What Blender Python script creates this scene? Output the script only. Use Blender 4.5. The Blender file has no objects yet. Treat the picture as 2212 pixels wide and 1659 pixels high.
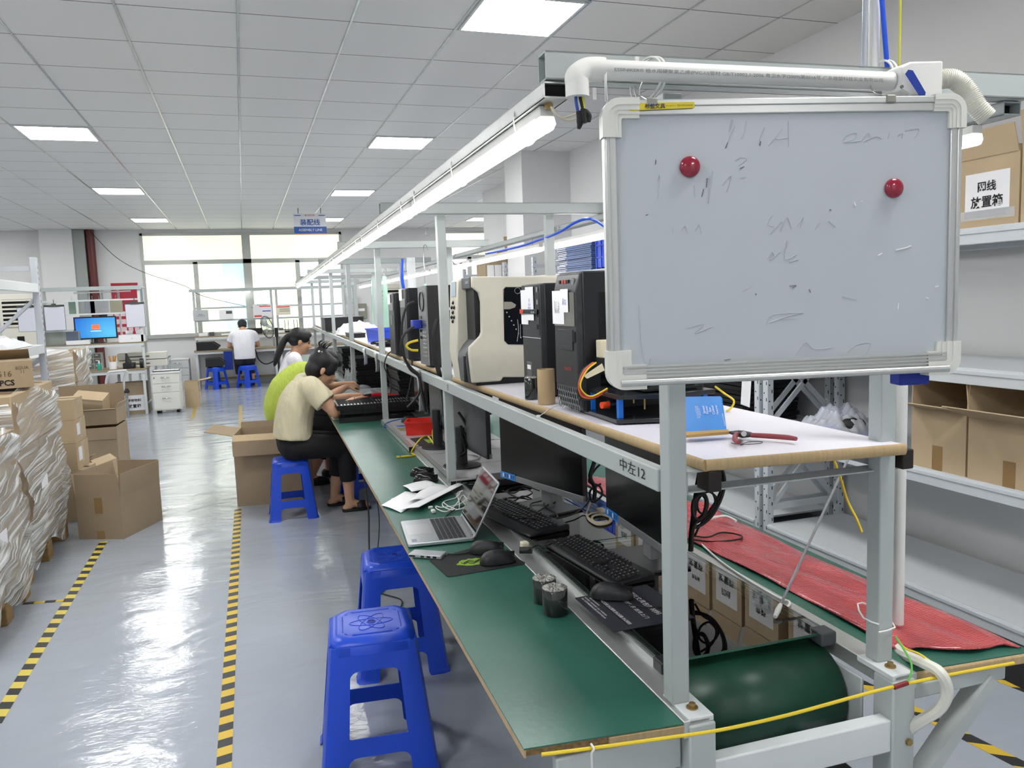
import bpy, math, random
from math import pi, sin, cos, tan, radians as rad, hypot, atan2
from mathutils import Vector as V, Matrix as M
random.seed(7)
S = bpy.context.scene; COL = S.collection
H, CEIL, G, T, Z = 1.6, 3.276, .64, .75, 1.26     # eye height, ceiling, ceiling tile, bench top, upper shelf top
FPX = 1709.0
# ---------------------------------------------------------------- camera
def cam_axes(yaw, pitch, roll):
    w = V((sin(yaw)*cos(pitch), cos(yaw)*cos(pitch), sin(pitch)))
    r = V((cos(yaw), -sin(yaw), 0)); u = r.cross(w)
    return r*cos(roll)+u*sin(roll), -r*sin(roll)+u*cos(roll), w
CR, CU, CW = cam_axes(rad(18.48), rad(-6.18), rad(-2.07))
cd = bpy.data.cameras.new('camera'); cam = bpy.data.objects.new('camera', cd); COL.objects.link(cam)
cam.matrix_world = M(((CR.x, CU.x, -CW.x, 0), (CR.y, CU.y, -CW.y, 0), (CR.z, CU.z, -CW.z, H), (0, 0, 0, 1)))
cd.sensor_width = 36; cd.lens = 36*FPX/2212; cd.clip_start = .05; cd.clip_end = 200
S.camera = cam
def at(px, py, x=None, y=None, z=None):            # where the sight line of a measured point meets a plane of the room
    d = CW*FPX+CR*(px-1106)-CU*(py-829.5)
    t = x/d.x if x is not None else y/d.y if y is not None else (z-H)/d.z
    return V((0, 0, H))+d*t
# ---------------------------------------------------------------- materials
def lin(h):
    if not isinstance(h, str): return (*h[:3], 1)
    c = [int(h[i:i+2], 16)/255 for i in (0, 2, 4)]
    return (*[(x/12.92 if x <= .04045 else ((x+.055)/1.055)**2.4) for x in c], 1)
MATS = {}
def mat(name, col='808080', rough=.5, metal=0., spec=.5, noise=0., nscale=8., bump=0., bscale=40., bstretch=None, em=None, es=0., alpha=1., trans=0., ior=1.45, coat=0., col2=None, contrast=.5, stretch=None, sss=0.):
    if name in MATS: return MATS[name]
    m = bpy.data.materials.new(name); m.use_nodes = True; nt = m.node_tree; p = nt.nodes['Principled BSDF']
    I = p.inputs
    I['Base Color'].default_value = lin(col); I['Roughness'].default_value = rough; I['Metallic'].default_value = metal
    I['Specular IOR Level'].default_value = spec; I['Alpha'].default_value = alpha; I['Transmission Weight'].default_value = trans; I['IOR'].default_value = ior
    I['Coat Weight'].default_value = coat
    if sss: I['Subsurface Weight'].default_value = sss; I['Subsurface Radius'].default_value = (.01, .004, .002)
    if em: I['Emission Color'].default_value = lin(em); I['Emission Strength'].default_value = es
    L = nt.links.new
    def tex(scale, st, detail=4):
        tc = nt.nodes.new('ShaderNodeTexCoord'); mp = nt.nodes.new('ShaderNodeMapping'); L(tc.outputs['Object'], mp.inputs[0])
        if st: mp.inputs['Scale'].default_value = st
        n = nt.nodes.new('ShaderNodeTexNoise'); n.inputs['Scale'].default_value = scale; n.inputs['Detail'].default_value = detail; L(mp.outputs[0], n.inputs[0]); return n
    if noise or col2:
        n = tex(nscale, stretch); rp = nt.nodes.new('ShaderNodeValToRGB'); L(n.outputs[0], rp.inputs[0])
        c = lin(col); rp.color_ramp.elements[0].position = .5-contrast*.5; rp.color_ramp.elements[1].position = .5+contrast*.5
        rp.color_ramp.elements[0].color = tuple(x*(1-noise) for x in c[:3])+(1,) if not col2 else c
        rp.color_ramp.elements[1].color = tuple(min(1, x*(1+noise)) for x in c[:3])+(1,) if not col2 else lin(col2)
        L(rp.outputs[0], I['Base Color'])
    if bump:
        n = tex(bscale, bstretch, 3); b = nt.nodes.new('ShaderNodeBump'); b.inputs['Strength'].default_value = bump; b.inputs['Distance'].default_value = .01
        L(n.outputs[0], b.inputs['Height']); L(b.outputs[0], I['Normal'])
    MATS[name] = m; return m
# ---------------------------------------------------------------- mesh building
class B:
    def __init__(s): s.v = []; s.f = []; s.mi = []; s.cur = 0
    def add(s, vs, fs, X=None):
        o = len(s.v); s.v += [(X@V(p) if X else V(p)) for p in vs]; s.f += [tuple(o+i for i in f) for f in fs]; s.mi += [s.cur]*len(fs); return s
    def box(s, a, b, X=None):
        x0, y0, z0 = [min(p, q) for p, q in zip(a, b)]; x1, y1, z1 = [max(p, q) for p, q in zip(a, b)]
        return s.add([(x0, y0, z0), (x1, y0, z0), (x1, y1, z0), (x0, y1, z0), (x0, y0, z1), (x1, y0, z1), (x1, y1, z1), (x0, y1, z1)],
                     [(3, 2, 1, 0), (4, 5, 6, 7), (0, 1, 5, 4), (1, 2, 6, 5), (2, 3, 7, 6), (3, 0, 4, 7)], X)
    def cbox(s, c, d, X=None): return s.box([c[i]-d[i]/2 for i in range(3)], [c[i]+d[i]/2 for i in range(3)], X)
    def bar(s, p, q, w, h, up=(0, 0, 1)):          # box section from p to q
        p, q, up = V(p), V(q), V(up); d = (q-p).normalized(); r = d.cross(up).normalized(); u = r.cross(d)
        vs = [e+r*a*w/2+u*b*h/2 for e in (p, q) for a, b in ((-1, -1), (1, -1), (1, 1), (-1, 1))]
        return s.add(vs, [(0, 1, 2, 3), (7, 6, 5, 4), (0, 4, 5, 1), (1, 5, 6, 2), (2, 6, 7, 3), (3, 7, 4, 0)])
    def loft(s, rings, close=True, caps=True):
        n = len(rings[0]); vs = [p for r in rings for p in r]; fs = []
        for i in range(len(rings)-1):
            for j in range(n if close else n-1):
                k = (j+1) % n; fs.append((i*n+j, i*n+k, (i+1)*n+k, (i+1)*n+j))
        if caps and close: fs += [tuple(reversed(range(n))), tuple((len(rings)-1)*n+j for j in range(n))]
        return s.add(vs, fs)
    def cyl(s, p, q, r, n=16, r1=None, caps=True):
        p, q = V(p), V(q); d = (q-p).normalized(); a = d.orthogonal().normalized(); b = d.cross(a); r1 = r if r1 is None else r1
        return s.loft([[p+(a*cos(2*pi*k/n)+b*sin(2*pi*k/n))*r for k in range(n)], [q+(a*cos(2*pi*k/n)+b*sin(2*pi*k/n))*r1 for k in range(n)]], True, caps)
    def tube(s, pts, r, n=8, k=6, closed=False):   # smooth swept tube; r a number or list
        pts = [V(p) for p in pts]; R = r if isinstance(r, (list, tuple)) else [r]*len(pts)
        if k > 1 and len(pts) > 2:
            o, oR = [], []
            for i in range(len(pts)-1):
                p0, p1, p2, p3 = pts[max(i-1, 0)], pts[i], pts[i+1], pts[min(i+2, len(pts)-1)]
                for j in range(k):
                    t = j/k; o.append(.5*(2*p1+(p2-p0)*t+(2*p0-5*p1+4*p2-p3)*t*t+(3*p1-p0-3*p2+p3)*t**3)); oR.append(R[i]*(1-t)+R[i+1]*t)
            o.append(pts[-1]); oR.append(R[-1]); pts, R = o, oR
        rings = []; a = None
        for i, p in enumerate(pts):
            d = (pts[min(i+1, len(pts)-1)]-pts[max(i-1, 0)])
            d = d.normalized() if d.length > 1e-9 else V((0, 0, 1))
            a = d.orthogonal().normalized() if a is None else (a-d*a.dot(d)); a = a.normalized() if a.length > 1e-6 else d.orthogonal().normalized(); b = d.cross(a)
            rings.append([p+(a*cos(2*pi*j/n)+b*sin(2*pi*j/n))*R[i] for j in range(n)])
        return s.loft(rings)
    def lathe(s, prof, c=(0, 0, 0), n=24, X=None):
        vs = [(c[0]+r*cos(2*pi*k/n), c[1]+r*sin(2*pi*k/n), c[2]+z) for r, z in prof for k in range(n)]; m = len(prof); fs = []
        for i in range(m-1):
            for j in range(n):
                k = (j+1) % n; fs.append((i*n+j, i*n+k, (i+1)*n+k, (i+1)*n+j))
        fs += [tuple(reversed(range(n))), tuple((m-1)*n+j for j in range(n))]
        return s.add(vs, fs, X)
    def ball(s, c, r, n=16, m=10, X=None):
        r = r if isinstance(r, (list, tuple)) else (r, r, r)
        vs = [(0, 0, -1)]+[(sin(pi*i/m)*cos(2*pi*j/n), sin(pi*i/m)*sin(2*pi*j/n), -cos(pi*i/m)) for i in range(1, m) for j in range(n)]+[(0, 0, 1)]
        vs = [V((p[0]*r[0], p[1]*r[1], p[2]*r[2])) for p in vs]; vs = [V(c)+(X@p if X else p) for p in vs]
        fs = [(0, 1+(j+1) % n, 1+j) for j in range(n)]
        for i in range(m-2):
            for j in range(n):
                a = 1+i*n; k = (j+1) % n; fs.append((a+j, a+k, a+n+k, a+n+j))
        e = len(vs)-1; a = 1+(m-2)*n; fs += [(a+j, a+(j+1) % n, e) for j in range(n)]
        return s.add(vs, fs)
    def prism(s, poly, d0, d1, ax='y', X=None):    # polygon in the two other axes, extruded along ax
        def mk(a, b, d): return {'x': (d, a, b), 'y': (a, d, b), 'z': (a, b, d)}[ax]
        n = len(poly); vs = [mk(a, b, d) for d in (d0, d1) for a, b in poly]
        fs = [tuple(reversed(range(n))), tuple(range(n, 2*n))]+[(i, (i+1) % n, n+(i+1) % n, n+i) for i in range(n)]
        return s.add(vs, fs, X)
    def grid(s, nu, nv, fn, X=None):
        vs = [fn(i/nu, j/nv) for i in range(nu+1) for j in range(nv+1)]; w = nv+1
        return s.add(vs, [(i*w+j, (i+1)*w+j, (i+1)*w+j+1, i*w+j+1) for i in range(nu) for j in range(nv)], X)
    def sheet(s, pts, th, n=None):                 # flat polygon in space given a thickness
        pts = [V(p) for p in pts]; nn = n or (pts[1]-pts[0]).cross(pts[2]-pts[0]).normalized()
        k = len(pts); vs = pts+[p-nn*th for p in pts]
        return s.add(vs, [tuple(range(k)), tuple(reversed(range(k, 2*k)))]+[(i, k+i, k+(i+1) % k, (i+1) % k) for i in range(k)])
def rrect(x0, x1, y0, y1, r, n=4):
    o = []
    for cx, cy, a in ((x1-r, y1-r, 0), (x0+r, y1-r, 90), (x0+r, y0+r, 180), (x1-r, y0+r, 270)):
        o += [(cx+r*cos(rad(a+90*i/n)), cy+r*sin(rad(a+90*i/n))) for i in range(n+1)]
    return o
WM = {}                                            # thing -> its matrix
def obj(name, b, m, parent=None, bev=0, sub=0, solid=0, world=False, smooth=40, remesh=0, smoothit=0, seg=2):
    me = bpy.data.meshes.new(name); vs = b.v
    if world and parent is not None:
        q = parent
        while q not in WM: q = q.parent
        I = WM[q].inverted(); vs = [I@p for p in vs]
    me.from_pydata([tuple(p) for p in vs], [], b.f); ms = m if isinstance(m, (list, tuple)) else [m]
    for x in ms: me.materials.append(x)
    if any(b.mi): me.polygons.foreach_set('material_index', b.mi)
    o = bpy.data.objects.new(name, me); COL.objects.link(o)
    if parent is not None: o.parent = parent
    if smooth:
        me.polygons.foreach_set('use_smooth', [True]*len(me.polygons)); me.set_sharp_from_angle(angle=rad(smooth))
    if remesh:
        d = o.modifiers.new('r', 'REMESH'); d.mode = 'VOXEL'; d.voxel_size = remesh; d.use_smooth_shade = True
    if smoothit:
        d = o.modifiers.new('s', 'SMOOTH'); d.iterations = smoothit; d.factor = .5
    if solid:
        d = o.modifiers.new('t', 'SOLIDIFY'); d.thickness = solid; d.offset = 0
    if bev:
        d = o.modifiers.new('b', 'BEVEL'); d.width = bev; d.segments = seg; d.limit_method = 'ANGLE'; d.angle_limit = rad(50); d.harden_normals = False
    if sub:
        d = o.modifiers.new('u', 'SUBSURF'); d.levels = d.render_levels = sub
    me.update(); return o
def tag(o, label=None, cat=None, group=None, kind=None):
    if label: o['label'] = label
    if cat: o['category'] = cat
    if group: o['group'] = group
    if kind: o['kind'] = kind
    return o
def thing(name, label, cat, loc=(0, 0, 0), rz=0., group=None, kind=None, rot=None):
    o = bpy.data.objects.new(name, None); COL.objects.link(o); o.empty_display_size = .05
    o.location = loc; o.rotation_euler = rot or (0, 0, rz); WM[o] = M.Translation(V(loc))@o.rotation_euler.to_matrix().to_4x4()
    return tag(o, label, cat, group, kind)
def solo(name, label, cat, b, m, loc=(0, 0, 0), rz=0., group=None, kind=None, rot=None, **k):
    o = obj(name, b, m, None, **k); o.location = loc; o.rotation_euler = rot or (0, 0, rz); WM[o] = M.Translation(V(loc))@o.rotation_euler.to_matrix().to_4x4()
    return tag(o, label, cat, group, kind)
def struct(name, b, m, parent=None, **k):
    o = obj(name, b, m, parent, **k)
    if parent is None: o['kind'] = 'structure'; WM[o] = M.Identity(4)
    return o
def kids(o): return [c for c in bpy.data.objects if c.parent is o]
KID = {}
def dup(root, loc, rz=0., label=None, group=None, rot=None, scale=None):
    def cp(o, par):
        c = o.copy(); COL.objects.link(c)
        if par is not None: c.parent = par
        if o not in KID: KID[o] = kids(o)
        for ch in KID[o]: cp(ch, c)
        return c
    r = cp(root, None); r.location = loc; r.rotation_euler = rot or (0, 0, rz)
    if scale: r.scale = scale if isinstance(scale, (tuple, list)) else (scale,)*3
    if label: r['label'] = label
    if group: r['group'] = group
    WM[r] = M.Translation(V(loc))@r.rotation_euler.to_matrix().to_4x4(); return r
TEXTS = []
def text(s, parent, m, o, xd, yd, w, h, name='lettering', world=True, bold=0, keep=True, label=None):   # lettering centred at o, fitted into w x h along xd / yd
    TEXTS.append((s, parent, m, V(o), V(xd).normalized(), V(yd).normalized(), w, h, name, world, bold, keep))
def flush_texts():
    tmp = []
    for t in TEXTS:
        c = bpy.data.curves.new('txt', 'FONT'); c.body = t[0]; c.size = 1; c.offset = t[10]; c.align_x = 'CENTER'; c.resolution_u = 2; c.space_line = .9
        o = bpy.data.objects.new('txt', c); COL.objects.link(o); tmp.append(o)
    bpy.context.view_layer.update(); dg = bpy.context.evaluated_depsgraph_get()
    mes = [bpy.data.meshes.new_from_object(o.evaluated_get(dg)) for o in tmp]
    for o in tmp:
        c = o.data; bpy.data.objects.remove(o); bpy.data.curves.remove(c)
    for t, me in zip(TEXTS, mes):
        s, par, m, o, xd, yd, w, h, name, world, bold, keep = t
        if not len(me.vertices): continue
        xs = [v.co.x for v in me.vertices]; ys = [v.co.y for v in me.vertices]; x0, x1, y0, y1 = min(xs), max(xs), min(ys), max(ys)
        sx, sy = w/(x1-x0), h/(y1-y0)
        if keep: sx = sy = min(sx, sy)
        I = M.Identity(4)
        if world and par is not None:
            q = par
            while q not in WM: q = q.parent
            I = WM[q].inverted()
        for v in me.vertices: v.co = I@(o+xd*(v.co.x-(x0+x1)/2)*sx+yd*(v.co.y-(y0+y1)/2)*sy)
        me.name = name; me.materials.clear(); me.materials.append(m)
        ob = bpy.data.objects.new(name, me); COL.objects.link(ob); ob.parent = par
# a plain palette
GREY = mat('painted_grey_steel', 'adb4b3', .42, noise=.04, nscale=3)
LGREY = mat('pale_grey_steel', 'd2d7d8', .4)
ALU = mat('aluminium', 'c9ccca', .35, .75, noise=.05, nscale=20)
WHITEP = mat('white_plastic', 'e9e8e2', .45)
BLACKP = mat('black_plastic', '1c1d20', .42, noise=.15, nscale=6)
BLACKR = mat('black_rubber', '121213', .6)
BLACKG = mat('gloss_black', '0c0d0f', .12)
DARKH = mat('hollow_dark', '151413', .9)
PAPER = mat('white_paper', 'eeeef0', .8)
INK = mat('black_ink', '1b1b1d', .8)
CARD = mat('cardboard', 'a08d74', .85, noise=.06, nscale=5)
CARDL = mat('cardboard_light', 'b9a485', .85, noise=.06, nscale=5)
CARDIN = mat('cardboard_inner', '948069', .9, noise=.05, nscale=5)
TAPE = mat('brown_tape', '93764e', .3)
STEEL = mat('bright_steel', 'b5b6b4', .25, .9)
BRASS = mat('zinc_yellow', 'a48b5a', .35, .8)
BLUEP = mat('blue_plastic', '1b49c8', .33, noise=.05, nscale=4)
GREENM = mat('green_mat', '2d6153', .32, spec=.6, noise=.09, nscale=7, bump=.04, bscale=60)
CABLEK = mat('black_cable', '141415', .45)
CABLEW = mat('white_cable', 'e4e4e0', .45)
CABLEY = mat('yellow_cable', 'e0c531', .45)
CABLEB = mat('blue_cable', '2a4fb5', .4)
FILM = mat('clear_film', 'e8eef2', .12, alpha=.28, spec=.8, bump=.9, bscale=30)
EXPOSURE = 0.36
# ---------------------------------------------------------------- floor
def floor_mat():
    m = mat('epoxy_floor', 'a4abb4', .13, noise=.05, nscale=.8, contrast=.8); nt = m.node_tree; p = nt.nodes['Principled BSDF']; L = nt.links.new
    tc = nt.nodes.new('ShaderNodeTexCoord')
    def nz(scale, st, det, dist=0):
        mp = nt.nodes.new('ShaderNodeMapping'); L(tc.outputs['Object'], mp.inputs[0]); mp.inputs['Scale'].default_value = st; mp.inputs['Rotation'].default_value = (0, 0, .5)
        n = nt.nodes.new('ShaderNodeTexNoise'); n.inputs['Scale'].default_value = scale; n.inputs['Detail'].default_value = det; n.inputs['Distortion'].default_value = dist; L(mp.outputs[0], n.inputs[0]); return n.outputs[0]
    a = nz(2.2, (1, 1.6, 1), 2, .6); b = nz(22, (1, 2.2, 1), 3, .8)
    mx = nt.nodes.new('ShaderNodeMath'); mx.operation = 'MULTIPLY_ADD'; L(b, mx.inputs[0]); mx.inputs[1].default_value = .10; L(a, mx.inputs[2])
    bp = nt.nodes.new('ShaderNodeBump'); bp.inputs['Strength'].default_value = .35; bp.inputs['Distance'].default_value = .03; L(mx.outputs[0], bp.inputs['Height']); L(bp.outputs[0], p.inputs['Normal'])
    p.inputs['Specular IOR Level'].default_value = .6
    return m
FLOORM = floor_mat()
WALLM = mat('white_wall_paint', 'dddddd', .7, noise=.02, nscale=1.2)
struct('floor', B().box((-7, -4, -.1), (7, 18.1, 0)), FLOORM, smooth=0)
# ---------------------------------------------------------------- ceiling with tile joints
def ceil_mat():
    m = mat('ceiling_tile', 'cbcdcf', .6); nt = m.node_tree; p = nt.nodes['Principled BSDF']; L = nt.links.new
    tc = nt.nodes.new('ShaderNodeTexCoord'); sp = nt.nodes.new('ShaderNodeSeparateXYZ'); L(tc.outputs['Object'], sp.inputs[0])
    def mth(op, a, b=None, c=None):
        n = nt.nodes.new('ShaderNodeMath'); n.operation = op
        for i, x in enumerate((a, b, c)):
            if x is None: continue
            if isinstance(x, (int, float)): n.inputs[i].default_value = x
            else: L(x, n.inputs[i])
        return n.outputs[0]
    def edge(o, off, w): return mth('LESS_THAN', mth('ABSOLUTE', mth('SUBTRACT', mth('FRACT', mth('DIVIDE', mth('SUBTRACT', o, off-G/2), G)), .5)), w/G)
    g = mth('MAXIMUM', edge(sp.outputs[0], 1.366, .0045), edge(sp.outputs[1], 4.32, .0045))
    mx = nt.nodes.new('ShaderNodeMixRGB'); L(g, mx.inputs[0]); mx.inputs[1].default_value = lin('e6e6e5'); mx.inputs[2].default_value = lin('55585a'); L(mx.outputs[0], p.inputs['Base Color'])
    return m
struct('ceiling', B().box((-7, -4, CEIL), (7, 18.1, CEIL+.1)), ceil_mat(), smooth=0)
GRIDM = mat('grid_rail_metal', 'c8ccca', .22, .85)
b = B(); 
for k in range(-13, 9): b.box((1.366+G*k-.0065, -4, CEIL-.005), (1.366+G*k+.0065, 18.1, CEIL))
struct('trim_1', b, GRIDM, smooth=0)
# ---------------------------------------------------------------- walls
struct('wall_right', B().box((3.73, -4, 0), (3.9, 12.3, CEIL)), WALLM, smooth=0)
struct('wall_right_return', B().box((3.9, 12.13, 0), (7, 12.3, CEIL)), WALLM, smooth=0)
struct('wall_side', B().box((7, 12.3, 0), (7.15, 18.1, CEIL)), WALLM, smooth=0)
struct('wall_left', B().box((-7.15, -4, 0), (-7, 18.1, CEIL)), WALLM, smooth=0)
struct('wall_back', B().box((-7, -4.15, 0), (3.73, -4, CEIL)), WALLM, smooth=0)
WX0, WX1, WZ0, WZ1 = -1.92, 2.17, 1.06, 3.2
RX0, RX1 = 4.4, 6.4
b = B(); Y0, Y1 = 18.1, 18.3
b.box((-7, Y0, 0), (7, Y1, WZ0)).box((-7, Y0, WZ1), (7, Y1, CEIL)).box((-7, Y0, WZ0), (WX0, Y1, WZ1)).box((WX1, Y0, WZ0), (RX0, Y1, WZ1)).box((RX1, Y0, WZ0), (7, Y1, WZ1))
struct('wall_far', b, WALLM, smooth=0)
struct('trim_2', B().box((-3.7, 17.85, 0), (-3.12, 18.1, CEIL)), WALLM, smooth=0)
b = B().box((3.13, 8.74, 0), (3.73, 9.36, CEIL)); struct('wall_pillar', b, WALLM, smooth=0)
WFR = mat('window_frame_alloy', 'b4b7b2', .4, .3)
def pane(nm, tint, e):
    m = mat(nm, tint, .12, em=tint, es=e); nt = m.node_tree; p = nt.nodes['Principled BSDF']; L = nt.links.new     # backlit frosted glazing, unevenly bright
    tc = nt.nodes.new('ShaderNodeTexCoord'); n = nt.nodes.new('ShaderNodeTexNoise'); n.inputs['Scale'].default_value = .9; n.inputs['Detail'].default_value = 4; L(tc.outputs['Object'], n.inputs[0])
    mr = nt.nodes.new('ShaderNodeMapRange'); mr.inputs[1].default_value = .3; mr.inputs[2].default_value = .7; mr.inputs[3].default_value = e*.8; mr.inputs[4].default_value = e*1.15; L(n.outputs[0], mr.inputs[0]); L(mr.outputs[0], p.inputs['Emission Strength'])
    return m
PG = pane('pane_pale_green', 'eef4d8', .82); PY = pane('pane_upper', 'eef0d8', .74); PB = pane('pane_blue_film', 'c4e4ec', .75); PL = pane('pane_lilac', 'ece6f2', .8); PW = pane('pane_white', 'f2f5e6', .86)
def window(n, x0, x1, z0, z1, muls, tz, lower, upper):
    f = B(); w = .05
    f.box((x0, Y0-.02, z0), (x0+w, Y0+.08, z1)).box((x1-w, Y0-.02, z0), (x1, Y0+.08, z1)).box((x0, Y0-.02, z1-w), (x1, Y0+.08, z1)).box((x0-.03, Y0-.06, z0-.03), (x1+.03, Y0+.08, z0+.05)).box((x0, Y0-.03, tz-.045), (x1, Y0+.08, tz+.045))
    for a, ww in muls: f.box((a-ww/2, Y0-.03, z0), (a+ww/2, Y0+.08, z1 if ww > .1 else tz))
    fr = struct('window_%d' % n, f, WFR, smooth=0)
    for i, (a, c, m) in enumerate(lower): struct('pane', B().box((a, Y0+.03, z0+.05), (c, Y0+.04, tz-.04)), m, fr, smooth=0)
    for i, (a, c, m) in enumerate(upper): struct('pane', B().box((a, Y0+.03, tz+.04), (c, Y0+.04, z1-.05)), m, fr, smooth=0)
xx = lambda p: at(p, 610, y=18.1).x
m1, m2, m3 = xx(425), xx(537), xx(645)
window(1, WX0, WX1, WZ0, WZ1, [(m1, .09), (m2, .17), (m3, .09)], 2.6,
       [(WX0+.05, m1, PW), (m1, xx(482), PG), (xx(482), m2, PB), (m2, m3, PG), (m3, WX1-.05, PL)], [(WX0+.05, m2, PY), (m2, WX1-.05, PY)])
window(2, RX0, RX1, WZ0, WZ1, [(5.1, .09), (5.75, .09)], 2.6, [(RX0+.05, 5.1, PL), (5.1, RX1-.05, PL)], [(RX0+.05, RX1-.05, PY)])
# far wall downpipe and recess
solo('drain_pipe', 'dark red painted pipe running down the far wall from the ceiling', 'pipe', B().cyl((0, 0, .0), (0, 0, CEIL-.005), .085, 16), mat('oxide_red_paint', '5e2a28', .4), (at(198, 560, y=17.98).x, 17.99, 0))
solo('recess_shade_box', 'grey square box standing in for the shaded recess beside the dark red pipe', 'recess', B().box((-.11, -.1, 0), (.11, .1, CEIL-.005)), mat('recess_shade_grey', '9aa09c', .5), (at(177, 560, y=17.98).x-.02, 17.98, 0), bev=.01)  # box in place of the wall recess, its shade put into the grey
# ---------------------------------------------------------------- ceiling light panels
PANELEM = mat('light_panel_glow', 'ffffff', .5, em='fffefc', es=30)
pl = thing('ceiling_light', 'square white light panel in the ceiling above the near bench end', 'ceiling light', (1.366+G/2, 4.32+G/2, CEIL))
obj('frame', B().box((-.305, -.305, -.012), (.305, -.288, 0)).box((-.305, .288, -.012), (.305, .305, 0)).box((-.305, -.305, -.012), (-.288, .305, 0)).box((.288, -.305, -.012), (.305, .305, 0)), LGREY, pl)
obj('diffuser', B().box((-.288, -.288, -.009), (.288, .288, -.002)), PANELEM, pl)
PLAB = {(0, 1): 'square ceiling light, second along the row above the assembly bench', (0, 2): 'square ceiling light, third along the row above the assembly bench', (0, 3): 'square ceiling light half hidden by the hanging sign',
        (1, 1): 'square ceiling light nearest the left edge, above the pallets', (1, 2): 'square ceiling light, second away in the row above the pallets', (1, 3): 'square ceiling light, farthest in the row above the pallets'}
for i, x0 in enumerate((1.366, -1.834, -5.034)):
    for j in range(-2, 4):
        if (i, j) == (0, 0): continue
        dup(pl, (x0+G/2, 4.32+3.84*j+G/2, CEIL), 0, PLAB.get((i, j), 'square ceiling light outside the photographed part of the hall'), None if (i, j) in PLAB else 'ceiling lights out of view')
dup(pl, (4.566+G/2, 15.84+G/2, CEIL), 0, 'square ceiling light seen far back beside the pillar'); dup(pl, (4.566+G/2, 12.64+G/2, CEIL), 0, 'square ceiling light outside the photographed part of the hall', 'ceiling lights out of view')
pl['group'] = 'ceiling light panels'
# ---------------------------------------------------------------- hazard tape on the floor
def hazard(nm, ang, per, yel='d8b63c'):
    m = mat(nm, yel, .35); nt = m.node_tree; p = nt.nodes['Principled BSDF']; L = nt.links.new
    tc = nt.nodes.new('ShaderNodeTexCoord'); sp = nt.nodes.new('ShaderNodeSeparateXYZ'); L(tc.outputs['Object'], sp.inputs[0])
    a = nt.nodes.new('ShaderNodeMath'); a.operation = 'MULTIPLY_ADD'; L(sp.outputs[0], a.inputs[0]); a.inputs[1].default_value = tan(ang); L(sp.outputs[1], a.inputs[2])
    d = nt.nodes.new('ShaderNodeMath'); d.operation = 'DIVIDE'; L(a.outputs[0], d.inputs[0]); d.inputs[1].default_value = per
    f = nt.nodes.new('ShaderNodeMath'); f.operation = 'FRACT'; L(d.outputs[0], f.inputs[0])
    g = nt.nodes.new('ShaderNodeMath'); g.operation = 'LESS_THAN'; L(f.outputs[0], g.inputs[0]); g.inputs[1].default_value = .5
    mx = nt.nodes.new('ShaderNodeMixRGB'); L(g.outputs[0], mx.inputs[0]); mx.inputs[1].default_value = lin(yel); mx.inputs[2].default_value = lin('2f3032'); L(mx.outputs[0], p.inputs['Base Color'])
    return m
HZ = hazard('hazard_stripes', rad(-12), .115); HZ2 = hazard('hazard_stripes_steep', rad(20), .125, 'd9c558'); HZ3 = hazard('hazard_stripes_right', rad(45), .16)
def strip(p, q, w, m, label):
    p, q = V(p), V(q); d = q-p; n = d.length
    o = solo('floor_tape', label, 'floor tape', B().box((-w/2, 0, 0), (w/2, n, .0012)), m, (p.x, p.y, .0003), -atan2(d.x, d.y), smooth=0); return o
f0 = lambda x, y: at(x, y, z=0)
strip(f0(482, 1690), f0(514, 1100), .052, HZ, 'black and yellow tape strip down the aisle beside the blue stools')
strip(f0(519, 1020), f0(520, 875), .052, HZ, 'short black and yellow tape strip just behind the open carton')
strip(f0(415, 905), f0(432, 845), .05, HZ, 'far black and yellow tape strip leading to the white drawer cabinet')
strip(f0(-12, 1565), f0(224, 1170), .052, HZ2, 'black and yellow tape strip running beside the pallets')
strip(f0(50, 1304), f0(140, 1297), .035, HZ, 'short black and yellow tape across to the pallet')
strip(f0(1835, 1463), f0(2230, 1665), .055, HZ3, 'black and yellow tape strip under the right worktop')
strip(f0(2120, 1452), f0(2240, 1500), .05, HZ3, 'black and yellow tape piece at the right edge beyond the worktop')
# ---------------------------------------------------------------- hanging sign
sp_ = at(670, 484, y=14.3)
SIGNW = mat('sign_white', 'dfe1e6', .4); SIGNB = mat('sign_blue', '2456a5', .4); SIGNO = mat('sign_orange', 'd98d55', .4)
t = thing('hanging_sign', 'blue and white hanging sign reading ASSEMBLY LINE', 'sign', (sp_.x, 14.3, sp_.z-.18))
obj('board', B().box((-.275, 0, 0), (.275, .015, .36)), SIGNW, t)
obj('blue_band', B().box((-.275, -.002, .02), (.275, .0, .135)), SIGNB, t); obj('orange_edge', B().box((-.275, -.002, 0), (.275, 0, .02)), SIGNO, t)
for s in (-1, 1): obj('hanger_rod', B().cyl((s*.19, .007, .36), (s*.19, .007, CEIL-sp_.z+.18), .006, 8), mat('hanger_dark', '4a4c50', .5), t)
o = B()
for s in (-1, 1): o.box((s*.26, -.002, .32), (s*.15, 0, .333))
obj('blue_stripe', o, SIGNB, t)
text('装配线', t, SIGNB, (sp_.x, 14.296, sp_.z+.03), (1, 0, 0), (0, 0, 1), .37, .11, bold=.02); text('ASSEMBLY LINE', t, SIGNW, (sp_.x, 14.295, sp_.z-.1), (1, 0, 0), (0, 0, 1), .4, .05, bold=.01)
text('❖ 装配大厦', t, SIGNO, (sp_.x, 14.296, sp_.z+.15), (1, 0, 0), (0, 0, 1), .2, .03)
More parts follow.
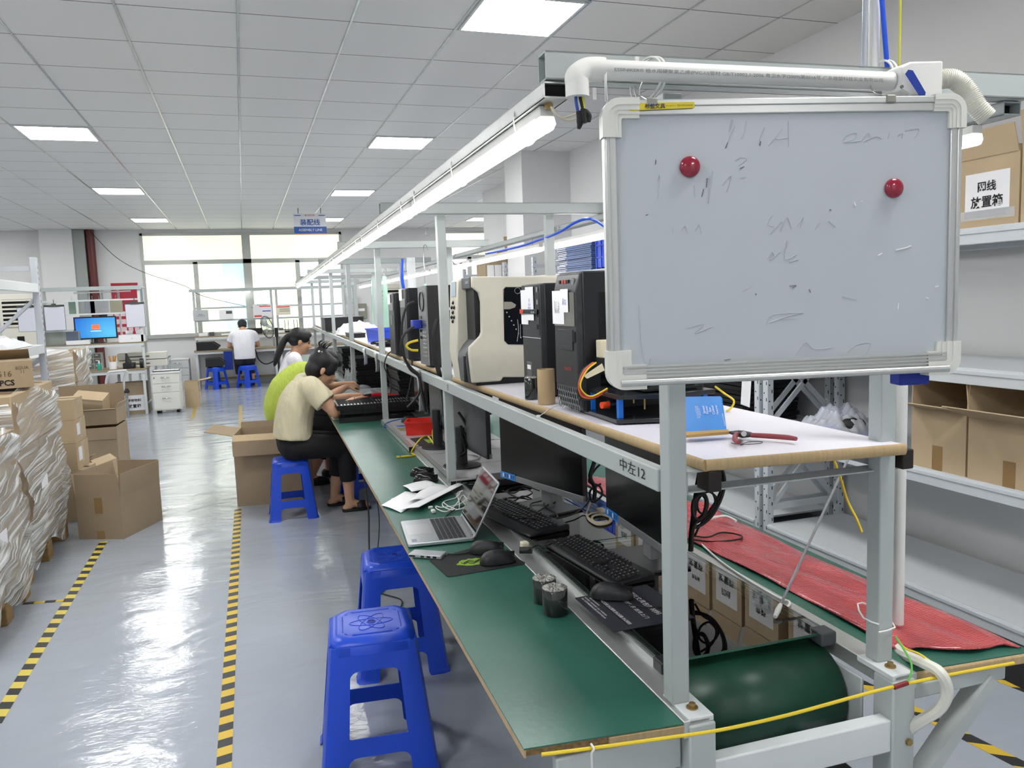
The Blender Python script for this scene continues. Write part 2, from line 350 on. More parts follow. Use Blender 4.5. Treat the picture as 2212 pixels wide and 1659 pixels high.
# ---------------------------------------------------------------- the conveyor line: its frame runs along local y
LA = math.atan(.027)
LINE = thing('conveyor_line', 'long grey steel conveyor line with posts, beams and dark green belt', 'conveyor', (.802, 1.39, 0), -LA)
LW = lambda v, s, z: WM[LINE]@V((v, s, z))
PS = [0, 2.11, 4.24, 6.36, 8.48, 10.6, 12.7]; END = 12.85
BELT = mat('dark_green_belt', '1d4737', .36, noise=.12, nscale=3)
for i, s in enumerate(PS):
    for v in (0, .515):
        z0 = .765 if i else .755
        obj('post', B().box((v-.02, s-.02, z0), (v+.02, s+.02, 1.978)), GREY, LINE, bev=.003)
    for v, a in ((.012, -.055), (.508, -.055)):
        if i == 0:
            lg = obj('leg', B().box((v-.03, a-.03, 0), (v+.03, a+.03, .742)), GREY, LINE, bev=.004)
            obj('foot_plate', B().box((v-.028, a-.025, .742), (v+.028, .03, .7555)), LGREY, lg, bev=.002)
            obj('bolt', B().cyl((v, a+.012, .7555), (v, a+.012, .7585), .012, 14).cyl((v, a+.012, .7585), (v, a+.012, .766), .007, 6), BRASS, lg)
            obj('bolt', B().cyl((v+.012, a-.03, .60), (v+.012, a-.037, .60), .008, 6), BRASS, lg); obj('bolt', B().cyl((v+.008, a-.03, .42), (v+.008, a-.036, .42), .008, 6), BRASS, lg)
        else: obj('leg', B().box((v-.025, s-.025, 0), (v+.025, s+.025, .735)), GREY, LINE, bev=.003)
    if i: sk = 0
    else: sk = .03
    cb = B()
    y = s-.045
    for p, q in (((-.272, y), (.80, y-sk)),):
        for dz in (1.978, 2.024): cb.add([(p[0], p[1]-.02, dz), (q[0], q[1]-.02, dz), (q[0], q[1]+.02, dz), (p[0], p[1]+.02, dz), (p[0], p[1]-.02, dz+.003), (q[0], q[1]-.02, dz+.003), (q[0], q[1]+.02, dz+.003), (p[0], p[1]+.02, dz+.003)], [(3, 2, 1, 0), (4, 5, 6, 7), (0, 1, 5, 4), (1, 2, 6, 5), (2, 3, 7, 6), (3, 0, 4, 7)])
        for dy in (-.02, .017): cb.add([(p[0], p[1]+dy, 1.978), (q[0], q[1]+dy, 1.978), (q[0], q[1]+dy+.003, 1.978), (p[0], p[1]+dy+.003, 1.978), (p[0], p[1]+dy, 2.027), (q[0], q[1]+dy, 2.027), (q[0], q[1]+dy+.003, 2.027), (p[0], p[1]+dy+.003, 2.027)], [(3, 2, 1, 0), (4, 5, 6, 7), (0, 1, 5, 4), (1, 2, 6, 5), (2, 3, 7, 6), (3, 0, 4, 7)])
    obj('cross_beam', cb, GREY, LINE, smooth=0)
    if i:   # short stub above the inner right post and lower rail between posts
        obj('shelf_bearer', B().box((.0, s-.055, 1.19), (.515, s-.022, 1.235)), GREY, LINE, bev=.002)
def channel(x0, x1, y0, y1, z0, z1, t=.003):      # hollow box tube, open ended along y
    return B().box((x0, y0, z0), (x1, y1, z0+t)).box((x0, y0, z1-t), (x1, y1, z1)).box((x0, y0, z0), (x0+t, y1, z1)).box((x1-t, y0, z0), (x1, y1, z1))
for v in (-.252, .772):
    lb = obj('light_beam', channel(v-.024, v+.024, -.06 if v < 0 else -.075, END, 1.948, 1.976), ALU if v < 0 else GREY, LINE, smooth=0)
    obj('end_plug', B().box((v-.021, -.05, 1.951), (v+.021, -.045, 1.973)), DARKH, lb, smooth=0)
    if v < 0: obj('bolt', B().cyl((v, -.02, 1.948), (v, -.02, 1.938), .008, 6), BRASS, lb)
for v, x in ((-.013, 0), (.528, 0)):
    obj('shelf_beam', B().box((v-.013, .02, 1.195), (v+.013, END, 1.243)), GREY, LINE, bev=.003)
fb = obj('shelf_beam', channel(.03, .56, 0, .05, 1.19, 1.235), GREY, LINE, smooth=0)
fb.data.transform(M.Identity(4))
for v, w in ((.085, .03), (.57, .03)):
    obj('end_plug', B().box((v-w/2, -.02, 1.192), (v+w/2, .03, 1.236)), mat('plug_dark_brown', '1d1512', .5), LINE, bev=.003)
for v in (0, .515):
    a = -.04 if v == 0 else .0
    r = obj('rail', B().box((v-.028+a*.0, -.08, .715), (v+.032, END, .752)), ALU, LINE, bev=.002)
    c = v+.045 if v == 0 else v-.045
    tr = obj('glass_track', B().box((c-.016, .145, .745), (c+.016, 2.05, .766)).box((c-.006, .145, .766), (c-.002, 2.05, .772)).box((c+.004, .145, .766), (c+.008, 2.05, .772)), ALU, LINE, smooth=0)
    obj('track_end_cap', B().box((c-.021, .11, .744), (c+.021, .155, .778)), BLACKP if v == 0 else mat('grey_rubber_cap', '4b5053', .5), tr, bev=.004)
# belt with its end drum
pr = [(s_, .742) for s_ in (END, 6, 2, .6)]+[(.148+.110*cos(rad(a)), .632+.110*sin(rad(a))) for a in range(90, 281, 10)]+[(1., .52), (6, .52), (END, .52)]
bb = B(); n = len(pr); vs = [(v, a, c) for v in (.064, .462) for a, c in pr]
bb.add(vs, [(i, i+1, n+i+1, n+i) for i in range(n-1)]); obj('belt', bb, BELT, LINE, solid=.004, smooth=60)
obj('drum', B().cyl((.07, .148, .632), (.455, .148, .632), .106, 40), mat('drum_dark', '10201a', .5), LINE)
obj('side_plate', B().box((.468, .0, .55), (.476, .5, .715)), GREY, LINE, bev=.003); obj('side_plate', B().box((.052, .0, .55), (.062, .5, .715)), GREY, LINE, bev=.003)
obj('cross_bar', B().box((.04, -.08, .58), (.48, -.045, .655)), LGREY, LINE, bev=.004)
obj('cross_bar', B().box((-.29, -.055, .64), (-.02, -.03, .715)), GREY, LINE, bev=.004)
obj('cross_bar', B().box((.54, -.08, .69), (.80, -.055, .725)), GREY, LINE, bev=.004)
obj('brace', B().bar((.76, -.065, .70), (.53, -.065, .45), .03, .045, (0, 1, 0)), GREY, LINE); obj('brace', B().bar((-.25, -.03, .66), (-.01, -.03, .40), .03, .03, (0, 1, 0)), GREY, LINE)
for s in PS[1:]:
    for a, c in ((-.30, -.02), (.82, .53)): obj('brace', B().bar((a, s, .70), (c, s, .42), .03, .03, (0, 1, 0)), GREY, LINE)
obj('under_tray', B().box((.06, .0, .495), (.45, 1.6, .50)), BLACKP, LINE, smooth=0)
# pencil marks on the steel
text('中左12', LINE, INK, LW(-.0275, .135, 1.222), LW(0, -1, 0)-LW(0, 0, 0), (0, 0, 1), .125, .028, keep=False); text('右', LINE, INK, LW(-.0275, 1.98, 1.222), LW(0, -1, 0)-LW(0, 0, 0), (0, 0, 1), .04, .03)
text('右上', LINE, INK, LW(.747, 2.62, 1.962), LW(0, -1, 0)-LW(0, 0, 0), (0, 0, 1), .12, .022, keep=False)
# ---------------------------------------------------------------- worktops and shelf board
PBOARD = mat('particle_board', '8c6f4a', .85, noise=.35, nscale=90, contrast=.4); EDGEB = mat('wood_edge_band', 'b59c74', .55, noise=.12, nscale=4, stretch=(1, 30, 1)); EDGEX = mat('wood_edge_band_across', 'b59c74', .55, noise=.12, nscale=4, stretch=(30, 1, 1))
def worktop(nm, label, p, v0, v1, s0a, s0b):
    t = thing(nm, label, 'worktop', (.802, 1.39, 0), -LA)
    def poly(a, c, d, z0, z1): return B().add([(a, s0a+d, z0), (c, s0b+d, z0), (c, END, z0), (a, END, z0), (a, s0a+d, z1), (c, s0b+d, z1), (c, END, z1), (a, END, z1)], [(3, 2, 1, 0), (4, 5, 6, 7), (0, 1, 5, 4), (1, 2, 6, 5), (2, 3, 7, 6), (3, 0, 4, 7)])
    obj('board', poly(v0+.004, v1, .006, .731, .747), PBOARD, t, smooth=0)
    m = obj('mat', poly(v0, v1, 0, .7475, .7505), GREENM, t, smooth=0)
    if p < 0:
        obj('edge_band', B().box((v0, s0a, .731), (v0+.004, END, .747)), EDGEB, t, smooth=0)
        obj('edge_band', B().add([(v0+.17, s0a+(s0b-s0a)*.5, .727), (v1, s0b, .727), (v1, s0b+.006, .727), (v0+.17, s0a+(s0b-s0a)*.5+.006, .727), (v0+.17, s0a+(s0b-s0a)*.5-.004, .746), (v1, s0b-.004, .746), (v1, s0b+.006, .746), (v0+.17, s0a+(s0b-s0a)*.5+.006, .746)], [(3, 2, 1, 0), (4, 5, 6, 7), (0, 1, 5, 4), (1, 2, 6, 5), (2, 3, 7, 6), (3, 0, 4, 7)]), EDGEX, t, smooth=0)
    else: obj('edge_band', B().bar((v0, s0a+.0, .737), (v1, s0b+.0, .737), .012, .022), EDGEX, t, bev=.004)
    return t
WL = worktop('worktop', 'left green worktop carrying the laptop and the trays', -1, -.354, -.03, -.055, -.082)
WR = worktop('worktop', 'right green worktop under the red bubble wrap', 1, .548, .865, -.07, -.09)
WHITEL = mat('white_laminate', 'e4e2ec', .35)
t = thing('shelf_board', 'long white laminate shelf with rounded wooden edge above the belt', 'shelf', (.802, 1.39, 0), -LA); SHELF = t
NE = [(.068, -.012), (.522, -.055)]
obj('board', B().prism([NE[0], NE[1], (.522, END), (.03, END), (.03, 2.1), (.018, 2.08)], 1.238, 1.259, 'z'), WHITEL, t, smooth=0)
sd = B()
def halfround(b, p, q, zc, r):
    p, q = V(p), V(q); d = (q-p).normalized(); n = V((d.y, -d.x, 0)); ring = lambda e: [e+n*(r*.55*cos(rad(a)))+V((0, 0, zc+r*sin(rad(a)))) for a in range(-90, 91, 20)]
    return b.loft([ring(p), ring(q)])
obj('wood_edge', halfround(B(), (NE[0][0]-.002, NE[0][1], 0), (NE[1][0]+.004, NE[1][1], 0), 1.2475, .0125), EDGEX, t)
for i, (s0, s1) in enumerate(((-.012, 2.06), (2.13, 4.2), (4.27, 6.32), (6.4, END))):
    a = .066 if i == 0 else .03
    obj('wood_edge', halfround(B(), (.018 if i == 0 else .03, s1, 0), (a if i == 0 else .03, s0, 0), 1.2475, .0125), EDGEB, t)
# ---------------------------------------------------------------- tube lights
TUBEEM = mat('tube_glow', 'ffffff', .5, em='fffefb', es=15)
def tube_light(v, s0, s1, label, hang):
    t = thing('tube_light', label, 'tube light', LW(v, s0, 0), -LA, 'tube lights under the %s beam' % ('left' if v < 0 else 'right'))
    n = s1-s0; zt = 1.948-hang
    obj('housing', B().box((-.014, 0, zt-.02), (.014, n, zt-.001)), WHITEP, t, bev=.002)
    b = B(); pf = [(-.013, zt-.02), (-.0165, zt-.032), (-.011, zt-.043), (0, zt-.047), (.011, zt-.043), (.0165, zt-.032), (.013, zt-.02)]
    obj('diffuser', b.prism(pf, .03, n-.03, 'y'), TUBEEM, t)
    for a, c in ((0, .03), (n-.03, n)): obj('end_cap', B().prism([(x*1.05, z+(.0 if z > zt-.021 else -.001)) for x, z in pf], a, c, 'y'), mat('translucent_cap', 'f0efe9', .3, em='ffffff', es=.6), t)
    if hang:
        for a in (.15, n-.15): obj('hanger', B().tube([(0, a, 1.948), (0, a, zt)], .002, 6), STEEL, t)
    else:
        for a in (.12, n*.5, n-.12): obj('cable_tie', B().tube([(.027*cos(x), a, 1.948+(.03 if sin(x) > 0 else .05)*sin(x)*1.0) for x in [2*pi*k/12 for k in range(13)]], .0016, 5, 2), CABLEW, t)
    return t
LS = [-.02, 1.36, 2.9, 4.75, 6.3, 7.8, 9.3, 10.8, 12.4]
ORD = ['nearest', 'second', 'third', 'fourth', 'fifth', 'sixth', 'seventh', 'farthest']
for i in range(8):
    tube_light(-.252, LS[i]+.01, LS[i+1]-.02, '%s lit tube light under the left overhead beam' % ORD[i], 0)
LR = [0., 1.45, 2.95, 4.6, 6.2, 7.8, 9.3, 10.8, 12.4]
for i in range(8): tube_light(.772, LR[i]+.01, LR[i+1]-.06, '%s lit tube light under the right overhead beam' % ORD[i], .0 if i < 1 else .04)
# ---------------------------------------------------------------- whiteboard hung across the near end
def on_plane(px, py, p0, n):
    d = CW*FPX+CR*(px-1106)-CU*(py-829.5); o = V((0, 0, H)); return o+d*((p0-o).dot(n)/d.dot(n))
TL, TR, BL, BR = at(1293, 222, y=1.285), at(2072, 205, y=1.135), at(1322, 845, y=1.285), at(2065, 790, y=1.135)
zt, zb = (TL.z+TR.z)/2, (BL.z+BR.z)/2; xl = (TL.x+BL.x)/2; xr = (TR.x+BR.x)/2
WBW = hypot(xr-xl, .15); WBH = zt-zb; wa = -atan2(.15, xr-xl); WBX = V((cos(wa), sin(wa), 0)); WBN = V((sin(wa), -cos(wa), 0))
WBM = mat('whiteboard_enamel', 'b9bfc4', .28, noise=.02, nscale=3, spec=.4)
FRM = mat('anodised_frame', 'c4c6c4', .32, .7)
CORN = mat('corner_plastic', 'dcdcd4', .42)
wb = thing('whiteboard', 'large whiteboard with aluminium frame hanging across the end of the line', 'whiteboard', (xl, 1.285, zb), wa)
obj('panel', B().box((.02, -.004, .03), (WBW-.02, .008, WBH-.018)), WBM, wb)
fw = .026
obj('frame_side', B().box((.012, -.008, WBH-fw), (WBW-.012, .012, WBH)).box((.012, -.011, WBH-.012), (WBW-.012, .012, WBH)), FRM, wb, bev=.002)
for x in (0, WBW-fw+.004): obj('frame_side', B().box((x, -.008, .02), (x+fw-.004, .012, WBH-.02)).box((x+.002 if x == 0 else x+.012, -.011, .02), (x+.010 if x == 0 else x+.02, .012, WBH-.02)), FRM, wb, bev=.002)
tr = B().box((.02, -.008, .006), (WBW-.02, .012, .036))
for k in range(4): tr.box((.02, -.012, .015+k*.006), (WBW-.02, -.008, .018+k*.006))
tr.cyl((.02, -.012, .006), (WBW-.02, -.012, .006), .0065, 14); obj('lower_rail', tr, FRM, wb)
def corner(cx, cz, sx, sz, L, w):
    b = B()
    for k, (r0, r1, d) in enumerate(((0, .35, -.014), (.35, .6, -.0125), (.6, .8, -.011), (.8, 1., -.0095))):
        o = []; R = .03
        def path(off): # outer corner curve at offset
            rr = max(R-off, .004); pts = [(L, off)]
            pts += [(off+rr+rr*cos(rad(a)), off+rr+rr*sin(rad(a))) for a in range(270, 179, -15)]
            return pts+[(off, L)]
        a_, b_ = path(r0*w), path(r1*w)
        poly = a_+b_[::-1]; pl2 = [(cx+sx*x, cz+sz*z) for x, z in poly]
        nn = len(a_)
        for i in range(nn-1):
            q = [a_[i], a_[i+1], b_[i+1], b_[i]]; q = [(cx+sx*x, cz+sz*z) for x, z in q]
            if sx*sz < 0: q = q[::-1]
            b.prism(q, d, .014, 'y')
    obj('corner_cap', b, CORN, wb)
corner(-.003, WBH+.003, 1, -1, .066, .034); corner(WBW+.003, WBH+.003, -1, -1, .06, .030); corner(-.003, -.006, 1, 1, .07, .044); corner(WBW+.003, -.006, -1, 1, .062, .044)
CLIPM = mat('grey_clip', '8f8f86', .4, .3)
for px in (1405, 1917):
    x = (on_plane(px, 215, V((xl, 1.285, zt)), WBN)-V((xl, 1.285, zt))).dot(WBX); obj('clip', B().box((x-.009, -.0135, WBH-.012), (x+.009, .013, WBH+.002)), CLIPM, wb, bev=.002)
    obj('hanging_wire', B().tube([(x, .0, WBH), (x-.012, .03, WBH+.02), (x, .055, WBH+.045)], .0012, 6, 3), STEEL, wb)
def wbp(px, py, off=.0): return on_plane(px, py, V((xl, 1.285, zb))+WBN*(.004+off), WBN)
st = B(); q = [wbp(1360, 223, .008), wbp(1500, 220, .008), wbp(1500, 233, .008), wbp(1360, 239, .008)]; st.sheet(q, .001, WBN)
stk = obj('sticker', st, mat('yellow_sticker', 'd9c52c', .4), wb, world=True, smooth=0)
nrm = WBN*.0105
text('杉益文具', stk, mat('navy_ink', '1e2a4a', .6), wbp(1415, 229, .010), WBX, (0, 0, 1), .036, .0095, bold=.02); text('型号3号 规格50x70cm', stk, INK, wbp(1448, 228.5, .010), WBX, (0, 0, 1), .018, .004); text('电话 0000-00000000', stk, INK, wbp(1480, 227, .010), WBX, (0, 0, 1), .030, .003)
# faint marker traces
MK = mat('marker_faint', 'b2b8be', .8); MKD = mat('marker_dark', '74797f', .8); MKW = mat('scratch_white', 'e6e9ea', .6)
def stroke(b, pts, w=.0009, k=4):
    pts = [V(wbp(x, y, .0003)) for x, y in pts]; b.tube(pts, w, 4, k)
b = B()
MB_ = []
for pl_ in ([(1575, 285), (1580, 260), (1583, 262), (1578, 280)], [(1570, 318), (1575, 300), (1588, 270)], [(1600, 300), (1608, 285), (1612, 262)], [(1640, 312), (1643, 295), (1652, 275)], [(1660, 315), (1690, 280), (1675, 300), (1700, 298)], [(1703, 262), (1704, 318)],
            [(1820, 305), (1830, 292), (1850, 288), (1845, 300), (1822, 308), (1860, 304)], [(1862, 302), (1875, 288), (1880, 298), (1866, 306), (1890, 295), (1905, 300)], [(1918, 300), (1922, 286)], [(1940, 292), (1950, 288), (1948, 300)], [(1955, 282), (1985, 278), (1975, 300)],
            [(1420, 390), (1425, 380), (1421, 430)], [(1500, 400), (1502, 425)], [(1540, 370), (1530, 440), (1533, 380)], [(1560, 400), (1580, 380), (1570, 415)], [(1600, 385), (1612, 382)], [(1588, 348), (1600, 340), (1613, 345), (1595, 357)],
            [(1452, 505), (1456, 490)], [(1470, 500), (1480, 488), (1485, 503)], [(1500, 500), (1510, 485), (1515, 505)], [(1660, 475), (1670, 465), (1658, 485), (1672, 490), (1665, 505), (1690, 478), (1685, 500), (1700, 470), (1710, 495)], [(1720, 490), (1735, 470), (1728, 492)], [(1760, 495), (1770, 482)], [(1790, 478), (1805, 490)],
            [(1658, 560), (1668, 545), (1672, 555), (1662, 562), (1685, 545)], [(1700, 520), (1695, 560), (1720, 550), (1705, 565), (1725, 560)], [(1605, 628), (1625, 618)], [(1655, 700), (1670, 680), (1735, 676), (1700, 684), (1660, 698)], [(1690, 690), (1720, 688)], [(1480, 710), (1520, 700), (1500, 720), (1540, 705)], [(1720, 765), (1740, 740), (1760, 755), (1800, 750)], [(1830, 760), (1850, 745), (1880, 742), (1870, 765)], [(1380, 660), (1385, 740), (1395, 790), (1405, 775)], [(1820, 640), (1850, 648)]):
    b = B(); stroke(b, pl_, .0007); obj('marker_trace', b, MK, wb, world=True)
b = B()
for pl_ in ([(1567, 320), (1572, 308)], [(1642, 315), (1643, 305)], [(1417, 345), (1416, 355)], [(1520, 408), (1516, 425)], [(1528, 385), (1526, 405)], [(1608, 360), (1598, 364)], [(1706, 618), (1720, 617), (1712, 622)], [(1748, 625), (1751, 632)], [(1632, 634), (1634, 637)], [(1793, 452), (1795, 455)], [(1395, 465), (1400, 463)], [(1565, 778), (1578, 776)]): 
    b = B(); stroke(b, pl_, .001); obj('marker_trace', b, MKD, wb, world=True)
b = B()
for pl_ in ([(1897, 552), (1905, 547)], [(1935, 540), (1955, 536), (1968, 531)], [(1845, 437), (1848, 445)], [(1860, 435), (1862, 437)], [(1940, 655), (1939, 668)], [(2000, 643), (2005, 645)], [(2020, 620), (2027, 618)]): 
    b = B(); stroke(b, pl_, .0013); obj('chipped_mark', b, MKW, wb, world=True)
MAGM = mat('crimson_magnet', '8e1030', .18, coat=.5)
for px, py, r, lab in ((1489, 361, .0185, 'round crimson magnet on the whiteboard near its upper left corner'), (1929, 407, .0175, 'round crimson magnet on the whiteboard near its right edge')):
    p = wbp(px, py); t = thing('magnet', lab, 'magnet', p, wa, 'crimson whiteboard magnets')
    obj('cap', B().lathe([(r*.93, 0), (r, .003), (r*.97, .006), (r*.8, .009), (r*.45, .0105), (0.001, .011)], (0, 0, 0), 32, M.Rotation(rad(90), 4, 'X')), MAGM, t, smooth=60)
p = at(1972, 814, y=1.17); solo('eraser', 'dark blue block hanging under the lower right end of the whiteboard', 'eraser', B().box((-.03, 0, -.014), (.03, .035, .018)), mat('dark_blue_foam', '0c2a8c', .5), (p.x, 1.165, zb-.012), wa, bev=.003)
# ---------------------------------------------------------------- conduit along the front beam
PVC = mat('white_pvc', 'e2e2de', .35)
t = thing('conduit_pipe', 'white plastic conduit tied along the front beam above the whiteboard', 'pipe', at(1290, 158, y=1.29)); CP = t
pa, pb = at(1288, 150, y=1.285), at(1925, 176, y=1.215)
obj('pipe', B().cyl(pa, pb, .0168, 20), PVC, t, world=True)
dx_ = (pb-pa).normalized(); e0 = pa-dx_*.012; c0 = V((e0.x-.024, e0.y, e0.z-.026))
obj('elbow', B().tube([pa+dx_*.012, pa-dx_*.005, pa-dx_*.02+V((0, 0, -.003)), c0+V((0, 0, .012)), c0, c0-V((0, 0, .022))], [.0205, .0205, .0205, .0205, .0205, .0205], 20, 5), WHITEP, t, world=True)
b = B(); jb = pb+dx_*.045
obj('junction_box', B().add([pb+dx_*a+V((0, dy, 0))+V((0, 0, dz)) for a, zz in ((0, .02), (.02, .03), (.088, .034)) for dy, dz in ((-.024, -zz), (.024, -zz), (.024, zz), (-.024, zz))], [(3, 2, 1, 0), (8, 9, 10, 11)]+[(4*k+i, 4*k+(i+1) % 4, 4*k+4+(i+1) % 4, 4*k+4+i) for k in (0, 1) for i in range(4)]), PVC, t, world=True, bev=.003)
obj('knockout', B().cyl(at(1949, 187, y=jb.y-.0255), at(1949, 187, y=jb.y-.0245)+V((0, .002, 0)), .003, 12), mat('knockout_grey', '707274', .6), t, world=True)
hp = [pb+dx_*.09, at(2030, 172, y=1.20), at(2062, 172, y=1.19), at(2088, 196, y=1.18), at(2108, 228, y=1.17), at(2133, 255, y=1.16)]
fb_ = B(); fb_.tube(hp, .0165, 16, 10); hr = obj('flexible_hose', fb_, mat('ribbed_hose', 'dcdbd0', .45), t, world=True)
rb = B(); n = 46
def crv(i):
    x = i/n*(len(hp)-1); k = min(int(x), len(hp)-2); u = x-k; p0, p1, p2, p3 = hp[max(k-1, 0)], hp[k], hp[k+1], hp[min(k+2, len(hp)-1)]
    return .5*(2*p1+(p2-p0)*u+(2*p0-5*p1+4*p2-p3)*u*u+(3*p1-p0-3*p2+p3)*u**3)
for i in range(8, n): 
    p, q = crv(i), crv(i+.25); rb.cyl(p, q, .0182, 14)
obj('hose_rib', rb, mat('ribbed_hose', ''), hr, world=True)
text('ESSINIKER® 给水用硬聚氯乙烯(PVC-U)管材 GB/T10002.1-2006 粤卫水字(2009)第0016号 广东雄塑科技实业有限公司', obj('print', B().cyl(pa+dx_*.02, pa+dx_*.021, .0165, 8), PVC, t, world=True), mat('grey_print', '6c6f70', .7), (pa+pb)/2+V((-.004, -.0174, -.004)), dx_, (0, 0, 1), (pb-pa).length*.9, .008, keep=False)
def ring(c, ax, r, th, tail=None, name='cable_tie', par=None):
    ax = V(ax).normalized(); a = ax.orthogonal().normalized(); bb_ = ax.cross(a)
    b = B().tube([c+a*r[0]*cos(2*pi*k/14)+bb_*r[1]*sin(2*pi*k/14) if False else c+V((0, 1, 0))*r[0]*cos(2*pi*k/14)+V((0, 0, 1))*r[1]*sin(2*pi*k/14) for k in range(15)], th, 6, 2)
    if tail: b.tube(tail, th, 6, 2)
    return b
for px, sl in ((1313, .02), (1400, -.01), (1409, -.01), (1912, .01), (1917, .005)):
    c = at(px, 165, y=1.30); q = [c+V((sl*cos(2*pi*k/14), .04*cos(2*pi*k/14)+.008, .036*sin(2*pi*k/14)-.004+sl*.5*cos(2*pi*k/14))) for k in range(15)]
    obj('cable_tie', B().tube(q, .0022, 6, 3), CABLEW, CP, world=True)
obj('tie_head', B().cbox(at(1283, 203, y=1.28), (.007, .006, .02)), CABLEW, CP, world=True); obj('tie_head', B().cbox(at(1375, 128, y=1.29), (.007, .006, .008)), CABLEW, CP, world=True)
solo('strap', 'dark blue strap wound over the conduit junction box', 'strap', B().add([at(x, y, y=jb.y-.028-k*.002) for k in (0, 1) for x, y in ((1955, 160), (1962, 150), (1972, 152), (2000, 200), (1998, 206), (1985, 206))], [tuple(range(6)), tuple(range(11, 5, -1))]+[(i, 6+i, 6+(i+1) % 6, (i+1) % 6) for i in range(6)]), mat('navy_strap', '11348f', .5), bev=.0006)
WB_ = mat('wire_blue', '1f4c9a', .4); WY_ = mat('wire_yellow_green', 'c9c63a', .4)
for m_, x0, pts, lab in ((WB_, 0, [(1245, 184), (1244, 215), (1249, 245), (1251, 265)], 'blue wire hanging out of the conduit elbow'), (CABLEK, 0, [(1250, 184), (1253, 210), (1260, 240), (1262, 258)], 'black wire hanging out of the conduit elbow'), (WY_, 0, [(1257, 184), (1259, 215), (1262, 238)], 'yellow wire hanging out of the conduit elbow')):
    b = B().tube([at(x, y, y=1.283) for x, y in pts], .0028, 8)
    solo('wire', lab, 'wire', b, m_)
b = B().tube([at(x, y, y=1.283) for x, y in ((1249, 240), (1253, 262), (1250, 278))], [.004, .0065, .003], 8).tube([at(x, y, y=1.28) for x, y in ((1261, 236), (1260, 250), (1262, 266))], .006, 8).tube([at(x, y, y=1.28) for x, y in ((1264, 240), (1272, 250), (1270, 262))], .005, 8)
solo('wire_connector', 'taped black connectors dangling below the conduit elbow', 'connector', b, BLACKR)
solo('wire', 'pair of cream wires looping from the tube light end', 'wire', B().tube([at(x, y, y=1.32) for x, y in ((1190, 230), (1200, 246), (1218, 254), (1246, 245))], .002, 6).tube([at(x, y, y=1.32) for x, y in ((1192, 232), (1206, 250), (1226, 260), (1246, 256))], .002, 6), mat('cream_wire', 'd8d0b8', .5))
# things rising to the ceiling
def riser(nm, lab, cat, px, py, y, r, m, px1=None):
    p = at(px, py, y=y); q = at(px1 or px, 0, y=y); d = (q-p)/(q.z-p.z); e = p+d*(CEIL-p.z)
    return solo(nm, lab, cat, B().tube([p, p+(e-p)*.5, e], r, 14, 3), m)
riser('hose', 'clear grey hose running up to the ceiling beside the white pipe', 'hose', 1865, 152, 1.315, .0055, mat('clear_hose', 'aeb4bd', .15, alpha=.8), 1870)
riser('pipe', 'white vertical pipe rising from the front beam to the ceiling', 'pipe', 1887, 152, 1.32, .0105, PVC, 1889)
riser('hose', 'bright blue air hose rising from the front beam to the ceiling', 'hose', 1917, 152, 1.30, .0048, mat('blue_hose', '1453d8', .3), 1905)
riser('wire', 'thin yellow and green earth wire rising to the ceiling', 'wire', 1942, 152, 1.28, .0022, WY_, 1945)
# ---------------------------------------------------------------- things on the white upper shelf
BEIGE = mat('beige_plastic', 'cdc8b8', .5, noise=.05, nscale=14); DGREY = mat('dark_grey_plastic', '55575a', .45); SMOKE = mat('smoked_window', '15171c', .1, noise=.3, nscale=30)
y0, y1 = 3.0, 3.26
t = thing('card_printer', 'big beige industrial label printer with black side window', 'printer', (.86, y0, Z+.0), 0)
def pz_(l, y): return [(at(a, c, y=y).x, max(at(a, c, y=y).z, Z+.012)) for a, c in l]
out = [(1019, 597), (1020, 620), (1034, 632), (1039, 652), (1040, 717), (1037, 726), (1014, 750), (1013, 765), (1020, 828), (1083, 829), (1087, 815), (1131, 815), (1240, 815), (1268, 815), (1268, 600), (1262, 597)]
P = pz_(out, y0); XR = P[-2][0]; ZT = P[0][1]
obj('side_panel', B().prism(P[::-1], y0, y0+.022, 'y'), BEIGE, t, world=True, bev=.006, seg=3)
obj('body', B().box((P[4][0]+.02, y0+.02, Z+.02), (XR-.004, y1, ZT-.004)), BEIGE, t, world=True, bev=.008)
obj('base', B().box((P[8][0]+.02, y0+.012, Z), (XR-.01, y1-.01, Z+.03)), BLACKP, t, world=True)
wp = pz_([(1087, 625), (1092, 620), (1225, 620), (1228, 626), (1228, 740), (1222, 745), (1097, 744), (1089, 736)], y0)
wn = obj('side_window', B().prism(wp[::-1], y0-.003, y0+.004, 'y'), SMOKE, t, world=True, bev=.002)
obj('window_hinge', B().prism(pz_([(1088, 652), (1104, 652), (1114, 658), (1112, 664), (1100, 668), (1088, 668)], y0)[::-1], y0-.0045, y0-.002, 'y'), mat('hinge_grey', '8e8b80', .4), wn, world=True, smooth=0)
sm = B(); c = at(1118, 628, y=y0-.004); sm.tube([c+V((.012*cos(2*pi*k/20), 0, .012*sin(2*pi*k/20))) for k in range(21)], .0008, 5, 1)
for k in range(7):
    x, yy = 1095+k*5, 675+k*9; sm.cyl(at(x, yy, y=y0-.0035), at(x, yy, y=y0-.0035)+V((.0001, .001, 0)), .003, 8)
sm.tube([at(1118, 690, y=y0-.004), at(1120, 715, y=y0-.004), at(1117, 738, y=y0-.004)], .0015, 5).tube([at(1124, 700, y=y0-.004), at(1124, 730, y=y0-.004)], .001, 5, 1)
obj('window_mark', sm, mat('grey_scuff', '9aa0a4', .6), wn, world=True)
fx = P[8][0]
obj('dark_bay', B().box((P[0][0]+.012, y0+.022, P[6][1]-.03), (P[4][0]+.03, y1-.12, P[1][1]+.01)), BLACKP, t, world=True)
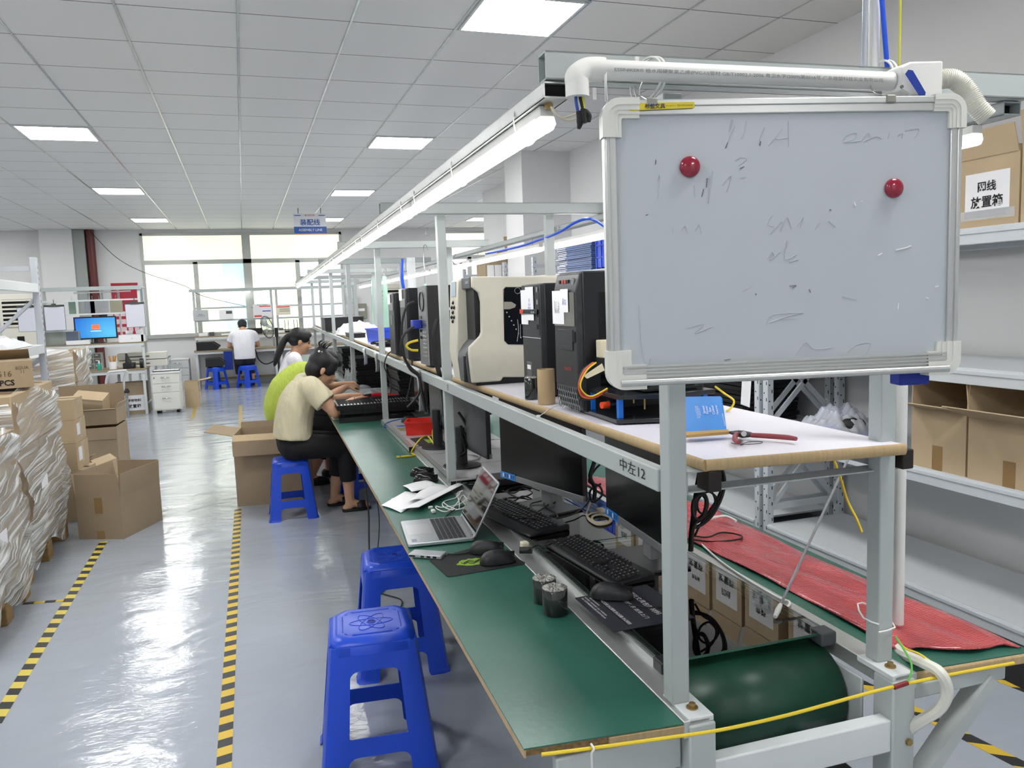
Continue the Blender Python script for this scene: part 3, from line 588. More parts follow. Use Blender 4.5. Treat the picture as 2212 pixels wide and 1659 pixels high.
obj('top_strip', B().box((P[0][0]-.004, y0+.023, P[1][1]-.006), (P[0][0]+.05, y1-.11, ZT-.001)), DGREY, t, world=True, bev=.004)
cw = B(); prof = [(P[7][0]-.002, Z+.012), (P[7][0]-.010, Z+.10), (P[7][0]-.006, P[7][1]), (P[6][0]+.012, P[6][1]+.004), (P[5][0]+.004, P[5][1]), (P[5][0]+.004, Z+.012)]
obj('lower_cowl', cw.prism(prof[::-1], y0+.022, y1-.115, 'y'), DGREY, t, world=True, bev=.006)
for k in range(3): obj('cowl_rib', B().box((P[7][0]-.012, y0+.024+k*.008, Z+.015), (P[7][0], y0+.027+k*.008, P[7][1]-.01)), BLACKP, t, world=True)
col = [(fx-.004, Z+.012), (fx-.022, Z+.13), (fx-.006, ZT-.016), (fx+.01, ZT-.004), (P[4][0]+.04, ZT-.004), (P[4][0]+.04, Z+.012)]
cl = obj('control_column', B().prism(col[::-1], y1-.12, y1, 'y'), BEIGE, t, world=True, bev=.006)
def colx(z): return fx-.022+(.016)*(z-Z-.13)/(ZT-.016-Z-.13)-.001
zc = at(981, 625, y=y1-.06).z
obj('display', B().add([(colx(z)-dx, y, z) for dx in (0, .002) for y, z in ((y1-.10, zc-.03), (y1-.03, zc-.03), (y1-.03, zc+.03), (y1-.10, zc+.03))], [(0, 1, 2, 3), (7, 6, 5, 4), (0, 4, 5, 1), (1, 5, 6, 2), (2, 6, 7, 3), (3, 7, 4, 0)]), mat('lcd_grey', 'a9bac4', .2), cl, world=True, smooth=0)
for dz, yy in ((-.055, .06), (-.075, .04), (-.075, .08), (-.095, .06), (-.115, .04), (-.115, .08), (-.132, .06)):
    z = zc+dz; obj('button', B().ball((colx(z)-.001, y1-yy, z), (.005, .012, .008), 12, 8), BLACKG, cl, world=True)
text('Label 2', t, LGREY, (P[0][0]-.0046, y0+.06, ZT-.02), (0, -1, 0), (0, 0, 1), .05, .012)
# ---- PC towers
PCB = mat('pc_black', '1a1b1f', .4, noise=.2, nscale=3, stretch=(40, 40, 1)); PCF = mat('brushed_black', '3a3c3f', .35, .3, noise=.2, nscale=30, stretch=(1, 60, 1))
def tower(lab, x, ya, yb, h, dpt, front=True, group='black computer towers on the upper shelf'):
    t = thing('computer_tower', lab, 'computer tower', (x, ya, Z), 0, group); w = yb-ya
    obj('case', B().box((.012, 0, .008), (dpt, w, h)), PCB, t, bev=.004)
    for a in (.03, dpt-.05):
        for c in (.01, w-.03): obj('foot', B().box((a, c, 0), (a+.03, c+.02, .009)), BLACKR, t)
    return t, w
xb = .895; ya, yb = at(1252, 700, x=xb).y, at(1202, 700, x=xb).y; h1 = at(1226, 588, x=xb).z-Z
t, w = tower('large black computer tower with honeycomb grille in front of the whiteboard', xb, ya, yb, h1, .40)
fr = obj('front_panel', B().prism([(.012, .008), (.012, h1), (-.006, h1-.05), (-.006, .09), (.008, .008)][::-1] if False else [(.014, .01), (.014, h1-.004), (.004, h1-.006), (-.008, h1-.055), (-.008, .085), (.006, .012)], .004, w-.004, 'y'), PCF, t, bev=.003)
obj('side_window', B().box((.06, -.002, .05), (.37, .001, h1-.06)), BLACKG, t, bev=.001)
obj('chrome_panel', B().box((-.011, .012, h1-.155), (-.008, w-.012, h1-.058)), mat('mirror_panel', '9c9a92', .12, .9), fr); obj('drive_door', B().box((-.011, .03, h1-.225), (-.008, w-.035, h1-.165)), PCF, fr, bev=.001)
obj('card_slot', B().box((-.0105, .012, h1-.2), (-.008, .028, h1-.17)), DARKH, fr)
for k, mm in enumerate((BLACKG, mat('port_red', 'b5473c', .4), mat('port_red', ''), BLACKG)): obj('port', B().box((-.004, w-.05-k*.02, h1-.032), (.006, w-.037-k*.02, h1-.022)), mm, fr)
obj('power_button', B().cyl((-.004, .035, h1-.028), (.004, .035, h1-.028), .01, 16), mat('button_silver', '9a9ca0', .3, .7), fr)
hc = B(); mm = mat('honeycomb_edge', '74777a', .35)
for r in range(4):
    for q in range(9):
        yy = .014+q*(w-.03)/8.5+(.5*(w-.03)/8.5 if r % 2 else 0); zz = .018+r*.017; hc.tube([(-.003-.004*(zz/.09), yy+.0095*cos(rad(60*a+30)), zz+.0095*sin(rad(60*a+30))) for a in range(7)], .0011, 4, 1)
obj('grille', hc, mm, fr)
text('VENTO', fr, mat('badge_red', 'c23b3b', .4), (xb-.0095, ya+w*.42, Z+.13), (0, -1, 0), (0, 0, 1), .05, .011)
text('4', fr, PAPER, (xb-.0095, ya+w*.45, Z+.285), (0, -1, 0), (0, 0, 1), .01, .012)
n1 = obj('note', B().box((-.0125, w*.48, h1-.15), (-.0115, w-.002, h1-.052)), PAPER, fr); n2 = obj('note', B().box((-.0138, w*.28, h1-.115), (-.0128, w*.6, h1-.048)), PAPER, fr)
text('左 1 入\n右 2 出\n测试机', n1, mat('grey_ink', '6a6d72', .7), (xb-.0128, ya+w*.78, Z+h1-.1), (0, -1, 0), (0, 0, 1), .04, .06); text('蓝 8-4\n老化机', n2, mat('blue_ink', '3a50a8', .7), (xb-.0142, ya+w*.43, Z+h1-.085), (0, -1, 0), (0, 0, 1), .03, .03)
xb = .945; ya, yb = at(1172, 750, x=xb).y, at(1132, 750, x=xb).y; h2 = at(1150, 613, x=xb).z-Z
t, w = tower('slim black computer tower with a red cornered drive beside the brown roll', xb, ya, yb, h2, .36)
fr = obj('front_panel', B().box((-.004, .002, .01), (.014, w-.002, h2-.002)), PCF, t, bev=.003)
obj('panel_seam', B().box((-.0045, .004, h2*.52), (-.0035, w-.004, h2*.525)), LGREY, fr)
obj('port_strip', B().box((-.006, .006, h2*.55), (-.003, .04, h2-.03)), mat('port_strip_grey', '2a2c2f', .35), fr, bev=.001)
for k in range(4): obj('port', B().box((-.0068, .014, h2*.6+k*.042), (-.0055, .03, h2*.6+k*.042+.016)), DARKH if k < 2 else STEEL, fr)
dv = obj('card_drive', B().box((-.012, .012, h2*.735), (-.003, w-.002, h2*.775)), BLACKG, fr, bev=.001); obj('red_corner', B().prism([(w-.03, h2*.735), (w-.001, h2*.735), (w-.001, h2*.776), (w-.045, h2*.776)], -.0125, -.0118, 'x'), mat('signal_red', 'd8482a', .4), dv)
text('DVD RW', dv, LGREY, (xb-.0135, ya+.05, Z+h2*.75), (0, -1, 0), (0, 0, 1), .035, .007)
n1 = obj('note', B().box((-.0065, w*.62, h2-.14), (-.0055, w-.001, h2-.02)), PAPER, fr); n2 = obj('note', B().box((-.008, w*.3, h2-.125), (-.007, w*.72, h2-.01)), PAPER, fr); text('右\n8-4\n老化', n2, mat('blue_ink', ''), (xb-.0083, ya+w*.5, Z+h2-.07), (0, -1, 0), (0, 0, 1), .03, .07)
t = thing('power_adapter', 'small dark grey box with a white label between the two towers', 'box', (.94, at(1190, 850, z=Z).y+.02, Z)); obj('body', B().box((0, -.03, 0), (.09, .03, .12)), DGREY, t, bev=.006); obj('label', B().box((-.001, -.018, .09), (0, .016, .105)), PAPER, t)
# towers past the second post
for lab, y, hh in (('black computer tower with blue monitor plug, nearest past the second post', 3.96, .42), ('black computer tower, middle one of those past the second post', 4.5, .42), ('black computer tower, farthest of those past the second post', 4.95, .40)):
    x = .875+.02*(y-4); t, w = tower(lab, x, y, y+.19, hh, .40)
    if y < 4.2:
        io = obj('rear_panel', B().box((.004, .004, .012), (.013, w-.004, hh-.004)), mat('rear_steel', '8c8f90', .35, .7), t)
        for k in range(9): obj('slot_cover', B().box((.0015, .012, .05+k*.021), (.004, w*.55, .062+k*.021)), STEEL, io, bev=.001)
        for k, mm in enumerate((BLACKG, mat('vga_blue', '2b3fae', .4), DARKH, DARKH)): obj('port', B().box((-.004 if k == 1 else .001, w*.6, .25-k*.035), (.004, w*.85, .265-k*.035)), mm, io)
        obj('vga_plug', B().box((-.045, w*.55, .20), (.002, w*.9, .245)), mat('vga_blue', ''), io, bev=.004)
        obj('fan_grille', B().tube([(.002, w*.5+.05*cos(2*pi*k/20), .34+.05*sin(2*pi*k/20)) for k in range(21)], .003, 5, 1), BLACKP, io)
        obj('tape_scrap', B().add([(.12, -.001, .30), (.17, -.001, .335), (.175, -.001, .325), (.125, -.001, .29)], [(0, 1, 2, 3)]), LGREY, t, smooth=0)
    else:
        fr = obj('front_panel', B().box((-.002, .003, .01), (.014, w-.003, hh-.003)), PCF, t, bev=.004); obj('front_slots', B().box((-.005, .02, hh-.11), (-.002, w-.02, hh-.06)), mat('slot_grey', '8b8d8c', .4, .4), fr, bev=.001); obj('note', B().box((-.006, w*.5, hh-.07), (-.0045, w-.005, hh-.005)), PAPER, fr)
        obj('front_badge', B().box((-.004, w*.3, .2), (-.0015, w*.7, .26)), mat('badge_grey', '77797a', .4, .4), fr)
# ---- rolls, test bench, papers, pliers
RIBBON = mat('glossy_ribbon', '4a4d4c', .09, .75); FOILM = mat('crumpled_film', 'a9a8a2', .2, .5, bump=.8, bscale=160)
def rolled(lab, p, r, h, m, core, group=None, foil=True):
    t = thing('ribbon_roll' if foil else 'tape_roll', lab, 'roll', p, 0, group)
    obj('roll', B().lathe([(r*.3, 0), (r-.0015, 0), (r, .0015), (r, h-.0015), (r-.0015, h), (r*.3, h), (r*.3, h-.01), (.0005, h-.01)], (0, 0, 0), 36), m, t, smooth=50)
    if foil:
        rnd = random.Random(int(p[0]*1e4)); 
        b = B(); N = 40; vs = [(0, 0, h-.004)]
        for j, (rr, zz) in enumerate(((.25, 0), (.55, .004), (.85, .001), (1.0, .0))):
            vs += [((r*rr)*cos(2*pi*k/N+rnd.uniform(-.04, .04)), (r*rr)*sin(2*pi*k/N+rnd.uniform(-.04, .04)), h+zz+rnd.uniform(-.002, .0035)*(1 if j < 3 else .2)) for k in range(N)]
        fs = [(0, 1+k, 1+(k+1) % N) for k in range(N)]+[(1+j*N+k, 1+(j+1)*N+k, 1+(j+1)*N+(k+1) % N, 1+j*N+(k+1) % N) for j in range(3) for k in range(N)]
        obj('film_wrap', b.add(vs, fs), FOILM, t, smooth=15)
    else: obj('core', B().lathe([(r*.3, h-.012), (r*.42, h+.001), (r*.36, h+.001), (r*.3, h-.01)], (0, 0, 0), 24), core, t)
    return t
p = at(1148, 862, z=Z); rolled('black ribbon roll standing on the upper shelf beside the brown roll', p, .022, at(1148, 816, y=p.y).z-Z, RIBBON, PAPER)
p = at(1181, 872, z=Z); h = at(1181, 797, y=p.y).z-Z
t = thing('cardboard_tube', 'tan paper roll standing between the slim tower and the large tower', 'roll', p); obj('roll', B().lathe([(.019, .0), (.0275, 0), (.028, .002), (.028, h-.002), (.0275, h), (.024, h), (.024, .01), (.001, .01)], (0, 0, 0), 32), mat('kraft_paper', 'b69c76', .7, noise=.08, nscale=10), t, smooth=50)
t = thing('test_bench', 'open black acrylic test rig on blue posts beside the large tower', 'test rig', (.91, 1.85, Z)); ACR = mat('black_acrylic', '24262a', .2)
qa = [V((.915, 2.085)), V((.905, 1.855)), V((1.04, 1.815)), V((1.18, 1.83)), V((1.18, 2.09))]
obj('lower_plate', B().prism([(p.x, p.y) for p in qa], Z+.003, Z+.014, 'z'), ACR, t, world=True, bev=.001)
qb = [(p.x+.006, p.y-.002) for p in qa]; obj('upper_plate', B().prism(qb, Z+.066, Z+.078, 'z'), ACR, t, world=True, bev=.001)
obj('motherboard', B().box((.985, 1.85, Z+.083), (1.16, 2.06, Z+.088)), mat('circuit_board', '14181c', .4, noise=.3, nscale=80), t, world=True)
for x, y in ((.925, 1.875), (.93, 2.06), (1.165, 1.85), (1.165, 2.07)): obj('post', B().box((x-.007, y-.007, Z+.014), (x+.007, y+.007, Z+.066)), mat('bright_blue_post', '1672d8', .35), t, world=True, bev=.001); obj('foot', B().cyl((x, y, Z), (x, y, Z+.003), .008, 10), BLACKR, t, world=True)
for x, y in ((.99, 1.86), (1.04, 1.86), (1.09, 1.9), (1.02, 1.98)): obj('standoff', B().cyl((x, y, Z+.035), (x, y, Z+.066), .0025, 8), BRASS, t, world=True)
for a in ((1.0, 1.9, .03, .05), (1.05, 1.95, .04, .04), (1.1, 1.87, .05, .02), (1.0, 2.0, .1, .03)): obj('heat_sink', B().box((a[0], a[1], Z+.088), (a[0]+a[2], a[1]+a[3], Z+.105)), BLACKP, t, world=True, bev=.002)
obj('push_switch', B().cyl((.918, 1.93, Z+.045), (.895, 1.925, Z+.045), .009, 14), mat('orange_switch', 'e0451c', .35), t, world=True); obj('switch_body', B().cyl((.945, 1.935, Z+.045), (.918, 1.93, Z+.045), .012, 14), BLACKP, t, world=True)
obj('graphics_card', B().box((.99, 2.03, Z+.10), (1.03, 2.06, Z+.27)), BLACKP, t, world=True, bev=.003)
obj('connector_block', B().box((.935, 2.0, Z+.165), (.975, 2.04, Z+.215)), mat('cream_connector', 'd9cfb4', .5), t, world=True, bev=.003); obj('cable_plug', B().box((.93, 2.0, Z+.135), (.96, 2.03, Z+.165)), BLACKP, t, world=True); obj('masking_tape', B().sheet([at(1300, 785, y=1.98), at(1306, 800, y=1.98), at(1268, 818, y=1.97), at(1260, 812, y=1.97)], .001), mat('masking_tape', 'd9d0b4', .7), t, world=True, smooth=0)
for m_, o_ in ((mat('wire_orange', 'c9642a', .5), 0), (mat('wire_red', 'b02a2a', .5), 3), (mat('wire_yellow', 'd8c12a', .5), 6), (CABLEK, -3)):
    obj('lead', B().tube([at(x, y, y=1.96-o_*.004) for x, y in ((1282+o_, 783), (1262+o_, 800), (1250+o_*.6, 830), (1256+o_, 855-o_), (1280, 860-o_*.7), (1312, 845-o_))], .0022, 6), m_, t, world=True)
t = thing('power_supply', 'black box behind the blue booklet, mostly hidden by the whiteboard', 'power supply', (1.14, 2.12, Z)); obj('body', B().box((0, 0, 0), (.15, .14, .15)), PCB, t, bev=.003); obj('wire_bundle', B().tube([(-.01, -.01, .13), (-.03, -.03, .12), (-.04, -.05, .15)], .004, 6), mat('wire_orange', ''), t)
# booklet
t = thing('booklet', 'blue anti-static card leaning on the shelf behind the pliers', 'booklet', at(1530, 945, z=Z)); yb_ = at(1487, 945, z=Z).y; 
q = [at(x, y, y=yy) for x, y, yy in ((1470, 938, yb_), (1571, 937, yb_-.01), (1560, 860, yb_+.055), (1556, 856, yb_+.057), (1470, 857, yb_+.06))]
bk = obj('cover', B().sheet(q, .003), mat('booklet_blue', '2f86d8', .4, col2='1c6fc4', nscale=3, contrast=.2), t, world=True, smooth=0)
nv = (q[1]-q[0]).cross(q[2]-q[0]).normalized(); nv = nv if nv.y < 0 else -nv; uu = (q[1]-q[0]).normalized(); vv = nv.cross(uu); vv = vv if vv.z > 0 else -vv
for i, (x, y, s, w, h) in enumerate(((1548, 885, 'Features', .02, .005), (1556, 917, 'WORKSTATION', .028, .004), (1530, 885, 'Speed\nPower\nSize\nColour', .02, .025), (1508, 890, 'Features and safe handling\nof the boards, keep away\nfrom static and moisture\nread before use', .028, .02), (1510, 920, 'Check list', .02, .004))):
    text(s, bk, PAPER, at(x, y, y=yb_+.03)+nv*.0 + nv*max(0, (q[0]-at(x, y, y=yb_+.03)).dot(nv)+.001), (vv*.98+uu*.1), -uu, w*1.3, h*1.5)
obj('pad', B().sheet([at(x, y, z=Z+.012) for x, y in ((1478, 938), (1573, 933), (1575, 938), (1478, 946))], .006), mat('foam_tan', 'b08d55', .8), t, world=True, smooth=0)
t = thing('pliers', 'pliers with dark red rubber grips lying on the upper shelf', 'pliers', at(1630, 945, z=Z)); RG = mat('red_rubber_grip', '8c3f45', .5); zp = Z+.012
A_ = lambda x, y, z=zp: at(x, y, z=z)
obj('grip', B().tube([A_(1622, 940), A_(1660, 942), A_(1700, 945), A_(1720, 948)], [.0055, .006, .006, .0045], 12), RG, t, world=True); obj('grip', B().tube([A_(1597, 934), A_(1589, 941), A_(1588, 950), A_(1596, 956)], [.0055, .006, .006, .005], 12), RG, t, world=True)
obj('jaw', B().tube([A_(1625, 939), A_(1605, 938), A_(1590, 936), A_(1574, 934)], [.005, .009, .007, .002], 10), mat('tool_steel', '55565a', .35, .7), t, world=True); obj('pivot', B().cyl(A_(1607, 937, Z+.014), A_(1607, 937, Z+.024), .006, 14), STEEL, t, world=True)
solo('wire', 'thin black wire loop lying in front of the pliers', 'wire', B().tube([A_(x, y, Z+.001) for x, y in ((1580, 957), (1600, 960), (1640, 958), (1645, 954), (1615, 955), (1600, 961))], .0008, 5), CABLEK)
solo('wire', 'short grey lead with white plug hanging over the shelf edge', 'wire', B().tube([at(1216, 870, z=Z+.003), at(1195, 880, z=Z+.004), at(1180, 889, z=Z+.004), at(1165, 899, y=2.18)], .0012, 6).cbox(at(1163, 899, y=2.18), (.01, .006, .007)), LGREY)
solo('cable', 'yellow cable curving behind the blue booklet', 'cable', B().tube([at(x, y, y=yy) for x, y, yy in ((1545, 835, 1.95), (1565, 850, 1.95), (1585, 865, 1.9), (1580, 880, 1.9), (1570, 888, 1.9))], .003, 8), CABLEY)
# farther along the shelf
def open_bin(nm, lab, p, rz, lx, ly, h, m, cat='bin', th=.004, **k):
    t = thing(nm, lab, cat, p, rz, **k); b = B()
    o = [(-lx/2, -ly/2), (lx/2, -ly/2), (lx/2, ly/2), (-lx/2, ly/2)]; tp = 1.06
    b.add([(x, y, 0) for x, y in o]+[(x*tp, y*tp, h) for x, y in o]+[(x*tp-th*(1 if x > 0 else -1), y*tp-th*(1 if y > 0 else -1), h) for x, y in o]+[(x-th*(1 if x > 0 else -1), y-th*(1 if y > 0 else -1), th) for x, y in o],
          [(3, 2, 1, 0)]+[(i, (i+1) % 4, 4+(i+1) % 4, 4+i) for i in range(4)]+[(4+i, 4+(i+1) % 4, 8+(i+1) % 4, 8+i) for i in range(4)]+[(8+i, 8+(i+1) % 4, 12+(i+1) % 4, 12+i) for i in range(4)]+[(12, 13, 14, 15)])
    obj('body', b, m, t, smooth=0)
    r = B().box((-lx/2*tp-.006, -ly/2*tp-.006, h-.012), (lx/2*tp+.006, -ly/2*tp, h)).box((-lx/2*tp-.006, ly/2*tp, h-.012), (lx/2*tp+.006, ly/2*tp+.006, h)).box((-lx/2*tp-.006, -ly/2*tp, h-.012), (-lx/2*tp, ly/2*tp, h)).box((lx/2*tp, -ly/2*tp, h-.012), (lx/2*tp+.006, ly/2*tp, h))
    obj('rim', r, m, t, smooth=0); return t
open_bin('parts_bin', 'shallow blue plastic bin on the upper shelf past the black towers', (1.22, 6.85, Z), .08, .34, .5, .12, mat('bright_blue_bin', '2a52d6', .35))
MESS = mat('black_parts', '1a1a1c', .45)
def heap(nm, lab, c, l, w, h, n, m, seed=1, cat='parts', group=None):
    r = random.Random(seed); b = B()
    for i in range(n):
        X = M.Translation(V((r.uniform(-l, l), r.uniform(-w, w), r.uniform(.1, 1)*h)))@M.Rotation(r.uniform(0, pi), 4, 'Z')@M.Rotation(r.uniform(-.3, .3), 4, 'X'); b.cbox((0, 0, 0), (r.uniform(.05, .12), r.uniform(.01, .03), .012), X)
    b.cbox((0, 0, .004), (l*1.6, w*1.6, .008)); return solo(nm, lab, cat, b, m, c, kind='stuff', group=group)
heap('bracket_pile', 'loose black brackets heaped in front of the blue bin', (1.06, 6.3, Z), .07, .22, .045, 26, MESS, 3); heap('bracket_pile', 'loose black brackets scattered by the farthest black tower', (1.14, 5.55, Z), .1, .14, .05, 20, MESS, 5)
t = thing('black_carton', 'long black box standing far along the upper shelf', 'box', (1.0, 10.6, Z)); obj('body', B().box((0, 0, 0), (.5, .5, .17)), BLACKP, t, bev=.004); obj('lid', B().box((-.004, -.004, .15), (.504, .504, .175)), BLACKP, t, bev=.004)
b = B(); r = random.Random(4); b.grid(14, 10, lambda u, v: (u*.46-.05*sin(v*5), v*.4, .005+.13*max(0, sin(pi*u))**.5*max(0, sin(pi*v))**.6+.012*sin(u*31+v*17)+.012*sin(v*39-u*9)))
solo('plastic_bag', 'clear plastic bag with red print on the upper shelf before the black box', 'bag', b, mat('bag_film', 'e6e6ee', .2, alpha=.6, bump=.6, bscale=30), (.98, 8.7, Z+.006), 0, smooth=70)
t = thing('dark_tray', 'small black tray lying in front of the plastic bag', 'tray', (1.0, 8.05, Z)); obj('body', B().box((0, 0, 0), (.15, .4, .045)), BLACKP, t, bev=.003); obj('rim', B().box((-.004, -.004, .037), (.154, .404, .047)), BLACKP, t)
# paper tags and cables hanging from the shelf front
for px, py, y_, h, lab in ((789, 752, 6.4, .12, 'paper strip with codes hanging from the shelf edge, farthest away'), (814, 760, 5.72, .13, 'folded white paper strip hanging beside the third post'), (907, 800, 4.0, .19, 'long paper strip with codes hanging below the black towers')):
    p = at(px, py, y=y_); b = B().grid(8, 2, lambda u, v: (.012*sin(u*2.4)-.0, (v-.5)*.075, -u*h*1.1)); t = thing('paper_tag', lab, 'paper', (p.x-.012, y_, p.z), -.5)
    obj('strip', b, PAPER, t, solid=.0008); obj('code_print', B().box((-.0, -.02, -h*.5), (.003, .02, -h*.3)), mat('grey_ink', ''), t)
def cab(lab, pts, r, m, y=None, z=None, x=None, nm='cable'):
    q = [at(p[0], p[1], y=p[2]) if len(p) > 2 else at(p[0], p[1], y=y, z=z, x=x) for p in pts]
    return solo(nm, lab, 'cable', B().tube(q, r, 8), m)
cab('black monitor cable from the blue plug down past the shelf edge', [(894, 705), (875, 720), (868, 735), (867, 755), (880, 785), (893, 800), (905, 812), (912, 850), (920, 890)], .007, CABLEK, y=3.85)
cab('black power cable draped over the second tower and shelf edge', [(895, 652), (880, 660), (870, 690), (868, 730), (874, 770), (886, 798), (905, 815), (905, 850), (880, 880)], .006, CABLEK, y=3.9)
cab('yellow network cable looped at the rear of the nearest past-post tower', [(903, 735), (885, 740), (878, 748), (888, 756), (903, 757)], .006, CABLEY, y=3.88)
cab('thick bundle of black cables hanging beside the second post', [(945, 690), (938, 720), (941, 750), (943, 780), (950, 812), (958, 850), (962, 900)], .012, CABLEK, y=3.72)
cab('thin black cable arcing from the shelf edge to the trays', [(858, 752), (838, 765), (830, 790), (838, 810), (845, 830), (843, 852)], .004, CABLEK, y=5.2)
cab('long black cable drooping from the shelf toward the trays', [(890, 775), (890, 805), (885, 835), (877, 868)], .004, CABLEK, y=4.4)
# ---------------------------------------------------------------- glass, plates and things on the belt and left worktop
def glass_mat(nm, tint, f=.12):
    m = bpy.data.materials.new(nm); m.use_nodes = True; nt = m.node_tree; nt.nodes.clear(); N = nt.nodes.new; L = nt.links.new
    o = N('ShaderNodeOutputMaterial'); mx = N('ShaderNodeMixShader'); tr = N('ShaderNodeBsdfTransparent'); gl = N('ShaderNodeBsdfGlossy'); fr = N('ShaderNodeFresnel')
    tr.inputs[0].default_value = lin(tint); gl.inputs['Roughness'].default_value = .01; fr.inputs[0].default_value = 1.95
    L(fr.outputs[0], mx.inputs[0]); L(tr.outputs[0], mx.inputs[1]); L(gl.outputs[0], mx.inputs[2]); L(mx.outputs[0], o.inputs[0]); return m
GLASS = glass_mat('sheet_glass', 'cfe6da')
for s0, s1, lab in ((.127, 1.005, 'clear glass sheet over the green belt at the near end'), (1.012, 2.04, 'clear glass sheet under the keyboards and monitor stands, behind the front one')):
    t = thing('glass_sheet', lab, 'glass', LW(.26, s0, .767), -LA); obj('pane', B().box((-.225, 0, 0), (.225, s1-s0, .006)), GLASS, t, smooth=0)
    obj('green_edge', B().box((-.225, -.0012, 0), (.225, 0, .006)), mat('glass_edge_green', '2c5a48', .15), t, smooth=0)
GZ = .773
PLATEM = mat('brushed_plate', 'c3c2c4', .3, .35, noise=.12, nscale=6); TUBEM = mat('square_tube', 'c2c4c0', .3, .6)
for s0, s1, dx, lab in ((2.06, 2.98, 0, 'metal covered board over the belt right behind the second post'), (3.0, 4.15, -.03, 'metal covered board farther along under the red bin'), (4.35, 6.3, .0, 'metal covered board over the belt under the tray stack')):
    t = thing('cover_board', lab, 'board', LW(.0+dx, s0, .752), -LA)
    b = channel(-.018, .012, 0, s1-s0, .001, .03, .002); obj('square_tube', b, TUBEM, t, smooth=0); obj('tube_mouth', B().box((-.016, .004, .003), (.01, .006, .028)), DARKH, t, smooth=0)
    obj('square_tube', channel(.49, .52, 0, s1-s0, .001, .03, .002), TUBEM, t, smooth=0)
    obj('plate', B().box((.012, .01, .024), (.49, s1-s0, .031)), PLATEM, t, bev=.001)
    for q in (.35, .72): obj('seam', B().box((.012, (s1-s0)*q, .0305), (.49, (s1-s0)*q+.003, .0315)), DGREY, t, smooth=0)
PZ = .784
# keyboards
KEYM = mat('key_black', '1b1c1e', .38); KEYP = mat('key_print', 'b9bcc0', .6)
def keyboard(lab, p, rz, L, Wd, curved=False):      # local: x = depth from the front edge, y = along, from far (user's left) end negative
    t = thing('keyboard', lab, 'keyboard', p, rz); c = B()
    prof = [(-.02 if curved else 0, 0), (-.02 if curved else 0, .008), (.012, .014), (Wd-.01, .024), (Wd, .02), (Wd, 0)]
    if curved: c.loft([[(x-.012*sin(pi*(.0+u))*(1 if x < .02 else .3), (u-.5)*L, z) for x, z in prof] for u in [i/12 for i in range(13)]])
    else: c.prism([(x, z) for x, z in prof], -L/2, L/2, 'y')
    obj('case', c, BLACKP, t, bev=.004)
    k = B(); pr_ = B(); rnd = random.Random(2); u_ = (L-.03)/22.3; zz = lambda x: .0145+(x-.012)/(Wd-.022)*.0095
    rows = [(0, [1.25, 1.25, 1.25, 6, 1.25, 1.25, 1.25, 1.25]), (1, [2.25]+[1]*10+[2.75]), (2, [1.75]+[1]*11+[2.25]), (3, [1.5]+[1]*12+[1.5]), (4, [1]*13+[2]), (5.3, [1, -1, 1, 1, 1, 1, -.5, 1, 1, 1, 1, -.5, 1, 1, 1, 1])]
    def key(x, y0, wk, d=.0155):
        ya, yb = L/2-.012-y0, L/2-.012-y0-wk; h = zz(x+.008)
        k.add([(x, yb+.001, h), (x+d, yb+.001, h+.001), (x+d, ya-.001, h+.001), (x, ya-.001, h), (x+.002, yb+.003, h+.007), (x+d-.002, yb+.003, h+.008), (x+d-.002, ya-.003, h+.008), (x+.002, ya-.003, h+.007)], [(4, 5, 6, 7), (0, 1, 5, 4), (1, 2, 6, 5), (2, 3, 7, 6), (3, 0, 4, 7)])
        if wk < .03: pr_.box((x+.008, (ya+yb)/2-.0012, h+.0072), (x+.011, (ya+yb)/2+.0012, h+.0083))
    x0 = .016; px_ = (Wd-.032)/6.35
    for r, ks in rows:
        y = 0
        for kk in ks:
            if kk > 0: key(x0+r*px_, y, kk*u_, px_*.9)
            y += abs(kk)*u_
        for j in range(3):
            if r in (4, 3, 5.3, 0) or (r == 1 and j == 1): key(x0+r*px_, (15.3+j)*u_, u_, px_*.9)
        if r != 5.3:
            for j in range(4): key(x0+r*px_, (18.5+j)*u_, u_, px_*.9)
    obj('keys', k, KEYM, t, smooth=0); obj('key_lettering', pr_, KEYP, t, smooth=0); return t
a, b_ = at(1178, 1178, z=GZ+.005), at(1330, 1268, z=GZ+.005); d = b_-a
keyboard('black wired keyboard on the glass nearest the front post', ((a.x+b_.x)/2, (a.y+b_.y)/2, GZ), atan2(d.x, -d.y), .44, .135)
a, b_ = V((.825, 2.97, 0)), V((.905, 2.52, 0)); d = b_-a
keyboard('black curved keyboard behind the laptop, in front of the wide monitor', ((a.x+b_.x)/2, (a.y+b_.y)/2, GZ), atan2(d.x, -d.y), .46, .145, True)
# mice
def mouse(lab, p, rz, L=.115, m=BLACKP, group=None, shiny=False):
    t = thing('computer_mouse', lab, 'mouse', p, rz, group); rings = []
    for i in range(17):
        x = -cos(pi*i/16)*L/2*.999; q_ = abs(2*x/L); w = .0315*max(.02, 1-q_**3.2)**.5*(1-.10*cos(pi*x/L)**2); h = .040*max(.02, 1-q_**2.6)**.5*(1.0+.16*(x/L))
        rings.append([(x, w*cos(rad(q)), .003+h*abs(sin(rad(q)))**.7) for q in range(0, 181, 15)])
    obj('shell', B().loft(rings), BLACKG if shiny else m, t, smooth=60)
    obj('wheel', B().cyl((-L*.28, -.004, .030), (-L*.28, .004, .030), .008, 14), BLACKR, t); obj('button_gap', B().box((-L*.48, -.0006, .018), (-L*.2, .0006, .0345)), DARKH, t)
    for s in (-1, 1): obj('side_line', B().tube([(-L*.42, s*.013, .024), (-L*.1, s*.017, .034), (L*.2, s*.016, .036)], .0007, 5), mat('mouse_line', '6a6d70', .3), t)
    return t
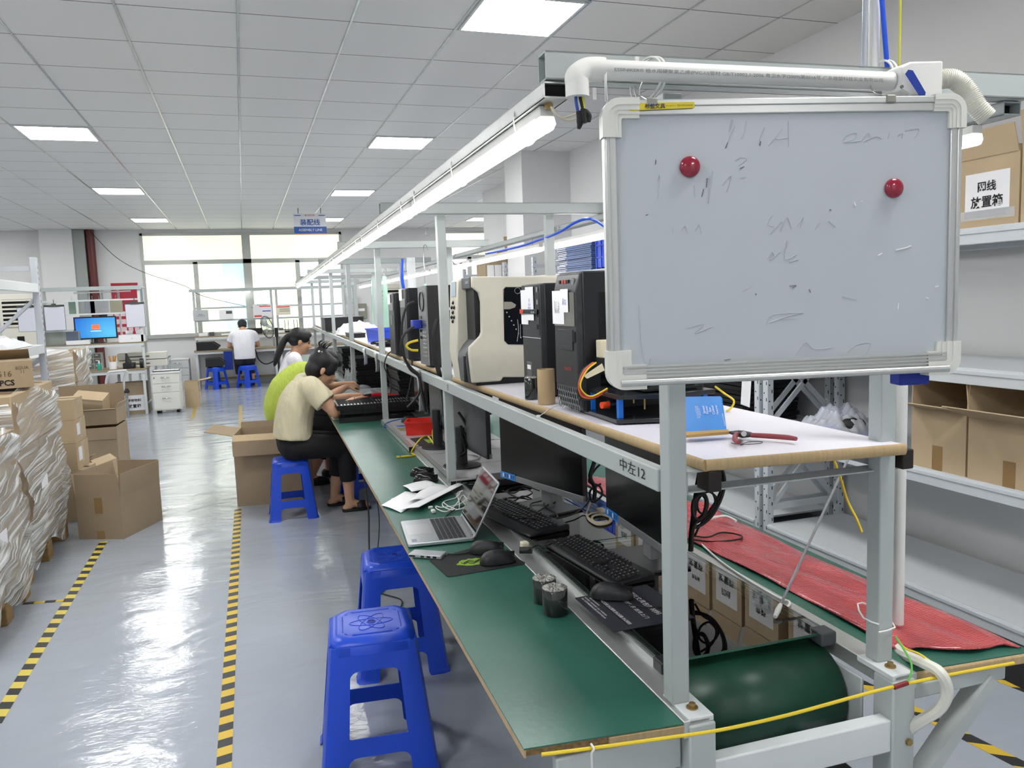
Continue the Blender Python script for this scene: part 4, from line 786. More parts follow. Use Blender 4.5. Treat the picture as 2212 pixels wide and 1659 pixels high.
p = at(1330, 1303, z=.78); mouse('black wired mouse on the dark printed mouse pad', (p.x+.01, p.y+.045, .778), rad(150), .118)
# the printed pad
t = thing('mouse_pad', 'dark mouse pad printed with white Chinese advertising text', 'mouse pad', (.82, 1.70, .7725)); NAVY = mat('pad_navy', '23252e', .7)
q = [at(1242, 1291, z=.776), at(1325, 1364, z=.776), at(1427, 1347, z=.776)]; q += [V((1.035, q[2].y+.0, .776)), V((1.035, q[0].y+.01, .776))]; q[2] = V((1.0, q[1].y+.003, .776)); q = [q[0], q[1], q[3], q[4]]
pd = obj('pad', B().sheet([q[0], q[1], q[2], q[3]], .003, V((0, 0, 1))), NAVY, t, world=True, bev=.0008); ev = (q[1]-q[0]).normalized(); eu = V((-ev.y, ev.x, 0)); eu = eu if eu.x > 0 else -eu; LNG = (q[1]-q[0]).length
def padtxt(s, fu, fv, w, h): text(s, pd, PAPER, q[0]+eu*fu+ev*fv*LNG+V((0, 0, .0004)), ev, eu, w, h, keep=False)
padtxt('地址: 东莞市塘厦镇林村古寮工业区林坪路18号', .016, .36, .15, .006); padtxt('手机/微信: 13800000000  QQ: 1100000000', .026, .32, .14, .006); padtxt('电话: 0769-00000000', .037, .2, .06, .006)
padtxt('经营范围 办公文具 办公家具 办公设备 办公耗材', .058, .45, .22, .011); obj('rule', B().sheet([q[0]+eu*.0500+ev*.0, q[0]+eu*.0500+ev*LNG*.97, q[0]+eu*.0485+ev*LNG*.97, q[0]+eu*.0485], .0003, V((0, 0, 1))), PAPER, pd, world=True, smooth=0)
padtxt('顺益文具包装材料', .155, .45, .17, .018); padtxt('您的需求 送货上门', .115, .55, .14, .013)
# monitors
SCR = mat('dark_screen', '0b0c0e', .22, spec=.4); BEZ = mat('silver_bezel', '8f9193', .35, .5)
def monitor(lab, c, n, W_, Hh, zb, chin=True, sticker=True, base=None, rear=False, group=None):   # c: bottom centre, n: facing
    n = V(n).normalized(); t = thing('monitor', lab, 'monitor', (c[0], c[1], 0), atan2(n.x, -n.y), group)   # local -y faces the viewer
    obj('housing', B().box((-W_/2, 0, zb), (W_/2, .022, zb+Hh)), BLACKP, t, bev=.003); ch = .024 if chin else .008
    obj('screen', B().box((-W_/2+.004, -.0015, zb+ch), (W_/2-.004, .001, zb+Hh-.006)), SCR, t, smooth=0)
    if chin: obj('bezel', B().box((-W_/2, -.004, zb), (W_/2, .012, zb+ch)), BEZ, t, bev=.001)
    bk = B(); bk.loft([[(x*W_*.5*k, y, zb+Hh/2+z*Hh*.5*k2) for x, z in rrect(-1, 1, -1, 1, .2, 3)] for k, k2, y in ((.98, .97, .022), (.9, .86, .04), (.55, .6, .055))]); bo = obj('back_shell', bk, DGREY if rear else BLACKP, t, smooth=50)
    if rear:
        obj('port_recess', B().box((-.05, .053, zb+.04), (-.02, .058, zb+.10)), DARKH, bo); obj('rating_label', B().box((-W_*.42, .034, zb+.05), (-W_*.34, .0365, zb+.08)), PAPER, bo)
    if sticker:
        s = obj('sticker', B().box((-W_/2+.004, -.0055, zb+.001), (-W_/2+.115, -.004, zb+ch+.004)), mat('feature_blue', '2f7fcf', .3), t, smooth=0)
        for k in range(6): obj('icon', B().box((-W_/2+.022+k*.0155, -.006, zb+.007), (-W_/2+.030+k*.0155, -.0054, zb+ch-.002)), PAPER if k % 3 == 0 else mat('icon_navy', '184a88', .4), s, smooth=0)
    bz, bw, bd = base or (GZ, .24, .17)
    obj('neck', B().box((-.03, .03, bz+.008), (.03, .055, zb+Hh*.5)) if not rear else B().cyl((0, .065, bz+.008), (0, .065, zb+Hh*.4), .028, 20), BLACKP if rear else BEZ, t, bev=.002); b = B()
    if rear: b.lathe([(.095, 0), (.095, .005), (.06, .011), (.0005, .013)], (0, .065, bz), 30)
    else: b.box((-bw/2, -.05, bz), (bw/2, bd-.05, bz+.009))
    obj('base', b, BLACKP if rear or not chin else mat('base_graphite', '4b4d50', .3, .4), t, bev=.002); return t
A1, A2 = at(1083, 1030, z=.855), at(1260, 1086, z=.855); d = A2-A1; mc = (A1+A2)/2; mn = V((d.y, -d.x, 0)); mn = mn if mn.x < 0 else -mn
monitor('wide black monitor with silver lower bezel behind the laptop', mc, mn, d.length, .335, .855)
A1, A2 = at(1310, 1110, z=.855), at(1425, 1190, z=.855); d = (A2-A1).normalized(); mc = A1+d*.265; mn = V((d.y, -d.x, 0)); mn = mn if mn.x < 0 else -mn
monitor('black monitor partly behind the nearest post, facing the aisle', mc, mn, .53, .33, .855)
p = at(1050, 1000, z=PZ); monitor('monitor seen from its grey back just left of the wide monitor', (p.x-.06, p.y, 0), (1, .06, 0), .5, .31, PZ+.07, True, False, (PZ, .2, .15), True)
monitor('second monitor seen from behind, mostly hidden by the second post', (p.x-.05, p.y+.55, 0), (1, .06, 0), .5, .31, PZ+.09, True, False, (PZ, .2, .15), True)
A1, A2 = at(897, 868, z=.85), at(955, 915, z=.85); d = (A2-A1).normalized(); mc = A1+d*.24; mn = V((d.y, -d.x, 0)); mn = mn if mn.x < 0 else -mn
monitor('black monitor between the trays and the second post', mc, mn, .5, .31, .85, True, False, (PZ, .22, .16))
# laptop
LAPM = mat('laptop_silver', 'c9ccd0', .32, .75); p0 = at(882, 1184, z=.753); p1 = at(865, 1133, z=.753); p2 = at(1031, 1171, z=.753)
ev = (p1-p0); LW_ = .305; ev.normalize(); eu = V((ev.y, -ev.x, 0)); DP = .235; X = M(((eu.x, ev.x, 0, p0.x), (eu.y, ev.y, 0, p0.y), (0, 0, 1, .752), (0, 0, 0, 1)))
t = thing('laptop', 'open silver laptop with dark glossy screen on the green worktop', 'laptop', (p0.x, p0.y, .752), atan2(eu.y, eu.x))
bs = obj('base', B().prism(rrect(0, DP, 0, LW_, .012, 4), .002, .014, 'z'), LAPM, t, bev=.002)
obj('keyboard_well', B().box((DP-.125, .014, .0138), (DP-.018, LW_-.014, .0143)), mat('well_grey', 'a9acb0', .4, .5), bs, smooth=0)
k = B()
for r in range(6):
    n = 14 if r else 9; y = .016
    for c in range(n):
        w = (LW_-.032)/14*(6 if (r == 0 and c == 3) else 1); yy = LW_-y-w
        if yy < .015: break
        k.box((DP-.124+r*.0175, yy+.001, .0142), (DP-.124+r*.0175+(.0155 if r < 5 else .009), yy+w-.001, .0158)); y += w
obj('keys', k, mat('laptop_key', '26282b', .5), bs, smooth=0); obj('touchpad', B().box((.012, LW_*.42-.02, .0139), (.098, LW_*.42+.11, .0143)), mat('touchpad', 'd3d5d8', .28, .6), bs, smooth=0); obj('sticker', B().box((.016, .02, .0139), (.034, .055, .0143)), mat('sticker_lilac', '8f90a8', .4), bs, smooth=0)
tf = at(1043, 1003, y=(X@V((DP, LW_, 0))).y+.0); hf = X@V((DP, LW_, .016)); tl = V((tf.x-hf.x, 0, tf.z-hf.z)); ang = atan2(tl.x, tl.z); sl = min(.235, tl.length)
R_ = M.Translation((DP-.003, 0, .013))@M.Rotation(ang, 4, 'Y')
sc = obj('lid', B().prism(rrect(0, sl, .002, LW_-.002, .01, 4), 0, .005, 'x', R_@M(((1, 0, 0, 0), (0, 0, 1, 0), (0, 1, 0, 0), (0, 0, 0, 1)))), LAPM, t, bev=.001)
obj('screen', B().box((-.0008, .008, .014), (.0, LW_-.008, sl-.007), R_), mat('glossy_screen', '0e0f12', .03, spec=.9, coat=.6), sc, smooth=0); obj('hinge', B().cyl((DP-.002, .03, .012), (DP-.002, LW_-.03, .012), .006, 12), DGREY, t)
q = [at(x, y, z=.754) for x, y in ((880, 1204), (955, 1209), (968, 1196), (893, 1192))]; c = (q[0]+q[1]+q[2]+q[3])/4; d = q[1]-q[0]
t = thing('usb_hub', 'flat silver multiport hub beside the laptop at the worktop edge', 'hub', (c.x, c.y, .752), atan2(d.y, d.x)); L_ = .118; obj('shell', B().box((-L_/2, -.026, 0), (L_/2, .026, .013)), mat('hub_silver', 'b9bcc0', .35, .6), t, bev=.003)
for x, w in ((-.045, .022), (-.008, .012), (.014, .013), (.036, .013)): obj('port', B().box((x-w/2, -.0268, .004), (x+w/2, -.0258, .0095)), DARKH, t, smooth=0)
solo('cable', 'short black cable from the hub under the mouse pad', 'cable', B().tube([at(x, y, z=.757) for x, y in ((967, 1196), (985, 1197), (1010, 1194), (1030, 1188))], .0025, 8), CABLEK)
# gaming pad with two mice
q = [at(x, y, z=.753) for x, y in ((927, 1209), (967, 1246), (1138, 1217), (1060, 1172))]
t = thing('mouse_pad', 'black mouse pad with a green snake emblem under two mice', 'mouse pad', q[0]); pd = obj('pad', B().sheet([q[0]*.97+q[1]*.03, q[0]*.04+q[1]*.96, q[1]*.97+q[2]*.03, q[1]*.03+q[2]*.97, q[2]*.96+q[3]*.04, q[3]*.97+q[2]*.03, q[3]*.97+q[0]*.03, q[0]*.97+q[3]*.03], .002, V((0, 0, 1))), mat('pad_black', '202123', .75), t, world=True, bev=.0006)
GL_ = mat('emblem_green', '7fa32c', .6); ec = at(1020, 1214, z=.7535); b = B(); dd = (q[1]-q[0]).normalized(); uu = (q[2]-q[1]).normalized()
def em(a, c): return ec+uu*a+dd*c+V((0, 0, .0004))
vs = [em(0, 0)]+[em(.05*cos(2*pi*k/28)*(1+.12*sin(5*k)), .034*sin(2*pi*k/28)*(1+.1*cos(3*k))) for k in range(28)]
obj('emblem', B().add(vs, [(0, 1+k, 1+(k+1) % 28) for k in range(28)]), GL_, pd, world=True, smooth=0); b = B()
for cyc in (0, 1, 2): b.tube([em(-.035+.07*k/12+.004*cyc, .012*sin(k*.9+cyc*2)+(.006*(cyc-1))) for k in range(13)], .0016, 5, 3)
obj('snake_lines', b, mat('emblem_dark', '1d2a10', .6), pd, world=True)
p = at(1045, 1200, z=.755); mouse('black mouse on the snake pad, the one nearer the laptop', (p.x+.02, p.y+.03, .7535), rad(160), .12); p = at(1075, 1222, z=.755); mouse('black mouse on the snake pad, the one nearer the camera', (p.x+.01, p.y+.03, .7535), rad(175), .118)
for px, py, lab in ((914, 1028, 'glossy black mouse on the green worktop, the farther of two side by side'), (922, 1043, 'glossy black mouse on the green worktop beside the torn papers')):
    p = at(px, py, z=.752); mouse(lab, (p.x, p.y+.02, .7515), rad(165), .12, shiny=True)
# ribbon rolls
p = at(1186, 1307, z=.751); hh = at(1186, 1247, y=p.y+.03).z-.751; rolled('black film wrapped ribbon roll standing on the green worktop, the rear one', (p.x, p.y+.032, .7512), .033, hh, RIBBON, PAPER)
p = at(1210, 1334, z=.751); hh = at(1210, 1268, y=p.y+.03).z-.751; rolled('black film wrapped ribbon roll standing on the green worktop, the front one', (p.x, p.y+.033, .7512), .034, hh, RIBBON, PAPER)
# papers
def paper(lab, pts, lift, nm='paper', m=PAPER):
    q = [at(x, y, z=.753) for x, y in pts]; b = B()
    def f(u, v):
        p = (q[0]*(1-u)+q[1]*u)*(1-v)+(q[3]*(1-u)+q[2]*u)*v; return p+V((0, 0, lift[0]+lift[1]*sin(u*pi)*(.6+.4*v)+lift[2]*u*u))
    solo(nm, lab, 'paper', b.grid(8, 6, f), m, solid=.0006)
paper('torn white sheet on the worktop nearest the aisle edge', ((823, 1092), (866, 1108), (925, 1075), (875, 1062)), (.001, .006, 0)); paper('torn white sheet standing up behind the other papers', ((870, 1052), (890, 1070), (950, 1058), (912, 1040)), (.006, .012, .01)); paper('white torn paper strip lying across the pile towards the cables', ((865, 1105), (905, 1106), (1000, 1056), (985, 1048)), (.008, .008, .012))
paper('small white sheet under the paper pile at its left end', ((845, 1078), (858, 1086), (885, 1076), (872, 1068)), (.001, .003, 0)); paper('white sheet in the middle of the torn paper pile', ((880, 1090), (915, 1085), (975, 1060), (925, 1052)), (.012, .01, 0))
CB = lambda lab, pts, r, m, z=.756, nm='cable': solo(nm, lab, 'cable', B().tube([at(p[0], p[1], z=p[2] if len(p) > 2 else z) for p in pts], r, 8), m)
CB('white cable coil beside the torn papers', [(995, 1062, .78), (985, 1075), (960, 1083), (957, 1093), (975, 1101), (1000, 1098), (1010, 1085), (1000, 1070), (985, 1090), (965, 1105), (945, 1100), (942, 1093), (955, 1096), (990, 1090), (1012, 1075, .77)], .0024, CABLEW); CB('white cable loop over the worktop edge of the paper pile', [(1000, 1060, .775), (988, 1066), (992, 1085), (990, 1100), (970, 1094), (958, 1085)], .0022, CABLEW)
solo('cable_plug', 'small white plug lying in front of the torn papers', 'plug', B().cbox(at(936, 1104, z=.758), (.016, .03, .012)).cbox(at(930, 1096, z=.757), (.02, .012, .01)), CABLEW, bev=.003)
CB('black cable running under the laptop screen from the papers', [(962, 1117), (972, 1108), (990, 1097), (1010, 1090), (1030, 1085)], .0025, CABLEK)
# yellow lead, red bin, mouse, blue cable on the plates
CB('yellow network cable with clear plug hanging onto the green worktop', [(965, 908, .85), (938, 922, .82), (935, 945, .80), (945, 957, PZ+.003), (940, 962, PZ+.01), (925, 943, .82), (912, 945, .83), (895, 965, .80), (889, 978, .765), (897, 983, .756), (880, 986, .756)], .0045, CABLEY)
solo('network_plug', 'clear yellow booted network plug lying on the green worktop', 'plug', B().tube([at(885, 985, z=.757), at(866, 987, z=.757)], .006, 10).cbox(at(860, 987, z=.757), (.018, .014, .01)), mat('plug_yellow', 'dcc84a', .35), bev=.001)
p = at(918, 942, z=PZ); t = open_bin('parts_bin', 'red plastic parts bin with black handwriting on the metal board', (p.x+.02, p.y+.12, PZ), rad(-18), .20, .15, .085, mat('red_bin_plastic', 'd8281c', .35)); text('ab', t, INK, (p.x-.075, p.y+.105, PZ+.045), (.15, -1, 0), (0, 0, 1), .05, .035)
p = at(885, 912, z=PZ); mouse('black mouse on the metal board behind the red bin', (p.x, p.y, PZ), rad(170), .115)
CB('blue cable looped over the edge of the metal board', [(905, 902, PZ+.01), (870, 905, PZ), (840, 912, PZ), (830, 920, .775), (838, 925, .76), (860, 921, PZ), (885, 919, PZ)], .004, CABLEB)
q = [at(x, y, z=PZ+.001) for x, y in ((885, 947), (905, 962), (965, 962), (950, 940))]; t = thing('mouse_pad', 'black mouse pad with green print on the metal board by the red bin', 'mouse pad', q[0]); obj('pad', B().sheet(q, .002, V((0, 0, 1))), mat('pad_black', ''), t, world=True, smooth=0); obj('green_print', B().sheet([at(x, y, z=PZ+.0016) for x, y in ((915, 949), (925, 957), (945, 956), (935, 949))], .0003, V((0, 0, 1))), GL_, t, world=True, smooth=0)
solo('film_sheet', 'printed colour sheet under clear film behind the red bin', 'sheet', B().sheet([at(x, y, z=PZ+.001) for x, y in ((857, 925), (865, 930), (905, 928), (890, 920))], .001, V((0, 0, 1))), mat('colour_print', 'b0764a', .4, col2='6f8f5a', nscale=40), smooth=0)
p = at(1010, 1055, z=PZ); t = thing('black_box', 'flat black box on the belt behind the second post', 'box', LW(.1, 1.98, GZ+.001), -LA); obj('body', B().box((0, -.08, 0), (.22, .06, .03)), BLACKP, t, bev=.003); obj('lid_line', B().box((-.0006, -.0806, .02), (.2206, .0606, .0208)), DARKH, t)
p = at(1135, 1192, z=.77); t = thing('cable_clip', 'black clip with a torn cream block on the rail beside the keyboard', 'clip', p); obj('clip', B().cyl((-.02, .0, .008), (.018, -.018, .008), .011, 12), BLACKP, t); obj('block', B().cbox((.005, .02, .018), (.025, .03, .02)), mat('cream_foam', 'd9d2b8', .8), t, bev=.004)
# cables on the glass
CB('beige cable coil with a grey plug between the two monitors', [(1275, 1085, .80), (1270, 1100), (1268, 1115), (1285, 1128), (1310, 1130), (1318, 1118), (1300, 1108), (1275, 1110), (1270, 1120), (1290, 1133), (1315, 1130), (1320, 1120), (1300, 1112), (1280, 1116), (1285, 1128), (1312, 1126)], .0042, mat('beige_cable', 'cfc6ae', .5), .778)
solo('plug', 'grey beige plug lying above the coiled beige cable', 'plug', B().cbox(at(1300, 1103, z=.785), (.03, .05, .014)), mat('beige_cable', ''), bev=.004)
CB('black cable wandering over the curved keyboard to the wide monitor', [(1065, 1090, .80), (1085, 1105, .802), (1120, 1115, .802), (1165, 1120, .80), (1205, 1120, .785), (1240, 1110, .785), (1262, 1095, .79), (1275, 1078, .82)], .0025, CABLEK)
CB('black cable curled on the wide monitor base', [(1190, 1075, .80), (1170, 1082, .79), (1145, 1090, .786), (1160, 1105, .786), (1185, 1090, .79), (1200, 1085, .80), (1185, 1078, .80), (1175, 1092, .786), (1200, 1108, .786), (1205, 1118, .786)], .0028, CABLEK)
CB('black cables tangled left of the wide monitor stand', [(1085, 1060, .80), (1110, 1065, .79), (1130, 1055, .79), (1150, 1065, .79), (1120, 1075, .79), (1095, 1060, .79), (1130, 1050, .80), (1165, 1060, .8)], .003, CABLEK)
CB('mouse cable crossing from the rail to the far side of the keyboard', [(1140, 1190, .785), (1160, 1178, .785), (1180, 1178, .785), (1200, 1170, .79)], .0024, CABLEK); CB('thin mouse cable trailing over the printed pad', [(1350, 1305, .785), (1375, 1308, .779), (1400, 1312, .779), (1430, 1312, .779)], .002, CABLEK)
for lab, pts, r in (('thick black cables hanging between the two near monitors', ((1290, 965), (1283, 1000), (1275, 1030), (1285, 1055), (1283, 1080)), .008), ('loops of black cable beside the near monitor edge', ((1280, 990), (1297, 1000), (1285, 1015), (1272, 1040), (1295, 1050), (1300, 1070), (1280, 1085), (1275, 1060), (1298, 1045)), .004)):
    solo('cable', lab, 'cable', B().tube([at(x, y, y=2.6) for x, y in pts], r, 8), CABLEK)
solo('cable', 'black cables coiled behind the second post under the shelf', 'cable', B().tube([at(x, y, y=3.7) for x, y in ((990, 890), (1000, 905), (1010, 925), (1018, 950), (1028, 960), (1005, 940), (995, 920), (1000, 950), (1006, 975), (992, 985))], .007, 8), CABLEK)
solo('cable', 'white cable ring lying on the metal board behind the second post', 'cable', B().tube([at(x, y, z=PZ+.003) for x, y in ((990, 985), (1010, 980), (1035, 985), (1030, 992), (1005, 996), (988, 990))], .004, 8), CABLEW)
# trays
TRB = mat('black_tray', '18181a', .35)
def tray_mesh(w, l, h, cells=True):
    b = B().box((0, 0, 0), (w, l, h*.45)).box((0, 0, h*.45), (w, .012, h)).box((0, l-.012, h*.45), (w, l, h)).box((0, 0, h*.45), (.012, l, h)).box((w-.012, 0, h*.45), (w, l, h))
    if cells:
        for i in range(1, 14): b.box((.012, l*i/14-.002, h*.45), (w-.012, l*i/14+.002, h*.95))
        for j in range(1, 6): b.box((w*j/6-.002, .012, h*.45), (w*j/6+.002, l-.012, h*.9))
        for i in range(0, 24): b.box((w*i/24, -.003, h*.1), (w*i/24+.006, 0, h)); b.box((-.003, l*i/24, h*.1), (0, l*i/24+.006, h))
    return b
tb = (.60, 5.73)
for k, (dx, dy, rz, lab) in enumerate(((0, .0, -.10, 'lowest black component tray of the stack before the seated women'), (.02, .02, -.06, 'middle black component tray of the stack before the seated women'), (-.012, -.01, -.04, 'top black component tray full of small parts by the beige shirt woman'))):
    t = thing('component_tray', lab, 'tray', (tb[0]+dx, tb[1]+dy, .7512+k*.036+(.02 if k else 0)), rz, None); obj('tray', tray_mesh(.56, .42, .036), TRB, t, smooth=0)
    if k == 2:
        r = random.Random(9)
        for _ in range(46): 
            i, j = r.randrange(24), r.randrange(6)
        for i in range(22):
            obj('component', B().box((.03+i*.024, .025, .018), (.04+i*.024, .10, .034)), mat('part_silver', 'a5a6a6', .3, .6), t, smooth=0)
        for i in range(12): obj('component', B().box((.30+i*.021, .16, .018), (.306+i*.021, .26, .036)), mat('part_silver', ''), t, smooth=0)
t = thing('spread_parts', 'black parts laid on white paper beyond the tray stack', 'parts', (.70, 6.35, .7512)); obj('paper', B().box((-.1, -.15, 0), (.35, .2, .002)), PAPER, t, smooth=0)
for k in range(9): obj('part', B().cbox((-.06+k*.04, -.1+.03*(k % 3), .009), (.03, .05, .014), None), MESS, t, bev=.003)
t = thing('tool_case', 'dark red tool case with a bright red tool beyond the tray stack', 'case', (.98, 6.55, .786)); obj('case', B().ball((0, 0, .035), (.13, .09, .035), 20, 10), mat('dark_red_vinyl', '7a2a2a', .4), t); obj('red_handle', B().tube([(-.1, -.09, .05), (-.02, -.1, .07), (.1, -.06, .055), (.2, -.02, .04)], [.012, .016, .02, .012], 12), mat('bright_red_grip', 'd01f28', .35), t)
def film_heap(lab, c, l, w, h, seed=0, m=None, cat='plastic film'):
    b = B(); r = random.Random(seed); p = [r.uniform(0, 6) for _ in range(6)]
    b.grid(26, 22, lambda u, v: ((u-.5)*l, (v-.5)*w, .003+h*(max(0, sin(pi*u)*sin(pi*v))**.6)*(.62+.22*sin(u*9+p[0])*sin(v*7+p[1])+.16*sin(u*23+p[2]+v*5)*sin(v*19+p[3]))))
    return solo('plastic_film', lab, cat, b, m or FILM, c, kind='stuff', smooth=60)
film_heap('crumpled clear film on the worktop past the red tool case', (.95, 7.3, .7525), .5, .7, .13, 2); film_heap('clear film lying on the worktop by the woman in white', (.86, 8.5, .7525), .35, .8, .10, 5)
for i, (x, y, n, w, l, lab, seed) in enumerate(((1.02, 7.9, 11, .36, .5, 'far tray stack beside the woman in white', 1), (1.22, 6.7, 9, .34, .5, 'tray stack under the shelf by the third post', 2), (1.05, 9.3, 12, .36, .5, 'tray stack farthest along the belt', 3), (1.26, 5.3, 7, .3, .5, 'tray stack under the black towers', 4))):
    z = .786 if 4.35 < (y-1.39) < 6.3 or y < 5.5 else .745
    for k in range(n):
        t = thing('stacked_tray', 'black tray, one of the %s' % lab, 'tray', (x+.008*sin(k*2.3+seed), y+.01*cos(k*1.7), z+k*.029), .01*sin(k), 'trays in the %s' % lab)
        if i == 0 and k == 0: t0 = t; obj('tray', B().box((0, 0, 0), (w, l, .018)).box((-.006, -.006, .018), (w+.006, l+.006, .026)), TRB, t, smooth=0)
        else: o = t; c = kids(t0)[0].copy(); COL.objects.link(c); c.parent = t
film_heap('torn stretch film hanging at the far tray stack', (.93, 7.75, .7525), .14, .35, .30, 8)
p = at(862, 812, z=.80); solo('blue_sheet', 'bright blue plastic sheet lying under the shelf behind the third post', 'sheet', B().grid(10, 6, lambda u, v: ((u-.5)*.3, (v-.5)*.5, .012+.012*sin(u*8)*sin(v*5))), mat('bright_blue_bin', ''), (1.12, 6.15, .787), solid=.003)
# cables hanging to the floor under the left worktop
solo('cable', 'black power cables hanging from the worktop edge down to the floor', 'cable', B().tube([V((.60, 4.7, .72)), V((.62, 4.62, .4)), V((.60, 4.5, .12)), V((.66, 4.35, .02)), V((.58, 4.2, .006)), V((.56, 4.0, .006))], .005, 8), CABLEK)
solo('cable', 'thin black cable lying on the floor under the worktop', 'cable', B().tube([V((.68, 4.9, .7)), V((.70, 4.75, .3)), V((.64, 4.6, .02)), V((.60, 4.3, .006)), V((.70, 4.1, .006)), V((.62, 3.9, .006))], .0035, 8), CABLEK)
# ---------------------------------------------------------------- right side: red wrap, wires, rack with cartons
def bubble_mat():
    m = mat('red_bubble_wrap', 'd4545a', .12, coat=.4, spec=.8, noise=.12, nscale=7); nt = m.node_tree; p = nt.nodes['Principled BSDF']; L = nt.links.new
    tc = nt.nodes.new('ShaderNodeTexCoord'); v = nt.nodes.new('ShaderNodeTexVoronoi'); v.inputs['Scale'].default_value = 105; v.inputs['Randomness'].default_value = .12; L(tc.outputs['Object'], v.inputs['Vector'])
    n = nt.nodes.new('ShaderNodeTexNoise'); n.inputs['Scale'].default_value = 14; n.inputs['Detail'].default_value = 4; L(tc.outputs['Object'], n.inputs[0])
    a = nt.nodes.new('ShaderNodeMath'); a.operation = 'MULTIPLY_ADD'; L(n.outputs[0], a.inputs[0]); a.inputs[1].default_value = -1.2; L(v.outputs['Distance'], a.inputs[2])
    b = nt.nodes.new('ShaderNodeBump'); b.invert = True; b.inputs['Strength'].default_value = 1; b.inputs['Distance'].default_value = .012; L(a.outputs[0], b.inputs['Height']); L(b.outputs[0], p.inputs['Normal']); return m
BUB = bubble_mat()
def rw(u, v):    # u across from the belt side, v along from the near end
    x0 = 1.385+.012*sin(v*7)+.02*v; x1 = 1.646+.012*v*1.9+.008*sin(v*11+1)+(-.03*max(0, v-.75)*4); y = 1.375-.085*u+(1.95)*v+.012*sin(u*9)*(1-v)
    fold = .03*max(0, 1-abs(v-.68)/.045)*(1-.3*u)
    e = min(u, 1-u)*8; e = min(1, e)
    return (x0*(1-u)+x1*u, y, .7535+.006*e+.004*e*(sin(u*15+v*9)+sin(v*33+u*4))*.5+.005*abs(sin(v*16))+fold)
solo('bubble_wrap', 'long red bubble wrap sheet lying on the right worktop', 'bubble wrap', B().grid(26, 90, rw), BUB, solid=.003, smooth=70)
# wires and hoses at the right post
def yw(lab, nm, pts, r, m, cat='wire'): return solo(nm, lab, cat, B().tube([at(x, y, y=yy) for x, y, yy in pts], r, 8), m)
yw('yellow earth wire strung across the front of both worktops', 'wire', [(1170, 1630, 1.29), (1280, 1616, 1.285), (1440, 1594, 1.28), (1560, 1576, 1.27), (1700, 1545, 1.265), (1850, 1504, 1.26), (1940, 1481, 1.255), (2060, 1456, 1.25), (2190, 1432, 1.245)], .0036, CABLEY)
yw('red taped splice on the yellow wire at the right leg', 'tape_wrap', [(1931, 1485, 1.254), (1945, 1480, 1.253), (1960, 1475, 1.252)], .0052, mat('red_tape', '7e1f22', .5), 'tape')
yw('green earth wire curving from the right post to the splice', 'wire', [(1935, 1375, 1.33), (1952, 1402, 1.30), (1968, 1432, 1.27), (1968, 1455, 1.255), (1960, 1472, 1.252)], .0022, mat('wire_green', '5fae4a', .4))
yw('thin yellow wire leaving the right post over the worktop', 'wire', [(1938, 1380, 1.34), (1955, 1400, 1.32), (1985, 1412, 1.30), (2020, 1436, 1.27), (2040, 1452, 1.25)], .0022, CABLEY)
yw('white cable tie on the yellow wire below the left worktop', 'cable_tie', [(1276, 1606, 1.285), (1283, 1618, 1.278), (1278, 1628, 1.282), (1279, 1658, 1.29)], .0022, CABLEW, 'cable tie')
pv = at(1944, 1130, y=1.47); solo('pipe', 'white conduit running up behind the right post', 'pipe', B().cyl((0, 0, .775), (0, 0, 1.95), .0125, 18), PVC, (pv.x, pv.y, 0))
yw('white flexible hose bending from the right post under the worktop', 'hose', [(1935, 1395, 1.42), (1950, 1412, 1.38), (1990, 1430, 1.30), (2030, 1452, 1.245), (2046, 1490, 1.24), (2030, 1530, 1.25), (1985, 1560, 1.28), (1960, 1580, 1.31)], .0125, mat('ribbed_hose', ''), 'hose')
c = LW(.515, 0, .83); solo('cable_tie', 'white cable tie around the right post near its foot', 'cable tie', B().tube([c+V((x, y, .003*k)) for k, (x, y) in enumerate(((-.023, -.023), (.023, -.023), (.045, .03), (.055, .09), (.03, .1), (-.023, .023), (-.023, -.023)))], .002, 6, 2), CABLEW)
yw('yellow cable hanging from the shelf down behind the right post', 'cable', [(1798, 985, 1.75), (1815, 1030, 1.75), (1830, 1080, 1.75), (1850, 1120, 1.72), (1862, 1150, 1.7)], .0035, CABLEY, 'cable')
t = thing('rod', 'thin grey rod leaning from the rail up behind the shelf', 'rod', at(1676, 1328, z=.78)); p, q = at(1676, 1328, z=.782), at(1835, 985, y=2.1); obj('rod', B().cyl(p, q, .0038, 10), mat('rod_grey', '85868b', .5), t, world=True); obj('white_tip', B().tube([p-(q-p)*.01, p+(q-p)*.02, p+(q-p)*.05], [.005, .0075, .005], 12), CABLEW, t, world=True)
solo('cable', 'white cable lying along the edge of the red bubble wrap', 'cable', B().tube([at(x, y, z=.757) for x, y in ((1492, 1155), (1520, 1180), (1560, 1215), (1620, 1255), (1680, 1290), (1705, 1300), (1700, 1312), (1678, 1322))], .0032, 8), CABLEW)
CK = lambda lab, pts, r, y: solo('cable', lab, 'cable', B().tube([at(x, y_, y=y+dy) for x, y_, dy in [(p[0], p[1], p[2] if len(p) > 2 else 0) for p in pts]], r, 8), CABLEK)
CK('two thick black cables arching down under the shelf end', [(1530, 1010), (1556, 1012), (1565, 1040), (1558, 1075), (1540, 1110), (1520, 1130), (1500, 1140)], .0055, 2.0); CK('black cable loop hanging below the dark beam plug', [(1545, 1012), (1560, 1030), (1555, 1065), (1535, 1100), (1512, 1125), (1492, 1135)], .004, 2.02)
CK('coil of black cables hanging under the shelf beside the nearest post', [(1500, 1060), (1520, 1065), (1528, 1090), (1515, 1120), (1498, 1115), (1497, 1085), (1512, 1068), (1525, 1080), (1520, 1110), (1505, 1125), (1495, 1150), (1492, 1180)], .005, 1.95)
